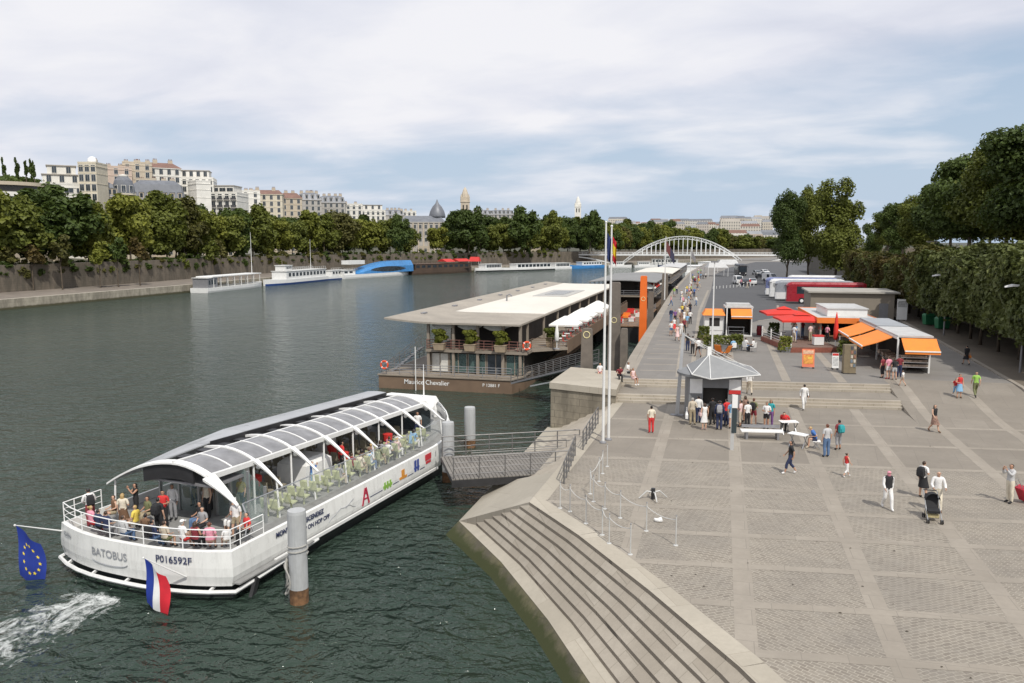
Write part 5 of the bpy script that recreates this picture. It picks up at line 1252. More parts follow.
# fender rail standing off the stern and sides
mb = MB(); fr = [Vector((x,y-.02,.42)) for x, y in outline(4.74, bulge=.98)][:21:2]; mb.tube([Vector((4.72,6,.62)),Vector((4.8,1.6,.5))]+fr[::-1]+[Vector((-4.8,1.6,.5)),Vector((-4.72,6,.62))], .085, 6)
for k in (1,3,5,7,9): mb.bar(fr[k], fr[k]+Vector((0,.75,.25)), .09); None
mb.build('fender_rail', WHITE, TB)
mb = MB(); mb.bar((4.82,1.7,.55),(4.95,1.1,-.25), .14, .3); mb.build('fender_post', DARK, TB)
for sx in (-1,1): mb = MB(); mb.bar((sx*4.7,3,.74),(sx*4.7,18,.74),.10,.14); mb.build('rub_strake', WHITE, TB)
mb = MB(); mb.box(4.6,4.9,.6,5.5,.7,.76); mb.build('side_step', DECK, TB)
# stern railing
st = [Vector((x,y+.1,2.0)) for x, y in outline(4.48)]; side = [Vector((4.5,y,2.0)) for y in (1.2,2.6)]; sideL = [Vector((-4.5,y,2.0)) for y in (2.6,1.2)]
line = sideL+st[:21:2]+side; mb = MB()
for h_ in (.30,.58,.86): mb.tube([p+Vector((0,0,h_)) for p in line], .016 if h_ < .8 else .024, 6)
for k in range(0,len(line),1):
    if k in (0,1,2,4,6,8,10,12,13,14): mb.tube([line[k], line[k]+Vector((0,0,.86))], .024, 6)
mb.build('railing', WHITE2, TB)
# canopy
af = lambda x: 4.6-1.3*(abs(x)/(3.15 if x > 0 else 3.95))**1.9
def strip(x0, x1, y0, y1, dz=0, nx=6, th=.05, mi=0, mb=None):
    xs = [lerp(x0,x1,k/nx) for k in range(nx+1)]
    mb.loft([[(x,y0,af(x)+dz) for x in xs]+[(x,y0,af(x)+dz-th) for x in xs[::-1]], [(x,y1,af(x)+dz) for x in xs]+[(x,y1,af(x)+dz-th) for x in xs[::-1]]], mi)
YS, YE, NR = 2.7, 21.8, 8; RY = [lerp(YS,YE,k/(NR-1)) for k in range(NR)]
TINT = glass((.26,.26,.265), .86, .16, 'tinted_glazing'); WINGM = M((.36,.37,.38), .35, .1, 1.5, name='translucent_wing')
for k in range(NR-1):
    m2 = (RY[k]+RY[k+1])/2
    for a, c in ((RY[k],m2),(m2,RY[k+1])):
        mb = MB(); strip(-.02,1.68,a+.03,c-.03,0,5,.04,0,mb); mb.build('roof_panel', TINT, TB)
    wp = [(-3.95,3.42),(-3.5,4.0),(-2.9,4.5),(-2.3,4.74),(-1.6,4.79),(-.95,4.76)]; wz = lambda x, z, y: lerp(af(x)+.03, z, min(1,(y-YS)/5))
    mb = MB(); mb.loft([[(x,y_,wz(x,z,y_)) for x, z in wp]+[(x,y_,wz(x,z,y_)-.05) for x, z in wp[::-1]] for y_ in (RY[k]+.015,RY[k+1]-.015)]); mb.build('roof_wing', WINGM, TB)
mb = MB(); mb.box(-.9,-.14,YS,YE+.4,4.28,4.42); mb.box(-.96,-.9,YS+3,YE,4.42,4.73)
for k in range(16): y = lerp(YS+1,YE,k/15); mb.box(-.78,-.25,y-.28,y+.28,4.422,4.56)
mb.build('roof_channel', DARK, TB)
mb = MB(); mb.box(1.64,1.86,YS-.2,YE+.3,af(1.75)-.16,af(1.75)+.06); mb.build('roof_beam', WHITE, TB)
mb = MB(); mb.box(-.14,-.02,YS-.2,YE+.2,4.5,4.66); mb.build('roof_beam', WHITE, TB)
for k, y in enumerate(RY):
    wd = .16 if k else .34; mb = MB(); xs = [lerp(-4.0,1.86,j/14) for j in range(15)]
    if k == 0: mb.loft([[(x,y-.22,af(x)-.0) for x in xs]+[(x,y-.22,af(x)-.08) for x in xs[::-1]],[(x,y+.12,af(x)+.05) for x in xs]+[(x,y+.12,af(x)-.03) for x in xs[::-1]]])
    else: mb.loft([[(x,y-wd/2,af(x)+.06) for x in xs]+[(x,y-wd/2,af(x)-.06) for x in xs[::-1]],[(x,y+wd/2,af(x)+.06) for x in xs]+[(x,y+wd/2,af(x)-.06) for x in xs[::-1]]])
    xs = [lerp(1.86,3.3,j/6) for j in range(7)]; w0, w1 = ((.32,.12) if k else (.75,.16))      # open rib, tapering to its foot
    y0 = lambda j: y-lerp(w0,w1,j/6)*.5-(.2 if k == 0 else 0); y1 = lambda j: y+lerp(w0,w1,j/6)*.5-(.2 if k == 0 else 0)
    mb.loft([[(x,y0(j),af(x)+.08-.02*j) for j, x in enumerate(xs)]+[(x,y0(j)+.02,af(x)-.04-.01*j) for j, x in list(enumerate(xs))[::-1]], [(x,y1(j),af(x)+.08-.02*j) for j, x in enumerate(xs)]+[(x,y1(j)-.02,af(x)-.04-.01*j) for j, x in list(enumerate(xs))[::-1]]])
    mb.build('rib', WHITE2, TB)
    if k < NR-1:
        m2 = (y+RY[k+1])/2; mb = MB(); strip(-.1,1.7,m2-.035,m2+.035,.03,5,.06,0,mb); mb.build('glazing_bar', WHITE2, TB)
    for sx in (3.05,-3.75): mb = MB(); mb.tube([(sx*1.02,y,1.62),(sx*.985,y,af(sx)-.02)], .045, 6); mb.build('post', WHITE2, TB)
    if 0 < k < NR-1: mb = MB(); mb.tube([(1.75,y,1.62),(1.75,y,af(1.75)-.1)], .05, 6); mb.build('post', WHITE2, TB)
    mb = MB(); mb.ball((1.95,y+.1,af(1.95)-.22), .13, 8, 5); mb.build('spotlight', WHITE2, TB)
# side glass leaning out over the seats
CG = glass((.55,.60,.58), .16, .04, 'side_glass')
for k in range(NR-1):
    mb = MB(); a, c = RY[k]+.04, RY[k+1]-.04; sh = lambda y: min(0, hw(y+1)-4.6)*.6
    mb.add([(3.9+sh(a),a,2.0),(3.9+sh(c),c,2.0),(3.38+sh(c),c,3.12),(3.38+sh(a),a,3.12)], [(0,1,2,3)]); mb.build('side_glass', CG, TB)
mb = MB(); mb.tube([(3.38,YS,3.13),(3.38,18.5,3.13),(3.0,YE,3.2)], .03, 6); mb.tube([(3.9,YS,2.03),(3.38,YS,3.13)], .035, 6); mb.tube([(3.9,YS-.5,2.0),(3.8,YS-.2,2.6),(3.38,YS,3.13)], .03, 6); mb.build('glass_rail', STEEL, TB)
# glazed bulkhead behind the stern deck
BGL = glass((.25,.36,.34), .35, .05, 'bulkhead_glass'); YB = 4.6
for a, c in ((-3.0,-1.9),(-1.85,-.75),(.35,1.1),(1.15,2.1),(2.15,3.0)):
    mb = MB(); mb.add([(a,YB,1.62),(c,YB,1.62),(c,YB,af(c)-.15),((a+c)/2,YB,af((a+c)/2)-.12),(a,YB,af(a)-.15)], [(0,1,2,3,4)]); mb.build('window', BGL, TB)
for x in (-3.02,-1.87,-.72,.32,1.12,2.12,3.02): mb = MB(); mb.box(x-.045,x+.045,YB-.06,YB+.06,1.62,af(x)-.1); mb.build('mullion', STEEL, TB)
mb = MB(); xs = [lerp(-1.9,.9,j/8) for j in range(9)]; mb.loft([[(x,YS-.1,af(x)-.12) for x in xs]+[(x,YS-.1,af(x)-.75) for x in xs[::-1]],[(x,YS+.0,af(x)-.12) for x in xs]+[(x,YS+.0,af(x)-.75) for x in xs[::-1]]]); mb.build('end_panel', DARK, TB)
mb = MB(); mb.box(-1.9,1.9,YS,YB,3.62,3.72); mb.build('ceiling_panel', GREYM, TB)
# bow: sloping spoiler at the end of the canopy, wheelhouse glass, foredeck with rails
mb = MB(); mb.loft([[(-2.4,YE,3.9),(2.4,YE,3.9),(2.0,YE,4.4),(-2.0,YE,4.4)],[(-1.9,YE+2.0,4.1),(1.9,YE+2.0,4.1),(1.7,YE+2.0,4.4),(-1.7,YE+2.0,4.4)]]); mb.build('canopy_nose', WHITE2, TB)
mb = MB(); mb.loft([[(-2.2,YE+.2,1.7),(2.2,YE+.2,1.7),(2.2,YE+.2,3.88),(-2.2,YE+.2,3.88)],[(-1.5,YE+1.6,1.7),(1.5,YE+1.6,1.7),(1.4,YE+1.2,4.06),(-1.4,YE+1.2,4.06)]]); mb.build('wheelhouse', glass((.07,.09,.10),.85,.05,'wheelhouse_glass'), TB)
mb = MB(); bow = [Vector((hw(y,4.3),y,2.1+max(0,y-17)*.05)) for y in (21.5,23,24.5,26,26.9)]; bl = bow+[Vector((-p.x,p.y,p.z)) for p in bow[::-1]]
for h_ in (.4,.8): mb.tube([p+Vector((0,0,h_)) for p in bl], .035, 6)
for p in bl: mb.tube([p, p+Vector((0,0,.8))], .035, 6)
mb.build('bow_railing', WHITE2, TB)
mb = MB(); mb.lathe((.9,25.2,2.0), [(.12,0),(.12,.9),(.02,1.7)], 8); mb.build('bow_horn', WHITE2, TB)
mb = MB(); mb.tube([(1.2,YE+1.2,4.4),(1.2,YE+1.2,6.6)], [.05,.02], 6); mb.build('mast', WHITE2, TB)
# console, partitions
mb = MB(); mb.loft([[(-.3,9.6,1.62),(1.5,9.6,1.62),(1.5,12.0,1.62),(-.3,12.0,1.62)],[(-.3,9.7,2.7),(1.5,9.7,2.7),(1.5,11.9,2.7),(-.3,11.9,2.7)],[(0,10.0,3.05),(1.2,10.0,3.05),(1.2,11.6,3.05),(0,11.6,3.05)]]); mb.build('console', WHITE2, TB)
for y in (6.9,14.2): mb = MB(); mb.box(-.9,.1,y-.2,y+.2,1.62,4.2); mb.build('pillar', WHITE, TB)
for y, x in ((7.4,.2),(12.9,1.6),(13.9,.2),(17.6,1.6)): mb = MB(); mb.lathe((x,y,2.45), [(.05,-.32),(.26,-.26),(.3,.25),(.12,.34)], 10); mb.build('lifebuoy_bag', RED, TB)
# seats: pale green shells near the glass, greyer ones inside
SG = M((.50,.53,.30), .4, .08, 6, name='seat_shell'); SD = M((.30,.27,.20), .5, .15, 6, name='inner_seat')
mb = MB(); rings = []
for y, z, t in ((-.20,.44,.05),(-.16,.46,.06),(.17,.43,.06),(.24,.48,.07),(.30,.86,.06),(.28,.93,.03)): rings.append([(-.2,y,z),(.2,y,z),(.2,y+.03,z-t if y < .2 else z),(-.2,y+.03,z-t if y < .2 else z)])
mb.loft(rings); mb.box(-.03,.03,.0,.06,0,.43); SEAT = [mb.mesh('seat', SG), mb.mesh('seat', SD)]
SX = [(3.05,0),(2.52,0),(.95,1),(.42,1),(-1.4,1),(-1.95,1)]; seat_pos = {}
for r_ in range(16):
    y = 5.4+r_*.98
    for c_, (x, kd) in enumerate(SX):
        if c_ in (2,3) and 9 < y < 12.6: continue
        if y > 18.5 and c_ == 0: x -= .25
        o = link('seat', SEAT[kd], TB, (x,y,1.63), pi); seat_pos[(r_,c_)] = (x,y)
# writing and pictograms
NAVY = M((.03,.04,.10), .5, .1, 5, name='navy_lettering'); SILV = M((.30,.31,.33), .4, .1, 5, name='silver_lettering')
def sternpt(x, z): u = (x/4.64+1)/2; e = 1-abs(2*u-1)**2.6; return Vector((x, .55-.85*e-.012, z))
def on_stern(body, x, z, size, m, bold=0):
    me = text_mesh(body, size, .003, 'CENTER', bold); me.materials.clear(); me.materials.append(m)
    for v in me.vertices:                                   # the letters follow the curve of the stern
        q = sternpt(x+v.co.x, z+v.co.y); t = (sternpt(x+v.co.x+.05, z)-sternpt(x+v.co.x-.05, z)).normalized(); q += Vector((t.y,-t.x,0))*(.022+v.co.z); v.co = q
    return link('lettering', me, TB)
on_stern('P016592F', 2.35, 1.62, .40, NAVY, .003); on_stern('BATOBUS', -.9, 1.42, .46, SILV, .002); on_stern('EDEN', -3.75, 1.7, .26, SILV, .004)
mb = MB(); mb.tube([sternpt(-.9+1.0*cos(a),1.12+.16*sin(a))+Vector((0,-.02,0)) for a in [pi*1.05+pi*.95*k/12 for k in range(13)]], .018, 4); mb.build('swoosh', SILV, TB)
XS = 4.652
def on_side(body, y, z, size, m, bold=0): return lettering(body, size, m, TB, (XS,y,z), (0,1,0), (.0,0,1), bold)
on_side('MONTEZ ET DESCENDEZ', 4.9, 1.74, .30, NAVY, .01); on_side('HOP ON HOP OFF', 5.9, 1.36, .28, NAVY, .008); on_side('PASS', 19.0, 1.6, .42, SILV, .003); on_side('1', 17.9, 1.6, .5, SILV, .002)
PIC = [M(c,.5,.08,5,name='pictogram') for c in ((.45,.02,.06),(.25,.45,.08),(.70,.30,.05),(.05,.08,.30),(.55,.04,.05))]
mb = MB()
for s in (-1,1): mb.bar((XS,10.2+s*.30,.92),(XS,10.2+s*.03,1.78),.02,.12)
mb.box(XS-.01,XS+.012,10.0,10.4,1.2,1.27); mb.box(XS-.01,XS+.012,10.08,10.32,1.48,1.54); mb.build('tower_pictogram', PIC[0], TB)
mb = MB()
for k in range(3): mb.box(XS-.01,XS+.012,12.0+k*.28,12.14+k*.28,1.12,1.52)
mb.box(XS-.01,XS+.014,11.9,12.8,1.22,1.36); mb.build('pictogram', PIC[1], TB)
mb = MB(); mb.prism([(0,0)]*0 or [(XS,13.6),(XS+.012,13.6),(XS+.012,14.4),(XS,14.4)], 1.2, 1.34); mb.box(XS-.01,XS+.012,13.85,14.15,1.345,1.7); mb.build('pictogram', PIC[2], TB)
mb = MB(); mb.box(XS-.01,XS+.012,15.3,15.5,1.2,1.85); mb.box(XS-.01,XS+.012,15.62,15.8,1.2,1.85); mb.box(XS-.01,XS+.014,15.25,15.85,1.35,1.46); mb.build('pictogram', PIC[3], TB)
mb = MB(); mb.box(XS-.01,XS+.012,16.6,17.3,1.5,1.85); mb.box(XS-.01,XS+.012,16.65,17.25,1.30,1.44); mb.build('pictogram', PIC[4], TB)
for a, c in ((10.6,11.8),(12.9,13.5),(14.5,15.15),(15.95,16.5)): mb = MB(); mb.box(XS-.01,XS+.008,a,c,1.17,1.20); mb.build('route_line', NAVY, TB)
mb = MB(); mb.tube([(XS,7.0+k*.25,1.05+.35*sin(k*.32)+.04*sin(k*2.1)) for k in range(10)], .012, 4); mb.tube([(XS,8.4+k*.1,1.3+.04*k) for k in range(8)], .012, 4); mb.build('skyline_drawing', SILV, TB)

for c in [o for o in COL.objects if o.parent == TB and o.type == 'MESH' and not o.name.startswith('seat')]:
    for v in c.data.vertices:                               # the canopy line falls gently towards the bow
        if v.co.z > 2.5: v.co.z -= .55*max(0,min(1.2,(v.co.y-5)/17))*min(1,(v.co.z-2.5)/.8)
# ---------------- flags on the boat
def cloth_flag(w, h, fn, nx=14, ny=18, droop=.0):
    """hanging flag: u from the staff to the fly, v from top to bottom"""
    mb = MB(); P_ = lambda u, v: (w*u*(.62+.1*sin(v*3))+.02, .10*sin(u*7+v*2.2)*(.3+u)+.05*sin(v*6), -h*v-.55*w*u*(1-.2*v))
    vs = [P_(i/nx, j/ny) for j in range(ny+1) for i in range(nx+1)]
    for j in range(ny):
        for i in range(nx): mb.add([vs[j*(nx+1)+i],vs[j*(nx+1)+i+1],vs[(j+1)*(nx+1)+i+1],vs[(j+1)*(nx+1)+i]], [(0,3,2,1)], fn((i+.5)/nx,(j+.5)/ny))
    return mb, P_
FB = M((.012,.035,.26),.8,.12,5,name='blue_cloth'); FW = M((.76,.76,.75),.8,.06,5,name='white_cloth'); FR = M((.58,.02,.035),.8,.1,5,name='red_cloth'); FY = M((.80,.62,.04),.8,.1,5,name='yellow_cloth')
def flag(name, label, foot, tip, w, h, fn, mats, rz, stars=False):
    foot, tip = Vector(foot), Vector(tip); o = root(name, label, 'flag', foot); d = tip-foot
    mb = MB(); mb.tube([(0,0,0), d], [.035,.02], 6); mb.ball(d, .05, 6, 4); mb.build('flagpole', WHITE, o)
    mb, P_ = cloth_flag(w, h, fn); 
    if stars:
        for k in range(12):
            a = 2*pi*k/12; u, v = .5+.30*sin(a), .5-.27*cos(a); c = Vector(P_(u,v)); c2 = Vector(P_(u+.02,v)); ex = (c2-c).normalized(); ez = (Vector(P_(u,v-.02))-c).normalized(); nn = ex.cross(ez).normalized()
            for sg in (-.016,.016):
                pts = [c+nn*sg+(ex*cos(q)+ez*sin(q))*(.085 if i % 2 == 0 else .036) for i, q in enumerate([pi/2+pi*i/5 for i in range(10)])]; mb.add(pts, [tuple(range(10))], 1)
    c = mb.build('cloth', mats, o, tuple(d*.985), rz, smooth=True); return o
w_ = lambda x, y, z: TBM @ Vector((x,y,z))
flag('european_flag', 'blue flag with a ring of yellow stars at the stern corner of the river bus', w_(-4.5,.6,1.6), w_(-5.15,-1.1,2.35), 1.5, 2.15, lambda u, v: 0, [FB, FY], R(12), True)
flag('tricolour_flag', 'blue white and red flag hanging off the middle of the stern', w_(2.9,-.1,1.0), w_(2.25,-1.5,2.2), 1.25, 1.75, lambda u, v: 0 if u < .34 else 1 if u < .67 else 2, [FB, FW, FR], R(6))

# ---------------- passengers (each stands or sits on the boat, so each is a thing of its own)
def OB(x, y, deg, *a, z=1.63, **k): return person(TBM @ Vector((x,y,z)), BRZ+R(deg), *a, **k)
def OS(x, y, deg, *a, **k): return OB(x, y, deg, *a, z=1.63, **k)
a = OB(-3.75,1.35,60,'lean',('long','white'),('trousers','darkred'),('short','black'),'man in white shirt with black backpack leaning at the left stern corner',1,1.76); backpack(a,'black','black backpack on the man in white at the stern corner')
OS(-3.0,.75,-10,'sit',('tee','pink'),('trousers','red'),('bun','blond'),'fair-haired passenger in pink sitting at the left end of the stern rail',0)
OS(-2.35,.55,-5,'sit',('long','navy'),('trousers','black'),('short','black'),'passenger in dark blue sitting left of another in dark blue at the stern rail',0)
OS(-1.85,.5,5,'sit',('tee','navy'),('trousers','grey'),('short','brown'),'passenger in dark blue sitting right of another in dark blue at the stern rail',0)
OB(-2.75,2.9,150,'photo',('tank','black'),('trousers','black'),('long_hair','black'),'woman in black vest raising both hands before the bulkhead glass',1,1.68)
OS(-1.75,2.6,170,'sit',('tee','olive'),('trousers','khaki'),('short','black'),'passenger in olive sitting against the bulkhead glass',1)
OB(-.65,2.4,-150,'hold',('tee','red'),('trousers','black'),('short','black'),'man in red T-shirt standing in the middle of the stern deck',1,1.74)
a = OB(.0,1.5,10,'stand',('tee','black'),('trousers','black'),('short','black'),'person in black seen from behind standing on the stern deck',0,1.78); backpack(a,'black','black backpack worn on the stern deck behind the red T-shirt')
OS(-.75,.35,0,'sit',('long','lightgrey'),('trousers','denim'),('short','brown'),'passenger in pale grey hooded top sitting above the stern lettering',0)
OS(-1.3,1.5,100,'sit',('tee','yellow'),('shorts','beige'),('short','blond'),'passenger in pale yellow bending over on the stern deck',0)
a = OS(.75,.4,-5,'sit',('long','navy'),('trousers','denim'),('short','black'),'passenger in navy sitting beside the striped flag',0); backpack(a,'black','round black backpack on the navy passenger beside the striped flag',.82)
OS(2.0,.75,-10,'sit',('tee','white'),('shorts','red'),('short','grey'),'passenger in white shirt and white cap sitting near the stern number',0,hat=('cap','white'))
OS(2.55,.85,10,'sit',('tank','darkred'),('trousers','black'),('long_hair','brown'),'passenger in dark red top sitting right of the white cap',1)
OS(3.15,1.0,30,'sit',('tee','pink'),('skirt','pink'),('short','auburn'),'passenger in pink stripes sitting near the right stern corner',0)
OS(3.55,1.5,60,'sit',('tee','white'),('shorts','beige'),('short','brown'),'child in white top sitting at the right stern corner',0,1.35)
OB(3.1,2.6,190,'relaxed',('tee','white'),('shorts','khaki'),('short','brown'),'woman in white standing under the first white rib',0,1.70)
OS(3.75,2.5,160,'sit',('tee','red'),('trousers','black'),('short','black'),'passenger in red sitting beside the first white rib',0)
OB(.2,4.1,175,'stand',('tank','cream'),('trousers','black'),('short','brown'),'passenger in pale yellow vest standing in the bulkhead doorway',0,1.74)
OB(-.5,5.0,180,'stand',('tee','patterned'),('trousers','black'),('short','black'),'passenger in brown pattern standing behind the bulkhead glass',2,1.72)
OB(-1.5,5.2,170,'relaxed',('tee','grey'),('trousers','navy'),('short','black'),'passenger in grey standing behind the left bulkhead glass',2,1.72)
OB(1.9,9.6,-60,'photo',('long','blue'),('trousers','sky'),('short','brown'),'child in bright blue jacket standing beside the white console',0,1.42)
OB(1.7,12.6,-30,'stand',('tee','red'),('trousers','black'),('short','black'),'passenger in red standing in the aisle past the console',1,1.72)
OB(2.0,20.6,-150,'relaxed',('tee','white'),('trousers','navy'),('short','black'),'crew member in white shirt standing at the front under the last rib',1,1.78)
inn = [('grey','beige'),('black','denim'),('cream','khaki'),('darkred','black'),('white','denim'),('brown','black'),('olive','khaki'),('patterned','navy'),('white','black'),('grey','navy'),('palepink','white'),('navy','denim'),('white','beige'),('sky','white'),('purple','black')]
k = 0
for (r_, c_) in [(5,0),(6,1),(7,0),(7,1),(8,0),(8,1),(9,0),(9,1),(10,0),(10,1),(11,0),(11,1),(12,1),(13,0),(9,3)]:
    x, y = seat_pos[(r_,c_)]; t, b_ = inn[k]; nm = {'palepink':'pale pink','darkred':'dark red','patterned':'brown patterned','sky':'pale blue'}.get(t, t)
    OS(x,y+.02,0,'sit',('tee',t),('trousers',b_),(rp.choice(('short','long_hair')),rp.choice(('black','brown','blond'))),f'passenger in {nm} seated in the {["sixth","seventh","eighth","ninth","tenth","eleventh","twelfth","thirteenth","fourteenth"][r_-5]} seat row, {"by the glass" if c_ == 0 else "second from the glass" if c_ == 1 else "inside"}',rp.choice((0,0,1)),rp.uniform(1.6,1.75)); k += 1
for k, (x, y, dg_, po, t, b_, h_, lb) in enumerate([(-3.3,2.2,160,'sit',('tank','brown'),('shorts','khaki'),('short','brown'),'passenger in brown vest sitting behind the pink top on the stern deck'),(-2.1,1.6,30,'relaxed',('tee','cream'),('skirt','brown'),('long_hair','blond'),'fair-haired passenger in cream standing between the benches of the stern deck'),
  (.9,2.9,160,'sit',('tee','black'),('trousers','denim'),('short','black'),'passenger in black sitting below the black end panel of the canopy'),(1.5,2.4,185,'sit',('tee','grey'),('trousers','black'),('short','grey'),'grey-haired passenger sitting behind the white cap'),(2.3,3.4,170,'sit',('tee','palepink'),('capris','white'),('long_hair','brown'),'passenger in pale pink sitting against the right bulkhead glass'),
  (-1.1,3.4,200,'stand',('long','white'),('trousers','grey'),('short','black'),'passenger in white standing left of the bulkhead doorway'),(1.3,.5,0,'sit',('tee','beige'),('shorts','olive'),('short','brown'),'passenger in beige sitting just left of the white cap'),(1.0,5.4,185,'stand',('tee','yellow'),('trousers','navy'),('short','blond'),'passenger in yellow standing right of the doorway behind the glass'),(-.1,.9,15,'sit',('tee','brown'),('trousers','black'),('short','black'),'passenger in brown sitting with back to the stern rail near its middle')]):
    OB(x, y, dg_, po, t, b_, h_, lb, k % 3 == 2 and 1 or 0, 1.68)
# a pale blue poster bag and a pink one lying on the seats
for x, y, z, c, lb in ((3.0,13.4,2.35,'sky','pale blue carrier bag held up behind the side glass'),(2.95,18.0,2.35,'sky','pale blue carrier bag near the front of the side glass'),(2.5,16.0,2.3,'pink','bright pink bag between seated passengers')):
    r_ = root('carrier_bag', lb, 'bag', TBM @ Vector((x,y,z)), BRZ+.4); mb = MB(); mb.loft([[(-.10,-.24,-.25),(.10,-.24,-.25),(.10,.24,-.25),(-.10,.24,-.25)],[(-.07,-.27,.25),(.07,-.27,.25),(.07,.27,.25),(-.07,.27,.25)]]); mb.build('bag', cloth(c), r_)
    mb = MB(); mb.tube([(0,-.12,.25),(0,-.08,.42),(0,.08,.42),(0,.12,.25)], .02, 5); mb.build('handle', cloth(c), r_)

# ================================================================ mooring piles, ropes, boarding bridge
CONC = M((.42,.43,.43), .8, .08, 2, bmp=.2, name='pale_concrete', dirt=.25)
def pile(px, py, ptop, rr, label):
    p = g(px, py, WATER); d = fwd(p.x, p.y); zt = at(px, ptop, d-.0).z; o = root('mooring_pile', label, 'mooring pile', (p.x,p.y,WATER))
    mb = MB(); h = zt-WATER; mb.lathe((0,0,0), [(rr,-2.5),(rr,.12),(rr*1.0,.13),(rr,h-.12),(rr*.94,h)], 20); mb.build('pile', CONC, o, smooth=False)
    mb = MB(); mb.lathe((0,0,0), [(rr*1.012,.0),(rr*1.015,.42),(rr*1.005,.6)], 20); mb.build('rust_band', M((.16,.085,.04),.9,.5,5,name='rust'), o); return p, h
p, h = pile(299.5,602,510,.36,'pale round mooring pile with a coiled rope beside the river bus')
ro = root('mooring_rope', 'grey mooring rope hanging in loops round the nearest pile', 'rope', (p.x,p.y,WATER))
ROPE = M((.36,.35,.32), .9, .2, 20, bmp=.4, name='rope')
for k in range(5):
    mb = MB(); a0 = 2.6+.25*k; mb.tube([( (.40+.03*k)*cos(a0+.9*sin(j/16*2*pi)*(.6+.12*k)), (.40+.03*k)*sin(a0+.9*sin(j/16*2*pi)*(.6+.12*k)), 1.95-.10*k+.02-(.55+.16*k)*(.5-.5*cos(j/16*2*pi))) for j in range(17)], .032, 5); mb.build('rope_loop', ROPE, ro)
mb = MB(); mb.tube([(.41*cos(2.8+.04*j),.41*sin(2.8+.04*j),1.5-.115*j) for j in range(13)], .03, 5); mb.build('rope_end', ROPE, ro)
mb = MB(); mb.tube([(.385*cos(t*.5),.385*sin(t*.5),2.0+.015*t) for t in range(26)], .03, 5); mb.build('rope_coil', ROPE, ro)
pile(448.5,481,422,.36,'pale mooring pile at the near corner of the boarding bridge')
pile(470,447,407,.38,'farther pale mooring pile behind the boarding bridge rail')
RAILM = M((.16,.155,.15), .5, .12, 5, .3, name='rail_grey')
GB = root('boarding_bridge', 'grey steel boarding bridge with tube railings from the river steps to the boat', 'gangway', (-14.2,40.2,-1.15), R(27))
mb = MB(); mb.box(0,8.4,-2.3,2.3,-.30,-.12); mb.box(0,8.4,-2.3,-2.15,-.5,-.302); mb.box(0,8.4,2.15,2.3,-.5,-.302); mb.build('frame', DARK, GB)
mb = MB()
for k in range(42): mb.box(.02+k*.2,.19+k*.2,-2.28,2.28,-.118,-.06)
mb.build('decking', M((.20,.185,.165),.85,.2,4,name='weathered_decking'), GB)
for sy in (-2.25,2.25):
    mb = MB(); x1 = 8.3
    for h_ in (.18,.5,.8,1.1): mb.tube([(.1,sy,h_),(x1,sy,h_)], .024 if h_ < 1 else .035, 6)
    for k in range(7): x = lerp(.1,x1,k/6); mb.tube([(x,sy,-.06),(x,sy,1.1)], .035, 6)
    mb.build('railing', RAILM, GB)
GBI = (Matrix.Translation((-14.2,40.2,-1.15)) @ Matrix.Rotation(R(27),4,'Z')).inverted()
for (a, c) in (((564,484),(575,456)),((583,450),(598,424))):
    p0, p1 = GBI @ g(*a, 0), GBI @ g(*c, 0); mb = MB()
    for h_ in (.15,.45,.75,1.05): mb.tube([p0+Vector((0,0,h_)), p1+Vector((0,0,h_))], .03, 6)
    for k in range(6): q = p0.lerp(p1, k/5); mb.tube([q, q+Vector((0,0,1.05))], .04, 6)
    mb.build('gate_railing', RAILM, GB)
mb = MB(); mb.tube([(1.5,.6,.0),(1.5,.6,.95),(7,.6,.95),(7,.6,0)], .035, 6); mb.tube([(1.5,.6,.5),(7,.6,.5)], .025, 6); mb.build('centre_rail', RAILM, GB)
mb = MB(); mb.loft([[(8.4,-2.2,-.2),(8.4,2.2,-.2),(8.4,2.2,-.08),(8.4,-2.2,-.08)],[(9.6,-2.2,.98),(9.6,2.2,.98),(9.6,2.2,1.1),(9.6,-2.2,1.1)]]); mb.build('ramp_plate', GREYM, GB)
# ================================================================ the restaurant boat
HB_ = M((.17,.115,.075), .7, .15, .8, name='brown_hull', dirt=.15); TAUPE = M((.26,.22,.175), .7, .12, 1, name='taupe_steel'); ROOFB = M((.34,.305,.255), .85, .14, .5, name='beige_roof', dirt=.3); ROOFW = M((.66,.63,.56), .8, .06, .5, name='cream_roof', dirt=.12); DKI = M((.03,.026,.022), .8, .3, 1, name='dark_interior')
RB = root('restaurant_boat', 'two-storey restaurant boat with wide flat cream and beige roof and side terrace', 'boat', (-18.4,70.6,WATER))
mb = MB(); mb.prism([(-13.3,0),(0,0),(.6,2.5),(.6,77),(-13.3,77)], -1, 1.25, 0); mb.build('hull', [HB_], RB)
mb = MB(); mb.prism([(-13.4,-.1),(.05,-.1),(.7,2.45),(.7,77.1),(-13.4,77.1)], 1.25, 1.36, 0); mb.build('deck', TAUPE, RB)
FCY = 2.0; XL, XR_ = -9.0, .9; Z2, ZR = 3.6, 6.2
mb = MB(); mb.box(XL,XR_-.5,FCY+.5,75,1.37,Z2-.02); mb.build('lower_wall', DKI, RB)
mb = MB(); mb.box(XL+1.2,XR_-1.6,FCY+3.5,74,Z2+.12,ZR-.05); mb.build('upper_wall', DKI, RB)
mb = MB(); mb.prism([(XL-.1,FCY-.25),(XR_+.1,FCY-.25),(XR_+.1,4),(4.0,6.5),(4.0,58),(XL-.1,66)], Z2-.16, Z2+.1); mb.build('upper_deck', TAUPE, RB)
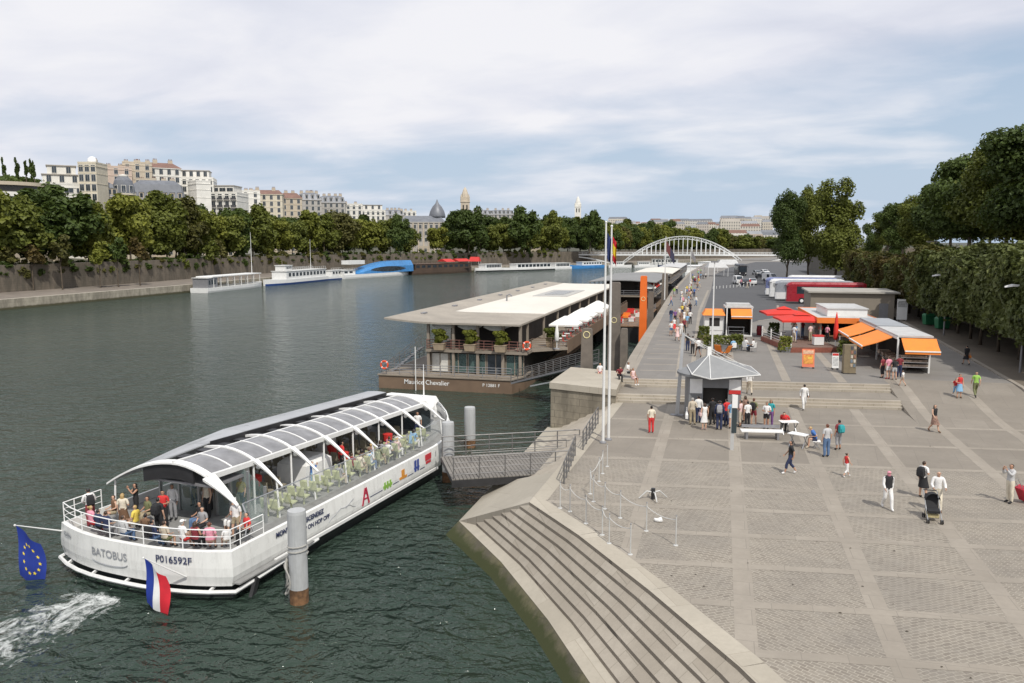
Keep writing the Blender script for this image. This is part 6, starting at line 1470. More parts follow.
for k, x in enumerate((XL+.1,-6.35,-3.9,-1.4,.3)): mb = MB(); mb.box(x-.13,x+.13,FCY-.12,FCY+.14,1.37,Z2-.17); mb.build('post', TAUPE, RB); mb = MB(); mb.box(x-.13,x+.13,FCY-.1,FCY+.16,Z2+.101,ZR-.01); mb.build('post', TAUPE, RB)
CURT = M((.58,.57,.52), .8, .15, 4, name='curtain'); GRG = glass((.10,.16,.15), .75, .05, 'greenish_glass')
for k in range(5):
    a = lerp(XL+.3,XR_-.2,k/5); c = lerp(XL+.3,XR_-.2,(k+1)/5)-.15
    mb = MB(); mb.box(a,c,FCY+.30,FCY+.36,1.45,Z2-.35); w_o = mb.build('window', [CURT if k == 0 else GRG if k in (1,2,4) else WINDOW], RB)
    mb = MB()
    for x in (a,(a+c)/2,c): mb.box(x-.04,x+.04,FCY+.26,FCY+.40,1.38,Z2-.3)
    mb.build('frame', TAUPE, w_o)
    if k in (1,2,3): mb = MB(); mb.box(a+.3,a+.75,FCY+.365,FCY+.42,1.45,Z2-.4); mb.build('curtain', CURT, RB)
for k in range(3): mb = MB(); mb.loft([[(XL+.4+k*2.9+u*2.3, FCY+.3, ZR-.1) for u in (0,.25,.5,.75,1)]+[(XL+.4+k*2.6+u*2.3, FCY+.3, ZR-.3-.35*sin(u*pi)) for u in (1,.75,.5,.25,0)],[(XL+.4+k*2.6+u*2.3, FCY+.38, ZR-.1) for u in (0,.25,.5,.75,1)]+[(XL+.4+k*2.6+u*2.3, FCY+.38, ZR-.3-.35*sin(u*pi)) for u in (1,.75,.5,.25,0)]]); mb.build('swag', CURT, RB)
def railrun(parent, pts, z, h, n, m, name='railing', bars=(1.0,.66,.33), r=.03):
    mb = MB(); P_ = [Vector((*p[:2], z if len(p) < 3 else p[2])) for p in pts]
    for b_ in bars: mb.tube([p+Vector((0,0,h*b_)) for p in P_], r, 5)
    for k in range(n+1): q = pl(P_, k/n); mb.tube([q, q+Vector((0,0,h))], r*1.15, 5)
    return mb.build(name, m, parent)
railrun(RB, [(XL,FCY-.2),(XR_,FCY-.2)], Z2+.1, .95, 12, M((.20,.09,.07),.6,.15,3,name='reddish_rail'), bars=(1,.7,.45,.2))
railrun(RB, [(XR_,FCY-.1),(XR_,4.2),(3.9,6.6),(3.9,58)], Z2+.1, 1.0, 26, HB_, 'terrace_rail', bars=(1,.8,.6,.4,.2))
mb = MB(); mb.prism([(3.95,6.5),(4.05,6.5),(4.05,58),(3.95,58)], Z2-.5, Z2+.8); mb.build('terrace_panel', HB_, RB)
railrun(RB, [(-13.2,12),(-13.2,.15),(-.1,.15)], 1.36, 1.0, 18, GREYM, bars=(1,.75,.5,.25))
railrun(RB, [(-12.9,1.5,1.4),(-9.6,1.9,4.0)], 1.4, 1.0, 6, RAILM, 'stair_rail'); mb = MB()
for k in range(9): x = -12.9+k*.36; mb.box(x,x+.34,1.9,3.1,1.36+k*.29,1.42+k*.29)
mb.build('outer_stair', GREYM, RB)
# roof: beige skirts round a large cream field, left edge rising like a wing
mb = MB(); X0, X1, Y0, Y1 = -13.2, .45, 1.3, 76.0
zz_ = lambda x: ZR+.15+max(0,(-x-8)/5.6)**1.5*.4
xs = [lerp(X0,X1,k/10) for k in range(11)]
mb.loft([[(x,y,zz_(x)) for x in xs]+[(x,y,zz_(x)-.17) for x in xs[::-1]] for y in (Y0,Y1)]); rf = mb.build('roof', ROOFB, RB)
mb = MB(); mb.loft([[(x,y,zz_(x)+.012) for x in [lerp(-9.8,X1-.2,k/8) for k in range(9)]]+[(x,y,zz_(x)+.002) for x in [lerp(-9.8,X1-.2,k/8) for k in range(9)][::-1]] for y in (13.0,Y1-.3)]); mb.build('roof_field', ROOFW, rf)
mb = MB(); mb.box(-7.4,-2.4,40,55,ZR+.17,ZR+.23); mb.build('skylight_frame', M((.42,.41,.38),.6,.1,1), rf); mb = MB(); mb.box(-6.3,-3.5,43,52,ZR+.235,ZR+.27); mb.build('skylight', M((.26,.26,.25),.3,.1,1), rf)
for y in (8,18,28,38,48,58,68): mb = MB(); mb.box(-11.8,-11.4,y-.5,y+.5,zz_(-11.6)-.05,zz_(-11.6)+.14); mb.build('roof_vent', GREYM, rf)
mb = MB(); mb.tube([(-8.5,30,ZR+.1),(-8.5,30,ZR+.9),(-8.1,30,ZR+1.05),(-7.8,30,ZR+.8)], .1, 6); mb.build('vent_pipe', GREYM, rf)
for k in range(9): mb = MB(); mb.box(.15,.35,5+k*7.5,5.2+k*7.5,Z2+.101,ZR-.02); mb.build('post', TAUPE, RB)
lettering('Maurice Chevalier', .62, WHITE2, RB, (-8.4,-.012,.72), (1,0,0), (0,0,1), .003); lettering('P 12881 F', .42, WHITE2, RB, (-2.0,-.012,.72), (1,0,0), (0,0,1), .002)
mb = MB(); mb.tube([(-9.3,-.5,-1),(-9.3,-.5,4.2)], .05, 6); mb.build('mast', WHITE, RB)
def lifering(loc, label, rz=0, name='life_ring'):
    mb = MB(); mb.tube([(.36*cos(a),0,.36*sin(a)) for a in [2*pi*k/16 for k in range(17)]], .09, 6, 0, False); o = mb.build(name, M((.75,.09,.03),.5,.08,4,name='life_ring_orange'), None, loc, rz); tag(o, label, 'life ring'); mb = MB()
    for k in range(4): a = pi/4+k*pi/2; mb.tube([(.36*cos(a-.15),0,.36*sin(a-.15)),(.36*cos(a+.15),0,.36*sin(a+.15))], .096, 6)
    mb.build('band', WHITE2, o); return o
lifering((-17.4,72.3,1.35), 'orange life ring on the terrace rail near the gangway', R(35)); lifering((-31.0,70.4,-.7), 'red life ring on the lower deck rail at the left end of the restaurant boat')
POT = M((.32,.25,.17), .8, .15, 3, name='planter_box')
def bush_mesh(seed, w, l, H, n=900, ls=.10, mat='mid', b=.0): return crown_mesh(seed, H, b, 1, n, ls, 0, box=(w,l), mat=mat, ragged=.25)[0]
GRA = crown_mesh(301, 1.8, .25, .95, 1800, .14, 12, mat='mid')[0]
def planter(loc, w, l, h, cm, label, sc=(1,1,1), mat=None, group=None, rz=0, name='planter', potm=None):
    o = root(name, label, 'planter', loc, rz, group); mb = MB(); mb.loft([[(-w*.85,-l*.85,0),(w*.85,-l*.85,0),(w*.85,l*.85,0),(-w*.85,l*.85,0)],[(-w,-l,h),(w,-l,h),(w,l,h),(-w,l,h)]]); mb.box(-w-.03,w+.03,-l-.03,l+.03,h,h+.05); mb.build('pot', potm or POT, o)
    c = link('foliage', cm, o, (0,0,h*.4)); c.scale = sc
    if mat: own_mat(c, LEAF[mat])
    return o
for k, (x, lb) in enumerate(((-26.0,'bushy plant in a square pot at the left of the upper deck front'),(-22.9,'bushy plant in a square pot in the middle of the upper deck front'),(-19.9,'bushy plant in a square pot at the right of the upper deck front'))): planter((x,72.15,Z2+.1+WATER),.55,.4,.6,GRA,lb,(1,.8,1.0),'yellow')
planter((-16.0,77.0,Z2+.1+WATER),.5,.4,.5,GRA,'bushy plant in a pot on the side terrace behind the closed parasol',(1.1,1.0,.95),'mid')
# parasols
def parasol(loc, w, h, m, label, closed=False, group=None, rz=0, pole=WHITE, pagoda=False):
    o = root('parasol', label, 'parasol', loc, rz, group); mb = MB(); mb.tube([(0,0,0),(0,0,h)], .045, 6); mb.build('pole', pole, o); mb = MB(); mb.lathe((0,0,0), [(.35,0),(.32,.07),(.08,.1)], 10); mb.build('base', GREYM, o); mb = MB()
    if closed:
        mb.lathe((0,0,0), [(.10,h*.28),(.22,h*.34),(.20,h*.6),(.12,h*.85),(.03,h+.06)], 10); mb.build('canopy', m, o, smooth=True); return o
    q = w/2; sq = lambda s, z: [(-q*s,-q*s,z),(0,-q*s*.97,z+.02),(q*s,-q*s,z),(q*s*.97,0,z+.02),(q*s,q*s,z),(0,q*s*.97,z+.02),(-q*s,q*s,z),(-q*s*.97,0,z+.02)]
    prof = [(1,h-1.0),(1,h-.82),(.6,h-.42),(.12,h-.02)] if not pagoda else [(1,h-.78),(1,h-.6),(.5,h-.36),(.3,h-.26)]
    mb.loft([sq(*p) for p in prof], 0, True, True); 
    if pagoda: mb.loft([sq(.34,h-.2),sq(.30,h-.16),sq(.02,h+.06)], 0)
    mb.build('canopy', m, o)
    return o
PW = M((.78,.77,.73), .8, .05, 2, name='white_canvas'); PR = M((.62,.035,.022), .8, .08, 2, name='red_canvas')
tz = Z2+.1+WATER
parasol((-15.2,75.6,tz),1,2.5,PW,'closed white parasol at the near end of the side terrace',True)
for k, y in enumerate((84,89.5,95,100.5,107)): parasol((-15.9+.2*(k % 2),y,tz),3.1,2.45,PW,['nearest open white parasol on the side terrace','second open white parasol from the near end of the side terrace','middle open white parasol of the side terrace','fourth open white parasol from the near end of the side terrace','farthest open white parasol on the side terrace'][k],group='white terrace parasols')
def chair_kit(m):
    o = root('chair', 'x', 'chair', (0,0,-50)); mb = MB(); mb.box(-.22,.22,-.22,.22,.42,.46); mb.build('seat', m, o); mb = MB(); mb.obox((0,.22,.68),(.44,.04,.40),0,0,-.12); mb.build('backrest', m, o)
    for sx in (-.19,.19):
        for sy in (-.19,.19): mb = MB(); mb.tube([(sx,sy,.42),(sx*1.1,sy*1.1,0)], .018, 5); mb.build('leg', GREYM, o)
    return o
def table_kit(m, w=.7):
    o = root('table', 'x', 'table', (0,0,-50)); mb = MB(); mb.lathe((0,0,0), [(w/2,.71),(w/2,.74)], 14); mb.build('tabletop', m, o); mb = MB(); mb.lathe((0,0,0), [(.2,0),(.18,.03),(.03,.05),(.03,.71)], 8); mb.build('stem', GREYM, o); return o
CK, TK = chair_kit(RED), table_kit(WHITE2)
first = True
for k, y in enumerate((78.2,80.4,82.6,85.4,88,91,94,97.5,101,105)):
    for j, (dx, rz) in enumerate(((-.62,-pi/2),(.62,pi/2))):
        lb = 'red chair at the near tables of the side terrace' if k < 3 else 'red chair under the white parasols of the side terrace'
        loc = (-15.5+dx, y, tz)
        if first: o = CK; o.location = loc; o.rotation_euler = (0,0,rz); o['label'] = lb; o['group'] = 'red chairs, near tables' ; first = False
        else: copy_tree(CK, loc, rz, lb, 'red chairs, near tables' if k < 3 else 'red chairs under parasols')
    lb = 'small white round table at the near end of the side terrace' if k < 3 else 'small white round table under the white parasols'
    if k == 0: TK.location = (-15.5,y,tz); TK['label'] = lb; TK['group'] = 'near terrace tables'
    else: copy_tree(TK, (-15.5,y,tz), 0, lb, 'near terrace tables' if k < 3 else 'parasol terrace tables')
GW = root('gangway', 'grey gangway with tube rails leading down from the quay to the restaurant boat', 'gangway', (0,0,0))
a0, a1 = Vector((-17.6,69.9,-1.62)), Vector((-10.2,65.3,1.02)); dn = (a1-a0); sd_ = Vector((-dn.y,dn.x,0)).normalized()*.95
mb = MB(); mb.loft([[p-sd_, p+sd_, p+sd_-Vector((0,0,.16)), p-sd_-Vector((0,0,.16))] for p in (a0,a1)]); mb.build('deck', GREYM, GW)
for s_ in (-1,1): railrun(GW, [tuple(a0+sd_*s_), tuple(a1+sd_*s_)], 0, 1.05, 10, RAILM, bars=(1,.7,.4,.1))
mb = MB(); mb.bar(a0+Vector((1.5,-1.6,-.1)), a1+Vector((0,-.4,-.9)), .12, .12); mb.build('strut', WHITE, GW)

# ================================================================ mooring slabs, flagpoles, masts along the quay edge
SLAB = M((.17,.145,.12), .85, .2, 1.5, bmp=.2, name='weathered_slab', dirt=.3); ORP = M((.80,.16,.02), .5, .05, 1.5, name='orange_paint')
def slab(x, y, ztop, w, d, m, label, ring=None, zb=-4.5):
    o = root('mooring_slab', label, 'mooring post', (x,y,0)); mb = MB(); mb.loft([[(-w/2*s,-d/2,z),(w/2*s,-d/2,z),(w/2*s,d/2,z),(-w/2*s,d/2,z)] for s, z in ((1.05,zb),(1,.9),(.86,ztop-.15),(.72,ztop))]); mb.build('slab', m, o)
    if ring: mb = MB(); mb.tube([(.26*cos(a),-d/2-.012,ring+.26*sin(a)) for a in [2*pi*k/20 for k in range(21)]], .035, 5, 0, False); mb.build('round_mark', M((.75,.66,.35),.6,.08,4), o)
    return o
slab(-10.3,63.6,4.1,.95,.5,SLAB,'dark weathered mooring slab with a pale ring mark beside the gangway',3.6); slab(-10.0,78.4,7.1,1.2,.7,SLAB,'tallest dark mooring slab with a yellowish ring mark behind the flagpoles',3.4)
slab(-8.9,77.4,2.7,.7,.5,SLAB,'short dark slab right of the tallest mooring slab'); slab(-9.75,106,6.6,.95,.7,ORP,'bright orange mooring slab at the quay edge',3.6); slab(-9.0,108.5,4.4,.8,.6,SLAB,'dark slab touching the orange one on its right')
slab(-10.0,151,5.2,1.2,.6,SLAB,'far dark slab at the quay edge by the second restaurant boat')
def flagcloth(w, h, cols, seed):
    mb = MB(); nx, ny = 10, 14
    P_ = lambda u, v: (w*u*.42+.03, .16*sin(u*9+seed+v*2)*u, -h*v*.8-w*u*.72)
    vs = [P_(i/nx,j/ny) for j in range(ny+1) for i in range(nx+1)]
    for j in range(ny):
        for i in range(nx): mb.add([vs[j*(nx+1)+i],vs[j*(nx+1)+i+1],vs[(j+1)*(nx+1)+i+1],vs[(j+1)*(nx+1)+i]], [(0,3,2,1)], cols((i+.5)/nx,(j+.5)/ny))
    return mb
def flagpole(x, y, zb, ztop, r, label, fl_=None, fm_=None, fw=1.9, fh=1.3, flb=None, m=WHITE):
    o = root('flagpole', label, 'flagpole', (x,y,zb)); mb = MB(); h = ztop-zb; mb.tube([(0,0,0),(0,0,h*.5),(0,0,h)], [r,r*.85,r*.55], 8); mb.build('pole', m, o); mb = MB(); mb.lathe((0,0,0), [(r*2.4,0),(r*2.4,.06),(r*1.3,.12)], 10); mb.build('base', GREYM, o); mb = MB(); mb.ball((0,0,h+.05), r*.9, 8, 5); mb.build('finial', m, o)
    if fl_: f = root('flag', flb, 'flag', (x+r*.6,y,ztop-.5)); flagcloth(fw, fh, fl_, x).build('cloth', fm_, f, smooth=True)
p = ground(603,443); flagpole(p.x,p.y,0,12.0,.08,'left of two tall white flagpoles on the plaza edge',lambda u,v: 0,[M((.03,.05,.16),.8,.15,4)],0.5,1.7,'limp dark blue flag on the left tall flagpole')
p = ground(608.5,440); flagpole(p.x,p.y,0,11.8,.08,'right of two tall white flagpoles on the plaza edge',lambda u,v: 1 if .3 < v < .7 else 0,[FR,FY],0.5,1.6,'limp red and yellow flag on the right tall flagpole')
p = g(664.5,300,UP); flagpole(p.x,p.y,UP,11.8,.10,'white flagpole on the quay edge left of the arch crown',lambda u,v: 0 if u < .5 else 1,[M((.16,.05,.05),.8,.2,4),M((.05,.05,.09),.8,.2,4)],3.4,2.2,'large limp dark red flag in front of the arch')
p = g(690,286,UP); flagpole(p.x,p.y,UP,9.6,.10,'farther white flagpole under the arch crown',lambda u,v: 0,[M((.25,.24,.25),.8,.2,4)],2.4,1.8,'small grey limp flag under the arch crown')
o = root('lamp_mast', 'slim white lamp mast beside the small orange kiosk', 'lamp mast', (-.6,77.0,UP)); mb = MB(); mb.tube([(0,0,0),(0,0,8.2)], [.09,.05], 8); mb.build('pole', WHITE, o); mb = MB(); mb.box(-.35,.35,-.12,.12,8.2,8.34); mb.build('lamp_head', GREYM, o)
mst = root('leaning_mast', 'flat pale steel mast with stay cables standing left of the ticket kiosk', 'mast', (-2.45,51.3,0)); mb = MB(); mb.loft([[(-.13,-.06,0),(.13,-.06,0),(.13,.06,0),(-.13,.06,0)],[(.19,-.04,5.3),(.35,-.04,5.3),(.35,.04,5.3),(.19,.04,5.3)]]); mb.build('blade', M((.50,.51,.52),.45,.06,2,.4,name='pale_steel'), mst)
for e in ((1.6,.4,4.3),(4.6,1.2,2.9),(3.2,.9,3.4)): mb = MB(); mb.tube([(.3,0,5.2), e], .018, 4); mb.build('cable', WHITE, mst)
mb = MB(); mb.box(-.4,.4,-.25,.25,0,.04); mb.build('foot_plate', GREYM, mst)

# ================================================================ ticket kiosk
KG = M((.20,.205,.21), .6, .08, 2, name='kiosk_grey'); MESHM = M((.27,.275,.275), .6, .08, 3, .2, name='woven_metal')
TKo = root('ticket_kiosk', 'grey ticket kiosk with a peaked metal roof and dark open counter', 'kiosk', (-.1,50.0,0), R(7))
mb = MB(); mb.box(-1.6,-.75,0,.12,0,2.75); mb.box(.75,1.55,0,.12,0,2.75); mb.box(-.75,.75,0,.12,2.1,2.75); mb.box(-1.6,-1.48,.12,3,0,2.75); mb.box(1.43,1.55,.12,3,0,2.75); mb.box(-1.48,1.43,2.88,3,0,2.75); mb.build('wall', KG, TKo)
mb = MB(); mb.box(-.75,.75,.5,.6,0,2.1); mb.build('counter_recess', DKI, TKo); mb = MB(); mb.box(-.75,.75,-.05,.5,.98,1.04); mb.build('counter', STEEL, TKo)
mb = MB(); mb.lathe((-.1,1.4,2.76), [(2.15,0),(2.15,.14),(2.0,.2)], 20); mb.build('canopy_ring', KG, TKo)
rc = [(-1.5,-.6,3.02),(-.45,-1.15,2.84),(2.6,-.2,3.0),(2.55,3.3,2.98),(-1.5,3.1,3.02)]; ap = (-.3,1.2,4.0)
mb = MB()
for i in range(5): mb.add([rc[i], rc[(i+1)%5], ap], [(0,1,2)]); mb.add([tuple(Vector(rc[i])-Vector((0,0,.06))), tuple(Vector(rc[(i+1)%5])-Vector((0,0,.06))), tuple(Vector(ap)-Vector((0,0,.06)))], [(2,1,0)])
rf = mb.build('roof', MESHM, TKo)
for i in range(5):
    mb = MB(); mb.bar(rc[i], ap, .04, .05); mb.build('ridge', WHITE, rf); mb = MB(); mb.bar(rc[i], rc[(i+1)%5], .05, .06); mb.build('eave_bar', WHITE, rf)
mb = MB(); mb.loft([[(-.42,1.2,3.9),(-.15,1.2,3.9),(-.15,1.26,3.9),(-.42,1.26,3.9)],[(-.42,1.2,4.5),(-.2,1.2,4.5),(-.2,1.26,4.5),(-.42,1.26,4.5)]]); mb.build('fin', WHITE2, rf)
mb = MB(); mb.box(-1.55,-.8,-.03,-.004,1.75,2.65); mb.build('notice', WHITE2, TKo); mb = MB(); mb.box(.8,1.5,-.03,-.004,2.0,2.65); mb.build('notice', WHITE2, TKo); mb = MB(); mb.box(.8,1.5,-.04,-.031,1.75,1.99); mb.build('notice', RED, TKo)
o = root('sign_post', 'pale post with a dark vertical panel and white head in front of the kiosk queue', 'sign', (.85,43.2,0)); mb = MB(); mb.box(-.09,.09,-.06,.06,0,3.0); mb.build('post', M((.45,.45,.44),.6,.06,2), o); mb = MB(); mb.box(-.05,.20,-.09,-.061,.95,2.3); mb.build('panel', M((.03,.045,.05),.5,.1,2), o); mb = MB(); mb.box(-.06,.22,-.10,-.061,2.302,3.0); mb.build('head', WHITE2, o)
# benches, folding tables
o = root('bench', 'long white slatted bench left of the folding tables', 'bench', (2.5,46.2,0), R(8)); 
for k in range(3): mb = MB(); mb.box(-1.15,1.15,-.32+k*.22,-.13+k*.22,.42,.48); mb.build('slat', WHITE2, o)
for x in (-.85,.85): mb = MB(); mb.box(x-.06,x+.06,-.28,.28,0,.418); mb.build('leg', GREYM, o)
mb = MB(); mb.box(-1.05,1.05,.36,.40,.55,.72); mb.build('backrest', GREYM, o)
def trestle(x, y, rz, label):
    o = root('folding_table', label, 'table', (x,y,0), rz); mb = MB(); mb.box(-.5,.5,-.3,.3,.70,.73); mb.build('tabletop', WHITE2, o)
    for sx in (-.38,.38): mb = MB(); mb.bar((sx,-.32,0),(sx,.3,.70),.04); mb.bar((sx+.045,.32,0),(sx+.045,-.3,.70),.04); mb.build('leg', STEEL, o)
p = ground(789,436); trestle(p.x,p.y+.6,R(15),'white folding table in front of the person in bright red'); q = ground(797,449); trestle(q.x+.1,q.y+.5,R(-30),'white folding table next to the seated person in blue')
person((p.x-.15,p.y+1.2,.02),fc(150),'sit_lean',('long','red'),('trousers','black'),('short','black'),'person in bright red bending over a folding table',0,1.74)
person((q.x+1.0,q.y+.35,.02),fc(75),'sit_lean',('tee','blue'),('shorts','navy'),('short','blond'),'fair-haired person in blue sitting by a folding table',0,1.72,'beige')
for (x, y, rz, lb) in ((p.x-.15,p.y+1.2,fc(150),'folding stool under the person in bright red'),(q.x+1.0,q.y+.35,fc(75),'folding stool under the fair-haired person in blue')):
    o = root('stool', lb, 'stool', (x,y,0), rz); mb = MB(); mb.box(-.2,.2,-.2,.2,.40,.44); mb.build('seat', WHITE2, o); mb = MB(); mb.bar((-.18,-.18,0),(-.18,.18,.4),.03); mb.bar((-.18,.18,0),(-.18,-.18,.4),.03); mb.bar((.18,-.18,0),(.18,.18,.4),.03); mb.bar((.18,.18,0),(.18,-.18,.4),.03); mb.build('legs', STEEL, o)
# queue posts on the landing
base = [(368,148),(398,158),(447,195),(497,230),(518,256),(583,290),(470,128),(460,104),(487,66),(498,42),(505,150),(552,178),(632,218),(722,262),(512,20)]
QM = M((.50,.50,.48),.5,.08,4,name='post_grey_white')
SP_ = root('queue_post', 'x', 'queue post', (0,0,0)); mb = MB(); mb.tube([(0,0,0),(0,0,1.12)], .022, 8); mb.build('post', QM, SP_); mb = MB(); mb.lathe((0,0,0), [(.09,0),(.09,.02),(.03,.03)], 10); mb.build('base', QM, SP_); mb = MB(); mb.ball((0,0,1.13), .032, 8, 5); mb.build('knob', GREYM, SP_)
qp = []
for k, (a, c) in enumerate(base):
    p = ground(440+a/3.0625, 460+c/3.0625); qp.append(p); gname = 'queue posts along the rim of the river steps' if k in (0,1,2,3,4,5) else 'queue posts near the boarding bridge' if k in (6,7,8,9,14) else 'queue posts out on the setts'
    lb = {'queue posts along the rim of the river steps':'slim white queue post standing along the rim of the river steps','queue posts near the boarding bridge':'slim white queue post close to the end of the boarding bridge','queue posts out on the setts':'slim white queue post standing out on the setts by the four-armed foot'}[gname]
    if k == 0: SP_.location = p; SP_['label'] = lb; SP_['group'] = gname
    else: copy_tree(SP_, p, 0, lb, gname)
for k, (i, j) in enumerate(((0,1),(1,2),(2,3),(3,4),(4,5),(6,7),(7,8),(8,9),(10,11),(11,12),(12,13),(6,10))):
    a, c = qp[i], qp[j]; mb = MB(); mb.tube([a.lerp(c,t/8)+Vector((0,0,.98-.5*t/8*(1-t/8))) for t in range(9)], .014, 4); o = mb.build('barrier_rope', M((.55,.55,.53),.8,.1,5)); tag(o, 'thin pale rope slung between two queue posts near the river steps', 'rope', 'ropes between queue posts')
o = root('parasol_stand', 'white four-armed steel foot with a short dark stub lying on the setts', 'parasol foot', ground(653,499)); 
for k in range(4): a = .35+k*pi/2; mb = MB(); mb.tube([(0,0,.30),(.28*cos(a),.28*sin(a),.36),(.62*cos(a),.62*sin(a),.06)], [.038,.034,.024], 6); mb.build('arm', QM, o)
mb = MB(); mb.lathe((0,0,.0), [(.09,0),(.09,.48)], 10); mb.build('stub', DARK, o)
o = root('plastic_bag', 'crumpled white bag lying on the setts below the four-armed foot', 'bag', ground(659,522)); mb = MB(); mb.ball((0,0,.09), .15, 8, 6, 0, (1.2,.8,.62)); 
mb.v = [(x*(1+.25*sin(x*31+y*17)), y*(1+.25*sin(y*29+z*13)), max(0,z*(1+.2*sin(x*23)))) for x, y, z in mb.v]; mb.build('bag', WHITE2, o)
# stroller and suitcase
pw = ground(932,520); st_ = root('stroller', 'dark folding stroller with a black hood in front of the bald man', 'stroller', pw, fc(165)); BK = M((.02,.02,.022),.8,.2,8,name='black_fabric')
mb = MB(); mb.loft([[(-.22,-.15,.42),(.22,-.15,.42),(.22,.28,.36),(-.22,.28,.36)],[(-.22,-.12,.50),(.22,-.12,.50),(.22,.30,.46),(-.22,.30,.46)]]); mb.build('seat', BK, st_)
mb = MB(); mb.loft([[(-.24,-.18,.48),(.24,-.18,.48),(.22,-.12,.48),(-.22,-.12,.48)],[(-.24,-.36,.98),(.24,-.36,.98),(.22,-.30,.98),(-.22,-.30,.98)]]); mb.build('backrest', BK, st_)
mb = MB(); mb.loft([[(.27*cos(t),-.30+.30*s_,.80+.28*sin(t)) for t in [pi*k/8 for k in range(9)]] for s_ in (0,.5,1.0)], 0, False, False); mb.build('hood', BK, st_)
for sx in (-.25,.25):
    mb = MB(); mb.tube([(sx,-.62,1.04),(sx,-.34,.85),(sx,.10,.42),(sx,.46,.10)], .018, 5); mb.tube([(sx,-.28,.10),(sx,.0,.5)], .018, 5); mb.build('frame', STEEL, st_)
    for y in (-.28,.46):
        for dx in (-.035,.035): mb = MB(); mb.tube([(sx+dx-.012,y,.09),(sx+dx+.012,y,.09)], .09, 12); mb.build('wheel', BLACK, st_)
mb = MB(); mb.tube([(-.25,-.62,1.04),(.25,-.62,1.04)], .022, 6); mb.build('handle', BLACK, st_); mb = MB(); mb.box(-.2,.2,-.2,.2,.16,.28); mb.build('basket', M((.45,.38,.2),.8,.3,10), st_)
ps = ground(1021,503); o = root('suitcase', 'red wheeled suitcase tilted beside the man at the right edge', 'suitcase', ps, fc(-80)); mb = MB(); mb.obox((0,.08,.42),(.46,.26,.62),0,0,.45); mb.build('case', M((.42,.02,.04),.6,.12,6,bmp=.2,name='red_fabric'), o)
for sx in (-.18,.18): mb = MB(); mb.tube([(sx-.02,.30,.07),(sx+.02,.30,.07)], .07, 10); mb.build('wheel', BLACK, o)
mb = MB(); mb.tube([(-.13,-.08,.68),(-.13,-.36,1.1),(.13,-.36,1.1),(.13,-.08,.68)], .015, 5); mb.build('handle', STEEL, o)
# ================================================================ the stalls of the upper quay
DECKW = M((.27,.09,.06), .7, .2, 6, name='reddish_deck_boards'); PALER = M((.50,.50,.49), .6, .1, 1.2, name='pale_roof', dirt=.2); ORF = M((.75,.20,.035), .5, .06, 2, name='orange_fascia'); STALL = M((.30,.28,.25), .7, .12, 2, name='stall_panel'); GOODS = M((.35,.28,.22), .7, .9, 6, name='mixed_goods')
def awning(parent, p0, p1, drop, out, m=ORANGE, th=.06, valance=.22, name='awning'):
    """sloping canvas from the wall line p0-p1, sticking out by the vector out and falling by drop"""
    p0, p1, out = Vector(p0), Vector(p1), Vector(out); q0, q1 = p0+out-Vector((0,0,drop)), p1+out-Vector((0,0,drop)); z = Vector((0,0,th)); mb = MB()
    mb.loft([[p0,p1,p1-z,p0-z],[p0.lerp(q0,.5)-Vector((0,0,.05)),p1.lerp(q1,.5)-Vector((0,0,.05)),p1.lerp(q1,.5)-z-Vector((0,0,.05)),p0.lerp(q0,.5)-z-Vector((0,0,.05))],[q0,q1,q1-z,q0-z]])
    a = mb.build(name, m, parent); mb = MB(); v = Vector((0,0,valance)); o_ = out.normalized()*.01; mb.loft([[q0+o_,q1+o_,q1+o_*3,q0+o_*3],[q0+o_-v,q1+o_-v,q1+o_*3-v,q0+o_*3-v]]); mb.build('valance', m, a); mb = MB(); mb.bar(q0+o_*4, q1+o_*4, .09, .09); mb.build('front_bar', WHITE2, a); return a
# snack pavilion with the timber terrace
K1 = root('snack_pavilion', 'flat-roofed snack pavilion with an orange fascia behind the timber terrace', 'kiosk', (9.2,82,UP), R(3))
mb = MB(); mb.box(.3,.45,.4,12.5,.0,2.7); mb.box(5.0,5.15,.4,12.5,0,2.7); mb.box(.45,5.0,12.35,12.5,0,2.7); mb.box(.45,5.0,.5,.62,0,1.0); mb.build('wall', STALL, K1)
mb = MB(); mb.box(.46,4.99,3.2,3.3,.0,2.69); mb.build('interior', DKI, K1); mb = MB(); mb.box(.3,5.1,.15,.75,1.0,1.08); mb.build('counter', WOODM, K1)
mb = MB(); mb.box(0,5.4,0,12.8,2.72,2.80); rf = mb.build('roof', PALER, K1)
for a in ((-.06,5.46,-.06,.0),(-.06,5.46,12.8,12.86),(-.06,.0,.0,12.8),(5.4,5.46,.0,12.8)): mb = MB(); mb.box(*a,2.32,2.86); mb.build('fascia', ORF, rf)
mb = MB(); mb.box(1.2,4.9,2.0,8.5,2.81,3.55); mb.build('roof_box', WHITE, rf); mb = MB(); mb.box(1.1,5.0,1.9,8.6,3.552,3.64); mb.build('roof_box_lid', PALER, rf)
for k in range(4): mb = MB(); mb.lathe((1.2+k*.9,.45,1.08), [(.05,0),(.05,.22),(.02,.3)], 8); mb.build('bottle', M((.05,.12,.05) if k % 2 else (.3,.1,.04),.2,.1,5), K1)
T1 = root('timber_terrace', 'low reddish timber terrace with white posts in front of the snack pavilion', 'terrace', (6.4,77,UP), R(14))
mb = MB(); mb.box(0,4.6,0,9,.45,.5); mb.build('floor', M((.16,.10,.075),.8,.2,5), T1)
for k in range(4): mb = MB(); mb.box(.0,4.6,-.05,.0,.02+k*.115,.115+k*.115); mb.build('skirt_board', DECKW, T1); mb = MB(); mb.box(-.05,.0,.0,9,.02+k*.115,.115+k*.115); mb.build('skirt_board', DECKW, T1)
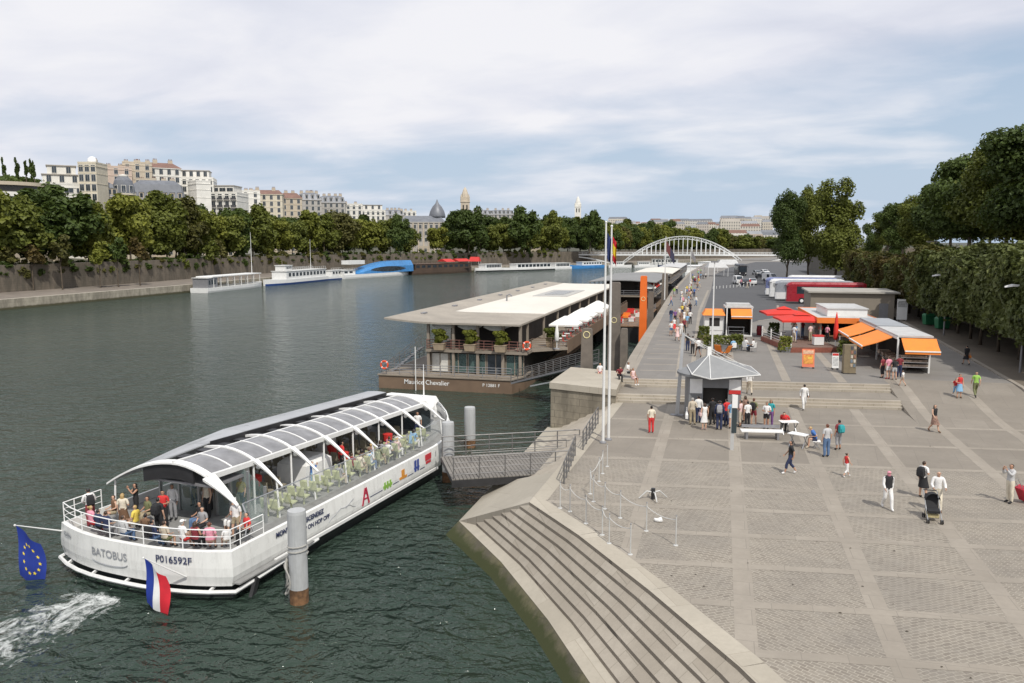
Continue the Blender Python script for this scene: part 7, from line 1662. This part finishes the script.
for x, y in ((0.05,.05),(4.5,.05),(.05,3),(.05,6),(.05,8.9)): mb = MB(); mb.box(x-.05,x+.05,y-.05,y+.05,.5,1.55); mb.build('post', WHITE, T1)
mb = MB(); 
for z in (.75,1.0,1.25): mb.bar((.05,.1,z),(.05,8.9,z),.03)
mb.build('side_rail', WHITE, T1)
mb = MB(); mb.box(1.5,3.4,.1,.2,.5,1.3); mb.build('drink_cooler', GREYM, T1) if False else None
o = root('ice_cream_chest', 'white and red ice cream chest on the timber terrace', 'freezer', (9.0,79.3,UP+.5), R(14)); mb = MB(); mb.box(-.45,.45,-.3,.3,.05,.8); mb.build('body', WHITE, o); mb = MB(); mb.box(-.46,.46,-.31,.31,.802,.95); mb.build('lid', RED, o)
for sx in (-.35,.35): mb = MB(); mb.tube([(sx,-.25,.04),(sx,.25,.04)], .04, 6); mb.build('wheel', BLACK, o)
parasol((6.6,89.5,UP+.5),4.3,2.75,PR,'farther of two open red pagoda parasols over the timber terrace',rz=R(8),pagoda=True); parasol((7.9,84.3,UP+.5),4.6,2.6,PR,'nearer of two open red pagoda parasols over the timber terrace',rz=R(8),pagoda=True)
parasol((10.5,79.0,UP+.1),1.2,3.5,PR,'closed red parasol at the right corner of the timber terrace',True)
tt = [(7.3,82.5,'sky','blue','person in bright blue under the red parasols'),(7.0,80.9,'white','beige','person in white at the left rail of the timber terrace'),(8.6,82.2,'palepink','khaki','person in pale pink in the middle of the timber terrace'),(9.0,83.6,'white','beige','person in white with beige trousers by the pavilion counter'),(9.6,82.8,'red','black','person in red at the pavilion counter'),(8.2,85.6,'darkred','denim','person in dark red at the back of the timber terrace'),(7.4,86.5,'cream','navy','person in cream at the back of the timber terrace'),(10.1,81.8,'pink','black','person in pink right of the ice cream chest')]
for k, (x, y, t, b_, lb) in enumerate(tt): person((x,y,UP+.5),fc(rp.choice((-60,20,160,90))),'relaxed' if k % 2 else 'hold',('tee',t),('trousers',b_),('short',rp.choice(('black','brown'))),lb,k % 2,1.7)
# planters round the terrace and the small kiosk
BXM = bush_mesh(401,.5,.5,1.25,900,.10,'mid'); BXL = bush_mesh(402,1.6,.45,.95,1500,.10,'mid')
for (px, py, cm, w, l, h, mt, lb) in [(704,340,BXM,.45,.45,.45,'mid','clipped box shrub left of the lamp mast'),(721,349,BXL,1.45,.4,.4,'mid','long planter hedge in front of the small orange kiosk'),(737,350,BXM,.5,.45,.5,'mid','square planter shrub right of the long planter hedge'),(774,336,BXM,.4,.4,.45,'dark','dark round shrub in a pot left of the timber terrace'),(785.5,352,BXM,.45,.45,.45,'yellow','yellow green shrub in a pot at the terrace corner'),(845,356,BXM,.6,.5,.3,'mid','shrub in a low pot right of the timber terrace')]:
    p = g(px, py, UP); planter((p.x,p.y,UP),w,l,h,cm,lb,mat=mt,potm=GREYM if px > 720 else POT)
def deckchair(p, rz, label):
    o = root('deck_chair', label, 'deck chair', p, rz); mb = MB(); mb.loft([[(-.28,-.45,.25),(.28,-.45,.25),(.28,-.45,.28),(-.28,-.45,.28)],[(-.28,.1,.28),(.28,.1,.28),(.28,.1,.31),(-.28,.1,.31)],[(-.28,.5,.95),(.28,.5,.95),(.28,.47,.97),(-.28,.47,.97)]]); mb.build('sling', ORANGE, o)
    for sx in (-.3,.3): mb = MB(); mb.bar((sx,-.5,.26),(sx,.4,0),.04); mb.bar((sx,-.3,0),(sx,.52,.97),.04); mb.build('frame', WOODM, o)
p = g(718.5,355,UP); deckchair(p, fc(150), 'orange sling chair left of another behind the kiosk roof peak'); p = g(726,356,UP); deckchair(p, fc(-150), 'orange sling chair right of another behind the kiosk roof peak')
CKW = chair_kit(WHITE2); 
for k, (px, py, dg_, lb, t) in enumerate([(745.5,351,-50,'white chair under the left of two people in white by the planter','white'),(753,352,50,'white chair under the right of two people in white by the planter','white'),(733,352,10,'white chair behind the square planter shrub','sky')]):
    p = g(px, py, UP); o = copy_tree(CKW, p, fc(dg_)+pi, lb) if k else CKW
    if not k: o.location = p; o.rotation_euler = (0,0,fc(dg_)+pi); o['label'] = lb
    person(p, fc(dg_), 'sit', ('tee',t), ('trousers',['denim','black','grey'][k]), ('short','black'), ['person in white sitting on the left by the square planter','person in white sitting on the right by the square planter','person in pale blue sitting behind the square planter'][k], k % 2, 1.7)
# small orange kiosk on the asphalt
K2 = root('small_kiosk', 'small white kiosk with orange awnings standing on the asphalt edge', 'kiosk', (-.95,89.3,UP), R(4))
mb = MB(); mb.box(1.75,4.3,2.4,2.5,0.12,3.0); mb.box(1.65,1.75,0,2.5,0.12,3.0); mb.box(4.2,4.3,0.1,2.4,.12,3.0); mb.build('wall', DKI, K2); mb = MB(); mb.box(1.6,4.4,-.3,2.6,0,.11); mb.build('floor', WHITE, K2)
mb = MB(); mb.box(1.5,4.45,-.1,2.7,3.02,3.2); rf = mb.build('roof', PALER, K2); mb = MB(); mb.box(1.7,4.2,.6,2.4,3.202,3.45); mb.build('roof_box', PALER, rf)
for x in (1.7,4.3): mb = MB(); mb.box(x-.06,x+.06,-.26,-.14,.11,3.02); mb.build('post', WHITE, K2)
awning(K2,(2.1,-.1,2.95),(4.25,-.1,2.95),.75,(0,-1.0,0),ORANGE); mb = MB(); mb.box(1.8,3.6,-.25,.2,.95,1.02); mb.build('counter', STEEL, K2)
mb = MB()
for x in (1.9,3.5): mb.bar((x,-.3,.11),(x,-.3,1.0),.05)
mb.bar((1.9,-.3,.6),(3.5,-.3,.6),.04); mb.build('barrier', STEEL, K2)
mb = MB(); mb.box(-.6,1.45,.2,2.3,.55,2.2); mb.box(-.5,1.4,.25,2.25,.05,.55); mb.build('serving_module', WHITE, K2); mb = MB(); mb.box(-.1,1.0,.18,.199,1.0,1.9); mb.build('hatch', DKI, K2); mb = MB(); mb.loft([[(-.85,-.2,2.2),(1.55,-.2,2.2),(1.55,2.5,2.2),(-.85,2.5,2.2)],[(-.5,.4,2.75),(1.4,.4,2.75),(1.4,2.2,2.75),(-.5,2.2,2.75)]]); mb.build('module_roof', ORANGE, K2)
o = root('bin', 'dark red barrel bin at the right of the small orange kiosk', 'bin', (4.3,91.0,UP)); mb = MB(); mb.lathe((0,0,0), [(.3,0),(.36,.5),(.3,1.0),(.1,1.1)], 12); mb.build('barrel', M((.25,.02,.03),.5,.1,3), o); mb = MB(); mb.lathe((0,0,1.1), [(.31,-.1),(.31,-.02)], 12); mb.build('rim', GREYM, o)
# end kiosk with three orange awnings
K3 = root('end_kiosk', 'souvenir kiosk with three orange awnings and grey flat roofs', 'kiosk', (13.5,67.3,UP), R(2))
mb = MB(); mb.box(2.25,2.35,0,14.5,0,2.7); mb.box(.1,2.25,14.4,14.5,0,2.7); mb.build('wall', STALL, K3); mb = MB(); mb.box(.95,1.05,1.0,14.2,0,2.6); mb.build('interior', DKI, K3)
mb = MB(); mb.box(-.05,2.5,-.05,7.0,2.75,2.9); mb.build('roof', PALER, K3); mb = MB(); mb.box(-.05,2.5,7.3,14.6,2.78,2.94); mb.build('roof', M((.34,.36,.38),.5,.1,1.2,dirt=.15), K3); mb = MB(); mb.box(-.12,.02,-.06,14.6,2.60,2.76); mb.build('gutter', WHITE, K3)
for x, y in ((0,0),(2.3,0),(0,7),(0,14.3)): mb = MB(); mb.box(x-.06,x+.06,y-.06,y+.06,0,2.6); mb.build('post', WHITE, K3)
awning(K3,(.2,-.06,2.7),(2.7,-.06,2.7),.85,(0,-1.3,0)); awning(K3,(-.13,6.6,2.65),(-.13,1.2,2.65),.8,(-2.2,0,0)); awning(K3,(-.13,13.4,2.65),(-.13,7.6,2.65),.75,(-2.1,0,0))
for k in range(3): mb = MB(); mb.box(.1,2.2,-.25+k*.12,.05+k*.12,.45+k*.35,.50+k*.35); mb.build('display_shelf', WHITE, K3); mb = MB(); mb.box(.15,2.15,-.22+k*.12,.0+k*.12,.505+k*.35,.66+k*.35); mb.build('souvenirs', GOODS, K3)
for k in range(4): mb = MB(); mb.box(-.1,.9,1.5+k*1.4,2.5+k*1.4,.6,.68); mb.build('display_shelf', GREYM, K3); mb = MB(); mb.box(-.05,.85,1.55+k*1.4,2.45+k*1.4,.681,.95); mb.build('souvenirs', GOODS, K3)
o = root('postcard_stand', 'tall brown display column covered with postcards beside the end kiosk', 'display stand', (9.8,65.8,UP), R(6)); mb = MB(); mb.box(-.45,.45,-.3,.3,.06,2.25); mb.build('column', M((.20,.16,.10),.7,.15,3), o)
for r_ in range(5):
    for c_ in range(2): mb = MB(); mb.box(.02+c_*.22,.18+c_*.22,-.33,-.301,.55+r_*.34,.80+r_*.34); mb.build('postcard', M([(.5,.4,.3),(.2,.25,.3),(.55,.5,.42),(.3,.15,.1),(.1,.1,.12)][(r_+c_) % 5],.5,.5,9), o)
mb = MB(); mb.box(-.48,.48,-.33,.33,0,.06); mb.build('base', DARK, o)
def aframe(x, y, w, h, rz, label, main, bits):
    o = root('menu_board', label, 'sign', (x,y,UP), rz)
    mb = MB(); mb.obox((0,0,h/2+.12),(w,.05,h),0,0,-.12); mb.build('panel', main, o)
    for cx, cz, ww, hh, m in bits: mb = MB(); mb.obox((cx,-.035+ (cz-h/2)*.12,cz+.12),(ww,.012,hh),0,0,-.12); mb.build('picture', m, o)
    for sx in (-w/2+.05,w/2-.05): mb = MB(); mb.tube([(sx,-.12,.06),(sx,.25,.06)], .06, 6); mb.build('foot', DARK, o); 
    return o
aframe(7.0,67.6,.95,1.45,R(5),'orange menu board with fruit pictures standing alone on the paving',M((.72,.20,.10),.5,.1,3),[(0,1.2,.8,.28,M((.70,.45,.30),.5,.3,6)),(0,.62,.74,.72,M((.68,.30,.06),.5,.4,4)),(-.15,.5,.2,.35,M((.60,.06,.03),.5,.1,4)),(.17,.48,.25,.3,M((.25,.45,.06),.5,.1,4)),(.12,.74,.3,.14,M((.70,.52,.08),.5,.1,4))])
aframe(9.05,67.6,.5,1.2,R(5),'small white notice board with a red top left of the postcard column',WHITE2,[(0,1.08,.46,.18,RED),(0,.55,.4,.7,M((.55,.55,.54),.6,.3,9))])
# low grey building, sign panel, stele, street lamps
GB2 = root('service_building', 'low flat-roofed taupe service building behind the stalls', 'building', (11.6,112.3,UP))
mb = MB(); mb.box(0,10.2,0,9,0,3.45); mb.build('wall', M((.235,.205,.165),.85,.08,.8,dirt=.1,name='taupe_render'), GB2); mb = MB(); mb.box(-.35,10.8,-.4,9.3,3.452,3.65); mb.build('roof', M((.36,.34,.30),.8,.1,.6), GB2); mb = MB(); mb.box(8.4,9.5,-.03,-.003,0,2.2); mb.build('door', GREYM, GB2)
o = root('notice_panel', 'tall white notice panel at the right end of the service building', 'sign', (22.4,110.5,UP)); mb = MB(); mb.box(-.6,.6,-.06,.06,.3,2.9); mb.build('panel', WHITE2, o); mb = MB(); mb.box(-.55,.55,-.08,-.061,1.9,2.7); mb.build('picture', M((.45,.45,.44),.5,.4,5), o)
for sx in (-.5,.5): mb = MB(); mb.box(sx-.04,sx+.04,-.04,.04,0,.3); mb.build('leg', GREYM, o)
o = root('concrete_stele', 'pale concrete stele standing above the clipped trees on the street', 'monument', (31.2,136,6.56)); mb = MB(); mb.loft([[(-.8,-.4,0),(.8,-.4,0),(.8,.4,0),(-.8,.4,0)],[(-.72,-.36,4.6),(.72,-.36,4.6),(.72,.36,4.6),(-.72,.36,4.6)]]); mb.build('shaft', M((.34,.32,.28),.85,.1,1,dirt=.2), o); mb = MB(); mb.box(-1.0,1.0,-.55,.55,-.4,.0); mb.build('plinth', CONC, o)
for x, y, zt, lb in ((22.6,69,7.6,'street lamp with a curved pale head nearest the right edge'),(23.4,94.5,7.4,'street lamp with a curved pale head halfway along the clipped trees')):
    o = root('street_lamp', lb, 'street lamp', (x,y,UP)); h = zt-UP; mb = MB(); mb.tube([(0,0,0),(0,0,h-.4),(-.15,0,h-.05),(-.6,0,h+.1)], [.09,.06,.05,.04], 8); mb.build('pole', GREYM, o); mb = MB(); mb.loft([[(-.5,-.12,h+.02),(-.5,.12,h+.02),(-.5,.1,h+.16),(-.5,-.1,h+.16)],[(-1.0,-.2,h+.02),(-1.0,.2,h+.02),(-1.0,.14,h+.2),(-1.0,-.14,h+.2)],[(-1.5,-.08,h-.06),(-1.5,.08,h-.06),(-1.5,.06,h+.04),(-1.5,-.06,h+.04)]]); mb.build('lamp_head', WHITE2, o)
for k, (x, y) in enumerate(((24.6,106),(24.9,101.5))):
    o = root('recycling_bin', ['green waste container in the shade under the clipped trees, farther one','green waste container in the shade under the clipped trees, nearer one'][k], 'bin', (x,y,UP+.12), .2); mb = MB(); mb.loft([[(-.6,-.45,.1),(.6,-.45,.1),(.6,.45,.1),(-.6,.45,.1)],[(-.7,-.55,1.2),(.7,-.55,1.2),(.7,.55,1.2),(-.7,.55,1.2)]]); mb.build('body', M((.02,.16,.07),.5,.1,3,name='green_plastic'), o); mb = MB(); mb.loft([[(-.72,-.57,1.202),(.72,-.57,1.202),(.72,.57,1.202),(-.72,.57,1.202)],[(-.6,-.3,1.42),(.6,-.3,1.42),(.6,.3,1.42),(-.6,.3,1.42)]]); mb.build('lid', M((.03,.2,.09),.5,.1,3), o)

# ================================================================ coaches, cars, distant quay
def coach(x, y, Ln, body, lowc, label, rz=0):
    """front at the origin looking towards -x"""
    o = root('coach', label, 'bus', (x,y,UP), rz); W_ = 2.5; mb = MB()
    rings = [[(xx,-W_/2*s,.35),(xx,W_/2*s,.35),(xx,W_/2*s,1.5),(xx,W_/2*s*.98,3.2*t),(xx,W_/2*s*.86,3.5*t),(xx,-W_/2*s*.86,3.5*t),(xx,-W_/2*s*.98,3.2*t),(xx,-W_/2*s,1.5)] for xx, s, t in ((.0,.88,.86),(.25,.96,.95),(.8,1,1),(Ln-.4,1,1),(Ln,.94,.97))]
    mb.loft(rings); f0 = mb
    for i, f in enumerate(mb.f):
        zs = [mb.v[q][2] for q in f]
        if len(f) == 4 and max(zs) <= 1.51: mb.m[i] = 1
    b_ = mb.build('body', [body, lowc], o)
    for sy in (-1,1):
        for k in range(6): a = lerp(1.6,Ln-.4,k/6); c = lerp(1.6,Ln-.4,(k+1)/6)-.08; mb = MB(); mb.box(a,c,sy*W_/2-.02,sy*W_/2+.02,1.65,2.85); mb.build('side_window', WINDOW, o)
        for xx in (2.4,Ln-3.0):
            mb = MB(); mb.tube([(xx,sy*1.02,.5),(xx,sy*1.28,.5)], .5, 16); w1 = mb.build('wheel', BLACK, o); mb = MB(); mb.tube([(xx,sy*1.281,.5),(xx,sy*1.30,.5)], .27, 12); mb.build('rim', WHITE2, w1)
        mb = MB(); mb.tube([(.3,sy*1.15,2.9),(-.2,sy*1.4,2.85),(-.25,sy*1.42,2.3)], .05, 5); mb.build('mirror', DARK, o)
        mb = MB(); mb.ball((.03,sy*.85,.8), .16, 8, 5, 0, (.5,1.3,1)); mb.build('headlight', WHITE2, o)
    mb = MB(); mb.add([(-.03,-1.0,1.2),(-.03,1.0,1.2),(-.03,1.0,2.65),(-.03,-1.0,2.65)], [(0,3,2,1)]); mb.build('windscreen', WINDOW, o)
    return o
CRED = M((.33,.018,.03),.3,.08,1.5,name='coach_red'); CW = M((.72,.72,.71),.3,.05,1.5,name='coach_white'); CBL = M((.16,.19,.36),.3,.1,1.5,name='coach_blue'); CGR = M((.30,.32,.35),.3,.1,1.5,name='coach_grey')
coach(10.6,140.6,12.2,CRED,CRED,'dark red coach parked nearest, facing the river'); coach(9.2,146.5,12.5,CGR,CW,'white coach with grey upper body parked second in the row'); coach(8.6,152.5,12.5,CW,CW,'white coach parked third in the row'); coach(8.2,158.6,12.5,CBL,CW,'white coach with blue roof line parked at the back of the row'); coach(13,170,12,CW,CBL,'coach half hidden at the far end of the row')
def car(x, y, rz, m, label, van=False, group=None):
    o = root('van' if van else 'car', label, 'van' if van else 'car', (x,y,UP), rz, group); mb = MB(); w_ = .88
    pr_ = [(-2.1,.35),(-2.1,.85),(-1.2,.98),(-.55,1.42),(.9,1.45),(1.7,1.0),(2.1,.9),(2.1,.35)] if not van else [(-2.4,.35),(-2.4,1.0),(-1.7,1.15),(-1.1,1.95),(2.3,2.0),(2.4,1.1),(2.4,.35)]
    mb.loft([[(yy if False else sx*w_*(1 if z < 1 else .9),yy,z) for yy, z in pr_] for sx in (-1,1)]); mb.build('body', m, o)
    for sx in (-1,1): mb = MB(); zt = 1.36 if not van else 1.75; mb.add([(sx*w_*.95,-.75,1.0),(sx*w_*.95,1.35 if not van else .3,1.0),(sx*w_*.93,.8 if not van else .3,zt),(sx*w_*.93,-.5,zt)], [(0,1,2,3)]); mb.v = [(x_+sx*.03,y_,z_) for x_, y_, z_ in mb.v]; mb.build('side_window', WINDOW, o)
    mb = MB(); a, c = ((-1.2,.98),(-.55,1.42)) if not van else ((-1.7,1.15),(-1.1,1.95)); mb.add([(-.72,a[0]-.03,a[1]+.05),(.72,a[0]-.03,a[1]+.05),(.68,c[0]-.03,c[1]-.02),(-.68,c[0]-.03,c[1]-.02)], [(0,1,2,3)]); mb.build('windscreen', WINDOW, o)
    for sx in (-1,1):
        for yy in (-1.35,1.35): mb = MB(); mb.tube([(sx*.72,yy,.32),(sx*.92,yy,.32)], .32, 12); mb.build('wheel', BLACK, o)
        mb = MB(); mb.box(sx*.62-.15,sx*.62+.15,pr_[0][0]-.02,pr_[0][0]+.05,.62,.78); mb.build('headlight', WHITE2, o)
    return o
CD = M((.03,.03,.035),.3,.1,1.5,name='car_dark'); CS = M((.40,.41,.42),.3,.08,1.5,.5,name='car_silver')
for px, py, rz, m, van, lb in [(738,284,.2,CW,True,'white van at the left of the far parked cars'),(745,285,.1,CD,False,'dark car between the white van and a white car'),(752.5,284.5,0,CW,False,'white car right of the dark car on the coach park'),(762,279,.5,CD,False,'dark car by the noses of the coaches'),(766,277,.5,CS,False,'silver car behind the coach noses'),(770,281,.6,CW,True,'white van close to the noses of the coaches'),(764,274,.4,CW,False,'small white car farthest along the coach park'),(757,275,.3,CS,False,'silver car in the middle of the far coach park')]:
    p = g(px, py, UP); car(p.x, p.y, rz, m, lb, van)
p = g(747,276,UP); coach(p.x-1.2,p.y,8.5,CD,CD,'dark bus seen end on under the right foot of the arch',pi/2+.15)
for k in range(13):
    p = g(713+k*3.4, 289-.25*k, UP); o = root('bollard', 'short white bollard in the line across the coach park', 'bollard', p, 0, 'white bollards across the coach park'); mb = MB(); mb.lathe((0,0,0), [(.06,0),(.06,.5),(.03,.58)], 8); mb.build('post', WHITE2, o)
for k, (px, py) in enumerate(((739,287),(741,286),(747,289),(750,286))): person(g(px,py,UP), rp.uniform(0,6), 'walk', ('tee',['white','pink','white','red'][k]), ('trousers',['white','navy','beige','white'][k]), ('short','black'), ['distant walker in white left of the pink one on the coach park','distant walker in pink on the coach park','distant walker in white right of the pink one on the coach park','distant walker in red on the coach park'][k], 0, 1.7)
# further restaurant boats and white boats along the near quay
def quayboat(x0, x1, y0, y1, label, wallm, roofm, zr, hullm=HB_, open_=True, name='restaurant_boat', posts=8):
    o = root(name, label, 'boat', ((x0+x1)/2,y0,WATER)); w = (x1-x0)/2; Ln = y1-y0
    mb = MB(); mb.prism([(-w,1.5),(-w*.7,0),(w*.7,0),(w,1.5),(w,Ln),(-w,Ln)], -1, 1.6); mb.build('hull', hullm, o); mb = MB(); mb.box(-w*.8,w*.55,3,Ln-1,1.62,4.0); mb.build('cabin', wallm, o)
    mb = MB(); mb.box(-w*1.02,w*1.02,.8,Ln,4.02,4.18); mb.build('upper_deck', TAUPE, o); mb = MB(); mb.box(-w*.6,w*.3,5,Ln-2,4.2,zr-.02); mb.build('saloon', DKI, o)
    mb = MB(); xs = [lerp(-w*1.05,w*1.05,k/8) for k in range(9)]; mb.loft([[(x_,y_,zr+.5*cos(x_/w*1.2)) for x_ in xs]+[(x_,y_,zr+.5*cos(x_/w*1.2)-.15) for x_ in xs[::-1]] for y_ in (1.2,Ln)]); mb.build('roof', roofm, o)
    for k in range(posts):
        for sx in (-.98,.98): y_ = lerp(1.4,Ln-.5,k/(posts-1)); mb = MB(); mb.box(sx*w-.08,sx*w+.08,y_-.08,y_+.08,4.18,zr+.15); mb.build('post', TAUPE, o)
    railrun(o, [(-w,.9),(w,.9),(w,Ln)], 4.18, 1.0, 16, GREYM, bars=(1,.6,.3), r=.035)
    for k in range(5): y_ = lerp(4,Ln-3,k/4); mb = MB(); mb.box(w*.55+.002,w*.55+.06,y_,y_+2.0,2.0,3.6); mb.build('window', WINDOW, o)
    return o
GROOF = M((.22,.22,.215),.7,.12,.8,name='grey_roof'); 
o = quayboat(-23.5,-11.6,146,186,'dark restaurant boat with a grey curved roof beyond the orange slab',DKI,GROOF,6.6); quayboat(-21,-11.6,196,236,'restaurant boat with a white curved roof beyond the grey-roofed one',DKI,ROOFW,6.3,DARK); quayboat(-18.5,-11.8,244,292,'farther restaurant boat with a white roof near the bend',GREYM,PALER,6.2,DARK)
for k, y in enumerate((149,153,158,163)): parasol((-12.8,y,WATER+4.2),2.6,2.3,[PW,PR,PR,PW][k],['cream parasol on the deck of the grey-roofed boat, nearest the orange slab','red parasol on the deck of the grey-roofed boat, nearer one','red parasol on the deck of the grey-roofed boat, farther one','cream parasol on the deck of the grey-roofed boat, farthest'][k])
TB2 = [(-12.6,120,'red'),(-12.4,126,'red'),(-12.9,133,'orange'),(-13,139,'white')]
PT_ = root('landing_pontoon', 'dark landing pontoon with red and orange seating between the slabs', 'pontoon', (-13.4,112,WATER)); mb = MB(); mb.box(-3.5,2.6,0,30,-.8,2.2); mb.build('float', DARK, PT_); mb = MB(); mb.box(-3.6,2.7,-.1,30.1,2.202,2.32); mb.build('deck', WOODM, PT_); railrun(PT_, [(-3.4,.1),(2.5,.1),(2.5,29.8)], 2.32, 1.0, 16, GREYM, bars=(1,.6,.3))
for k, (x, y, c) in enumerate(((-14.5,116,RED),(-12.6,119,RED),(-14.2,123,ORANGE),(-12.4,127,RED),(-14.4,131,RED),(-12.5,136,ORANGE))):
    o = root('bench_sofa', ['red sofa on the landing pontoon nearest the big slab','red sofa on the quay side of the landing pontoon','orange sofa on the river side of the landing pontoon','red sofa halfway along the landing pontoon','red sofa far along the river side of the landing pontoon','orange sofa at the far end of the landing pontoon'][k], 'sofa', (x,y,WATER+2.32), pi/2*(k % 2)); mb = MB(); mb.box(-.9,.9,-.4,.4,.12,.45); mb.build('seat', c, o); mb = MB(); mb.box(-.9,.9,.25,.42,.452,.9); mb.build('backrest', c, o)
    for sx in (-.98,.91): mb = MB(); mb.box(sx,sx+.07,-.4,.42,.0,.62); mb.build('arm', WHITE, o)
for k, (px, py, lb, L_) in enumerate([(697,277,'white boat with a glazed top moored near the bend of the quay',26),(705,271,'white boat moored farther round the bend',24),(722,268,'pale boat moored right under the bridge',22)]):
    p = g(px, py, WATER); o = root('tour_boat', lb, 'boat', (p.x-2,p.y,WATER), pi/2-.25*k-.05); hull_mb(L_,6,1.8).build('hull', [WHITE], o); cabin(o, 3, L_*.75, 5, 1.8, 4.2, WHITE, 8, (.2,.85), 'cabin', wl=.8)
# awnings and marquee by the bridge foot on the near quay
for k, (px, py, w_, lb) in enumerate([(728,272,7,'white marquee on the quay below the right half of the arch'),(716,276,6,'small white tent on the quay bend')]):
    p = g(px, py, UP); o = root('market_tent', lb, 'tent', p, .2*k); mb = MB(); mb.loft([[(-w_/2,-3,2.6),(w_/2,-3,2.6),(w_/2,3,2.6),(-w_/2,3,2.6)],[(-w_/2+1,-.2,4.2),(w_/2-1,-.2,4.2),(w_/2-1,.2,4.2),(-w_/2+1,.2,4.2)]]); mb.build('canopy', PALER, o)
    for sx in (-1,1):
        for sy in (-1,1): mb = MB(); mb.tube([(sx*(w_/2-.1),sy*2.9,0),(sx*(w_/2-.1),sy*2.9,2.62)], .07, 6); mb.build('post', WHITE2, o)
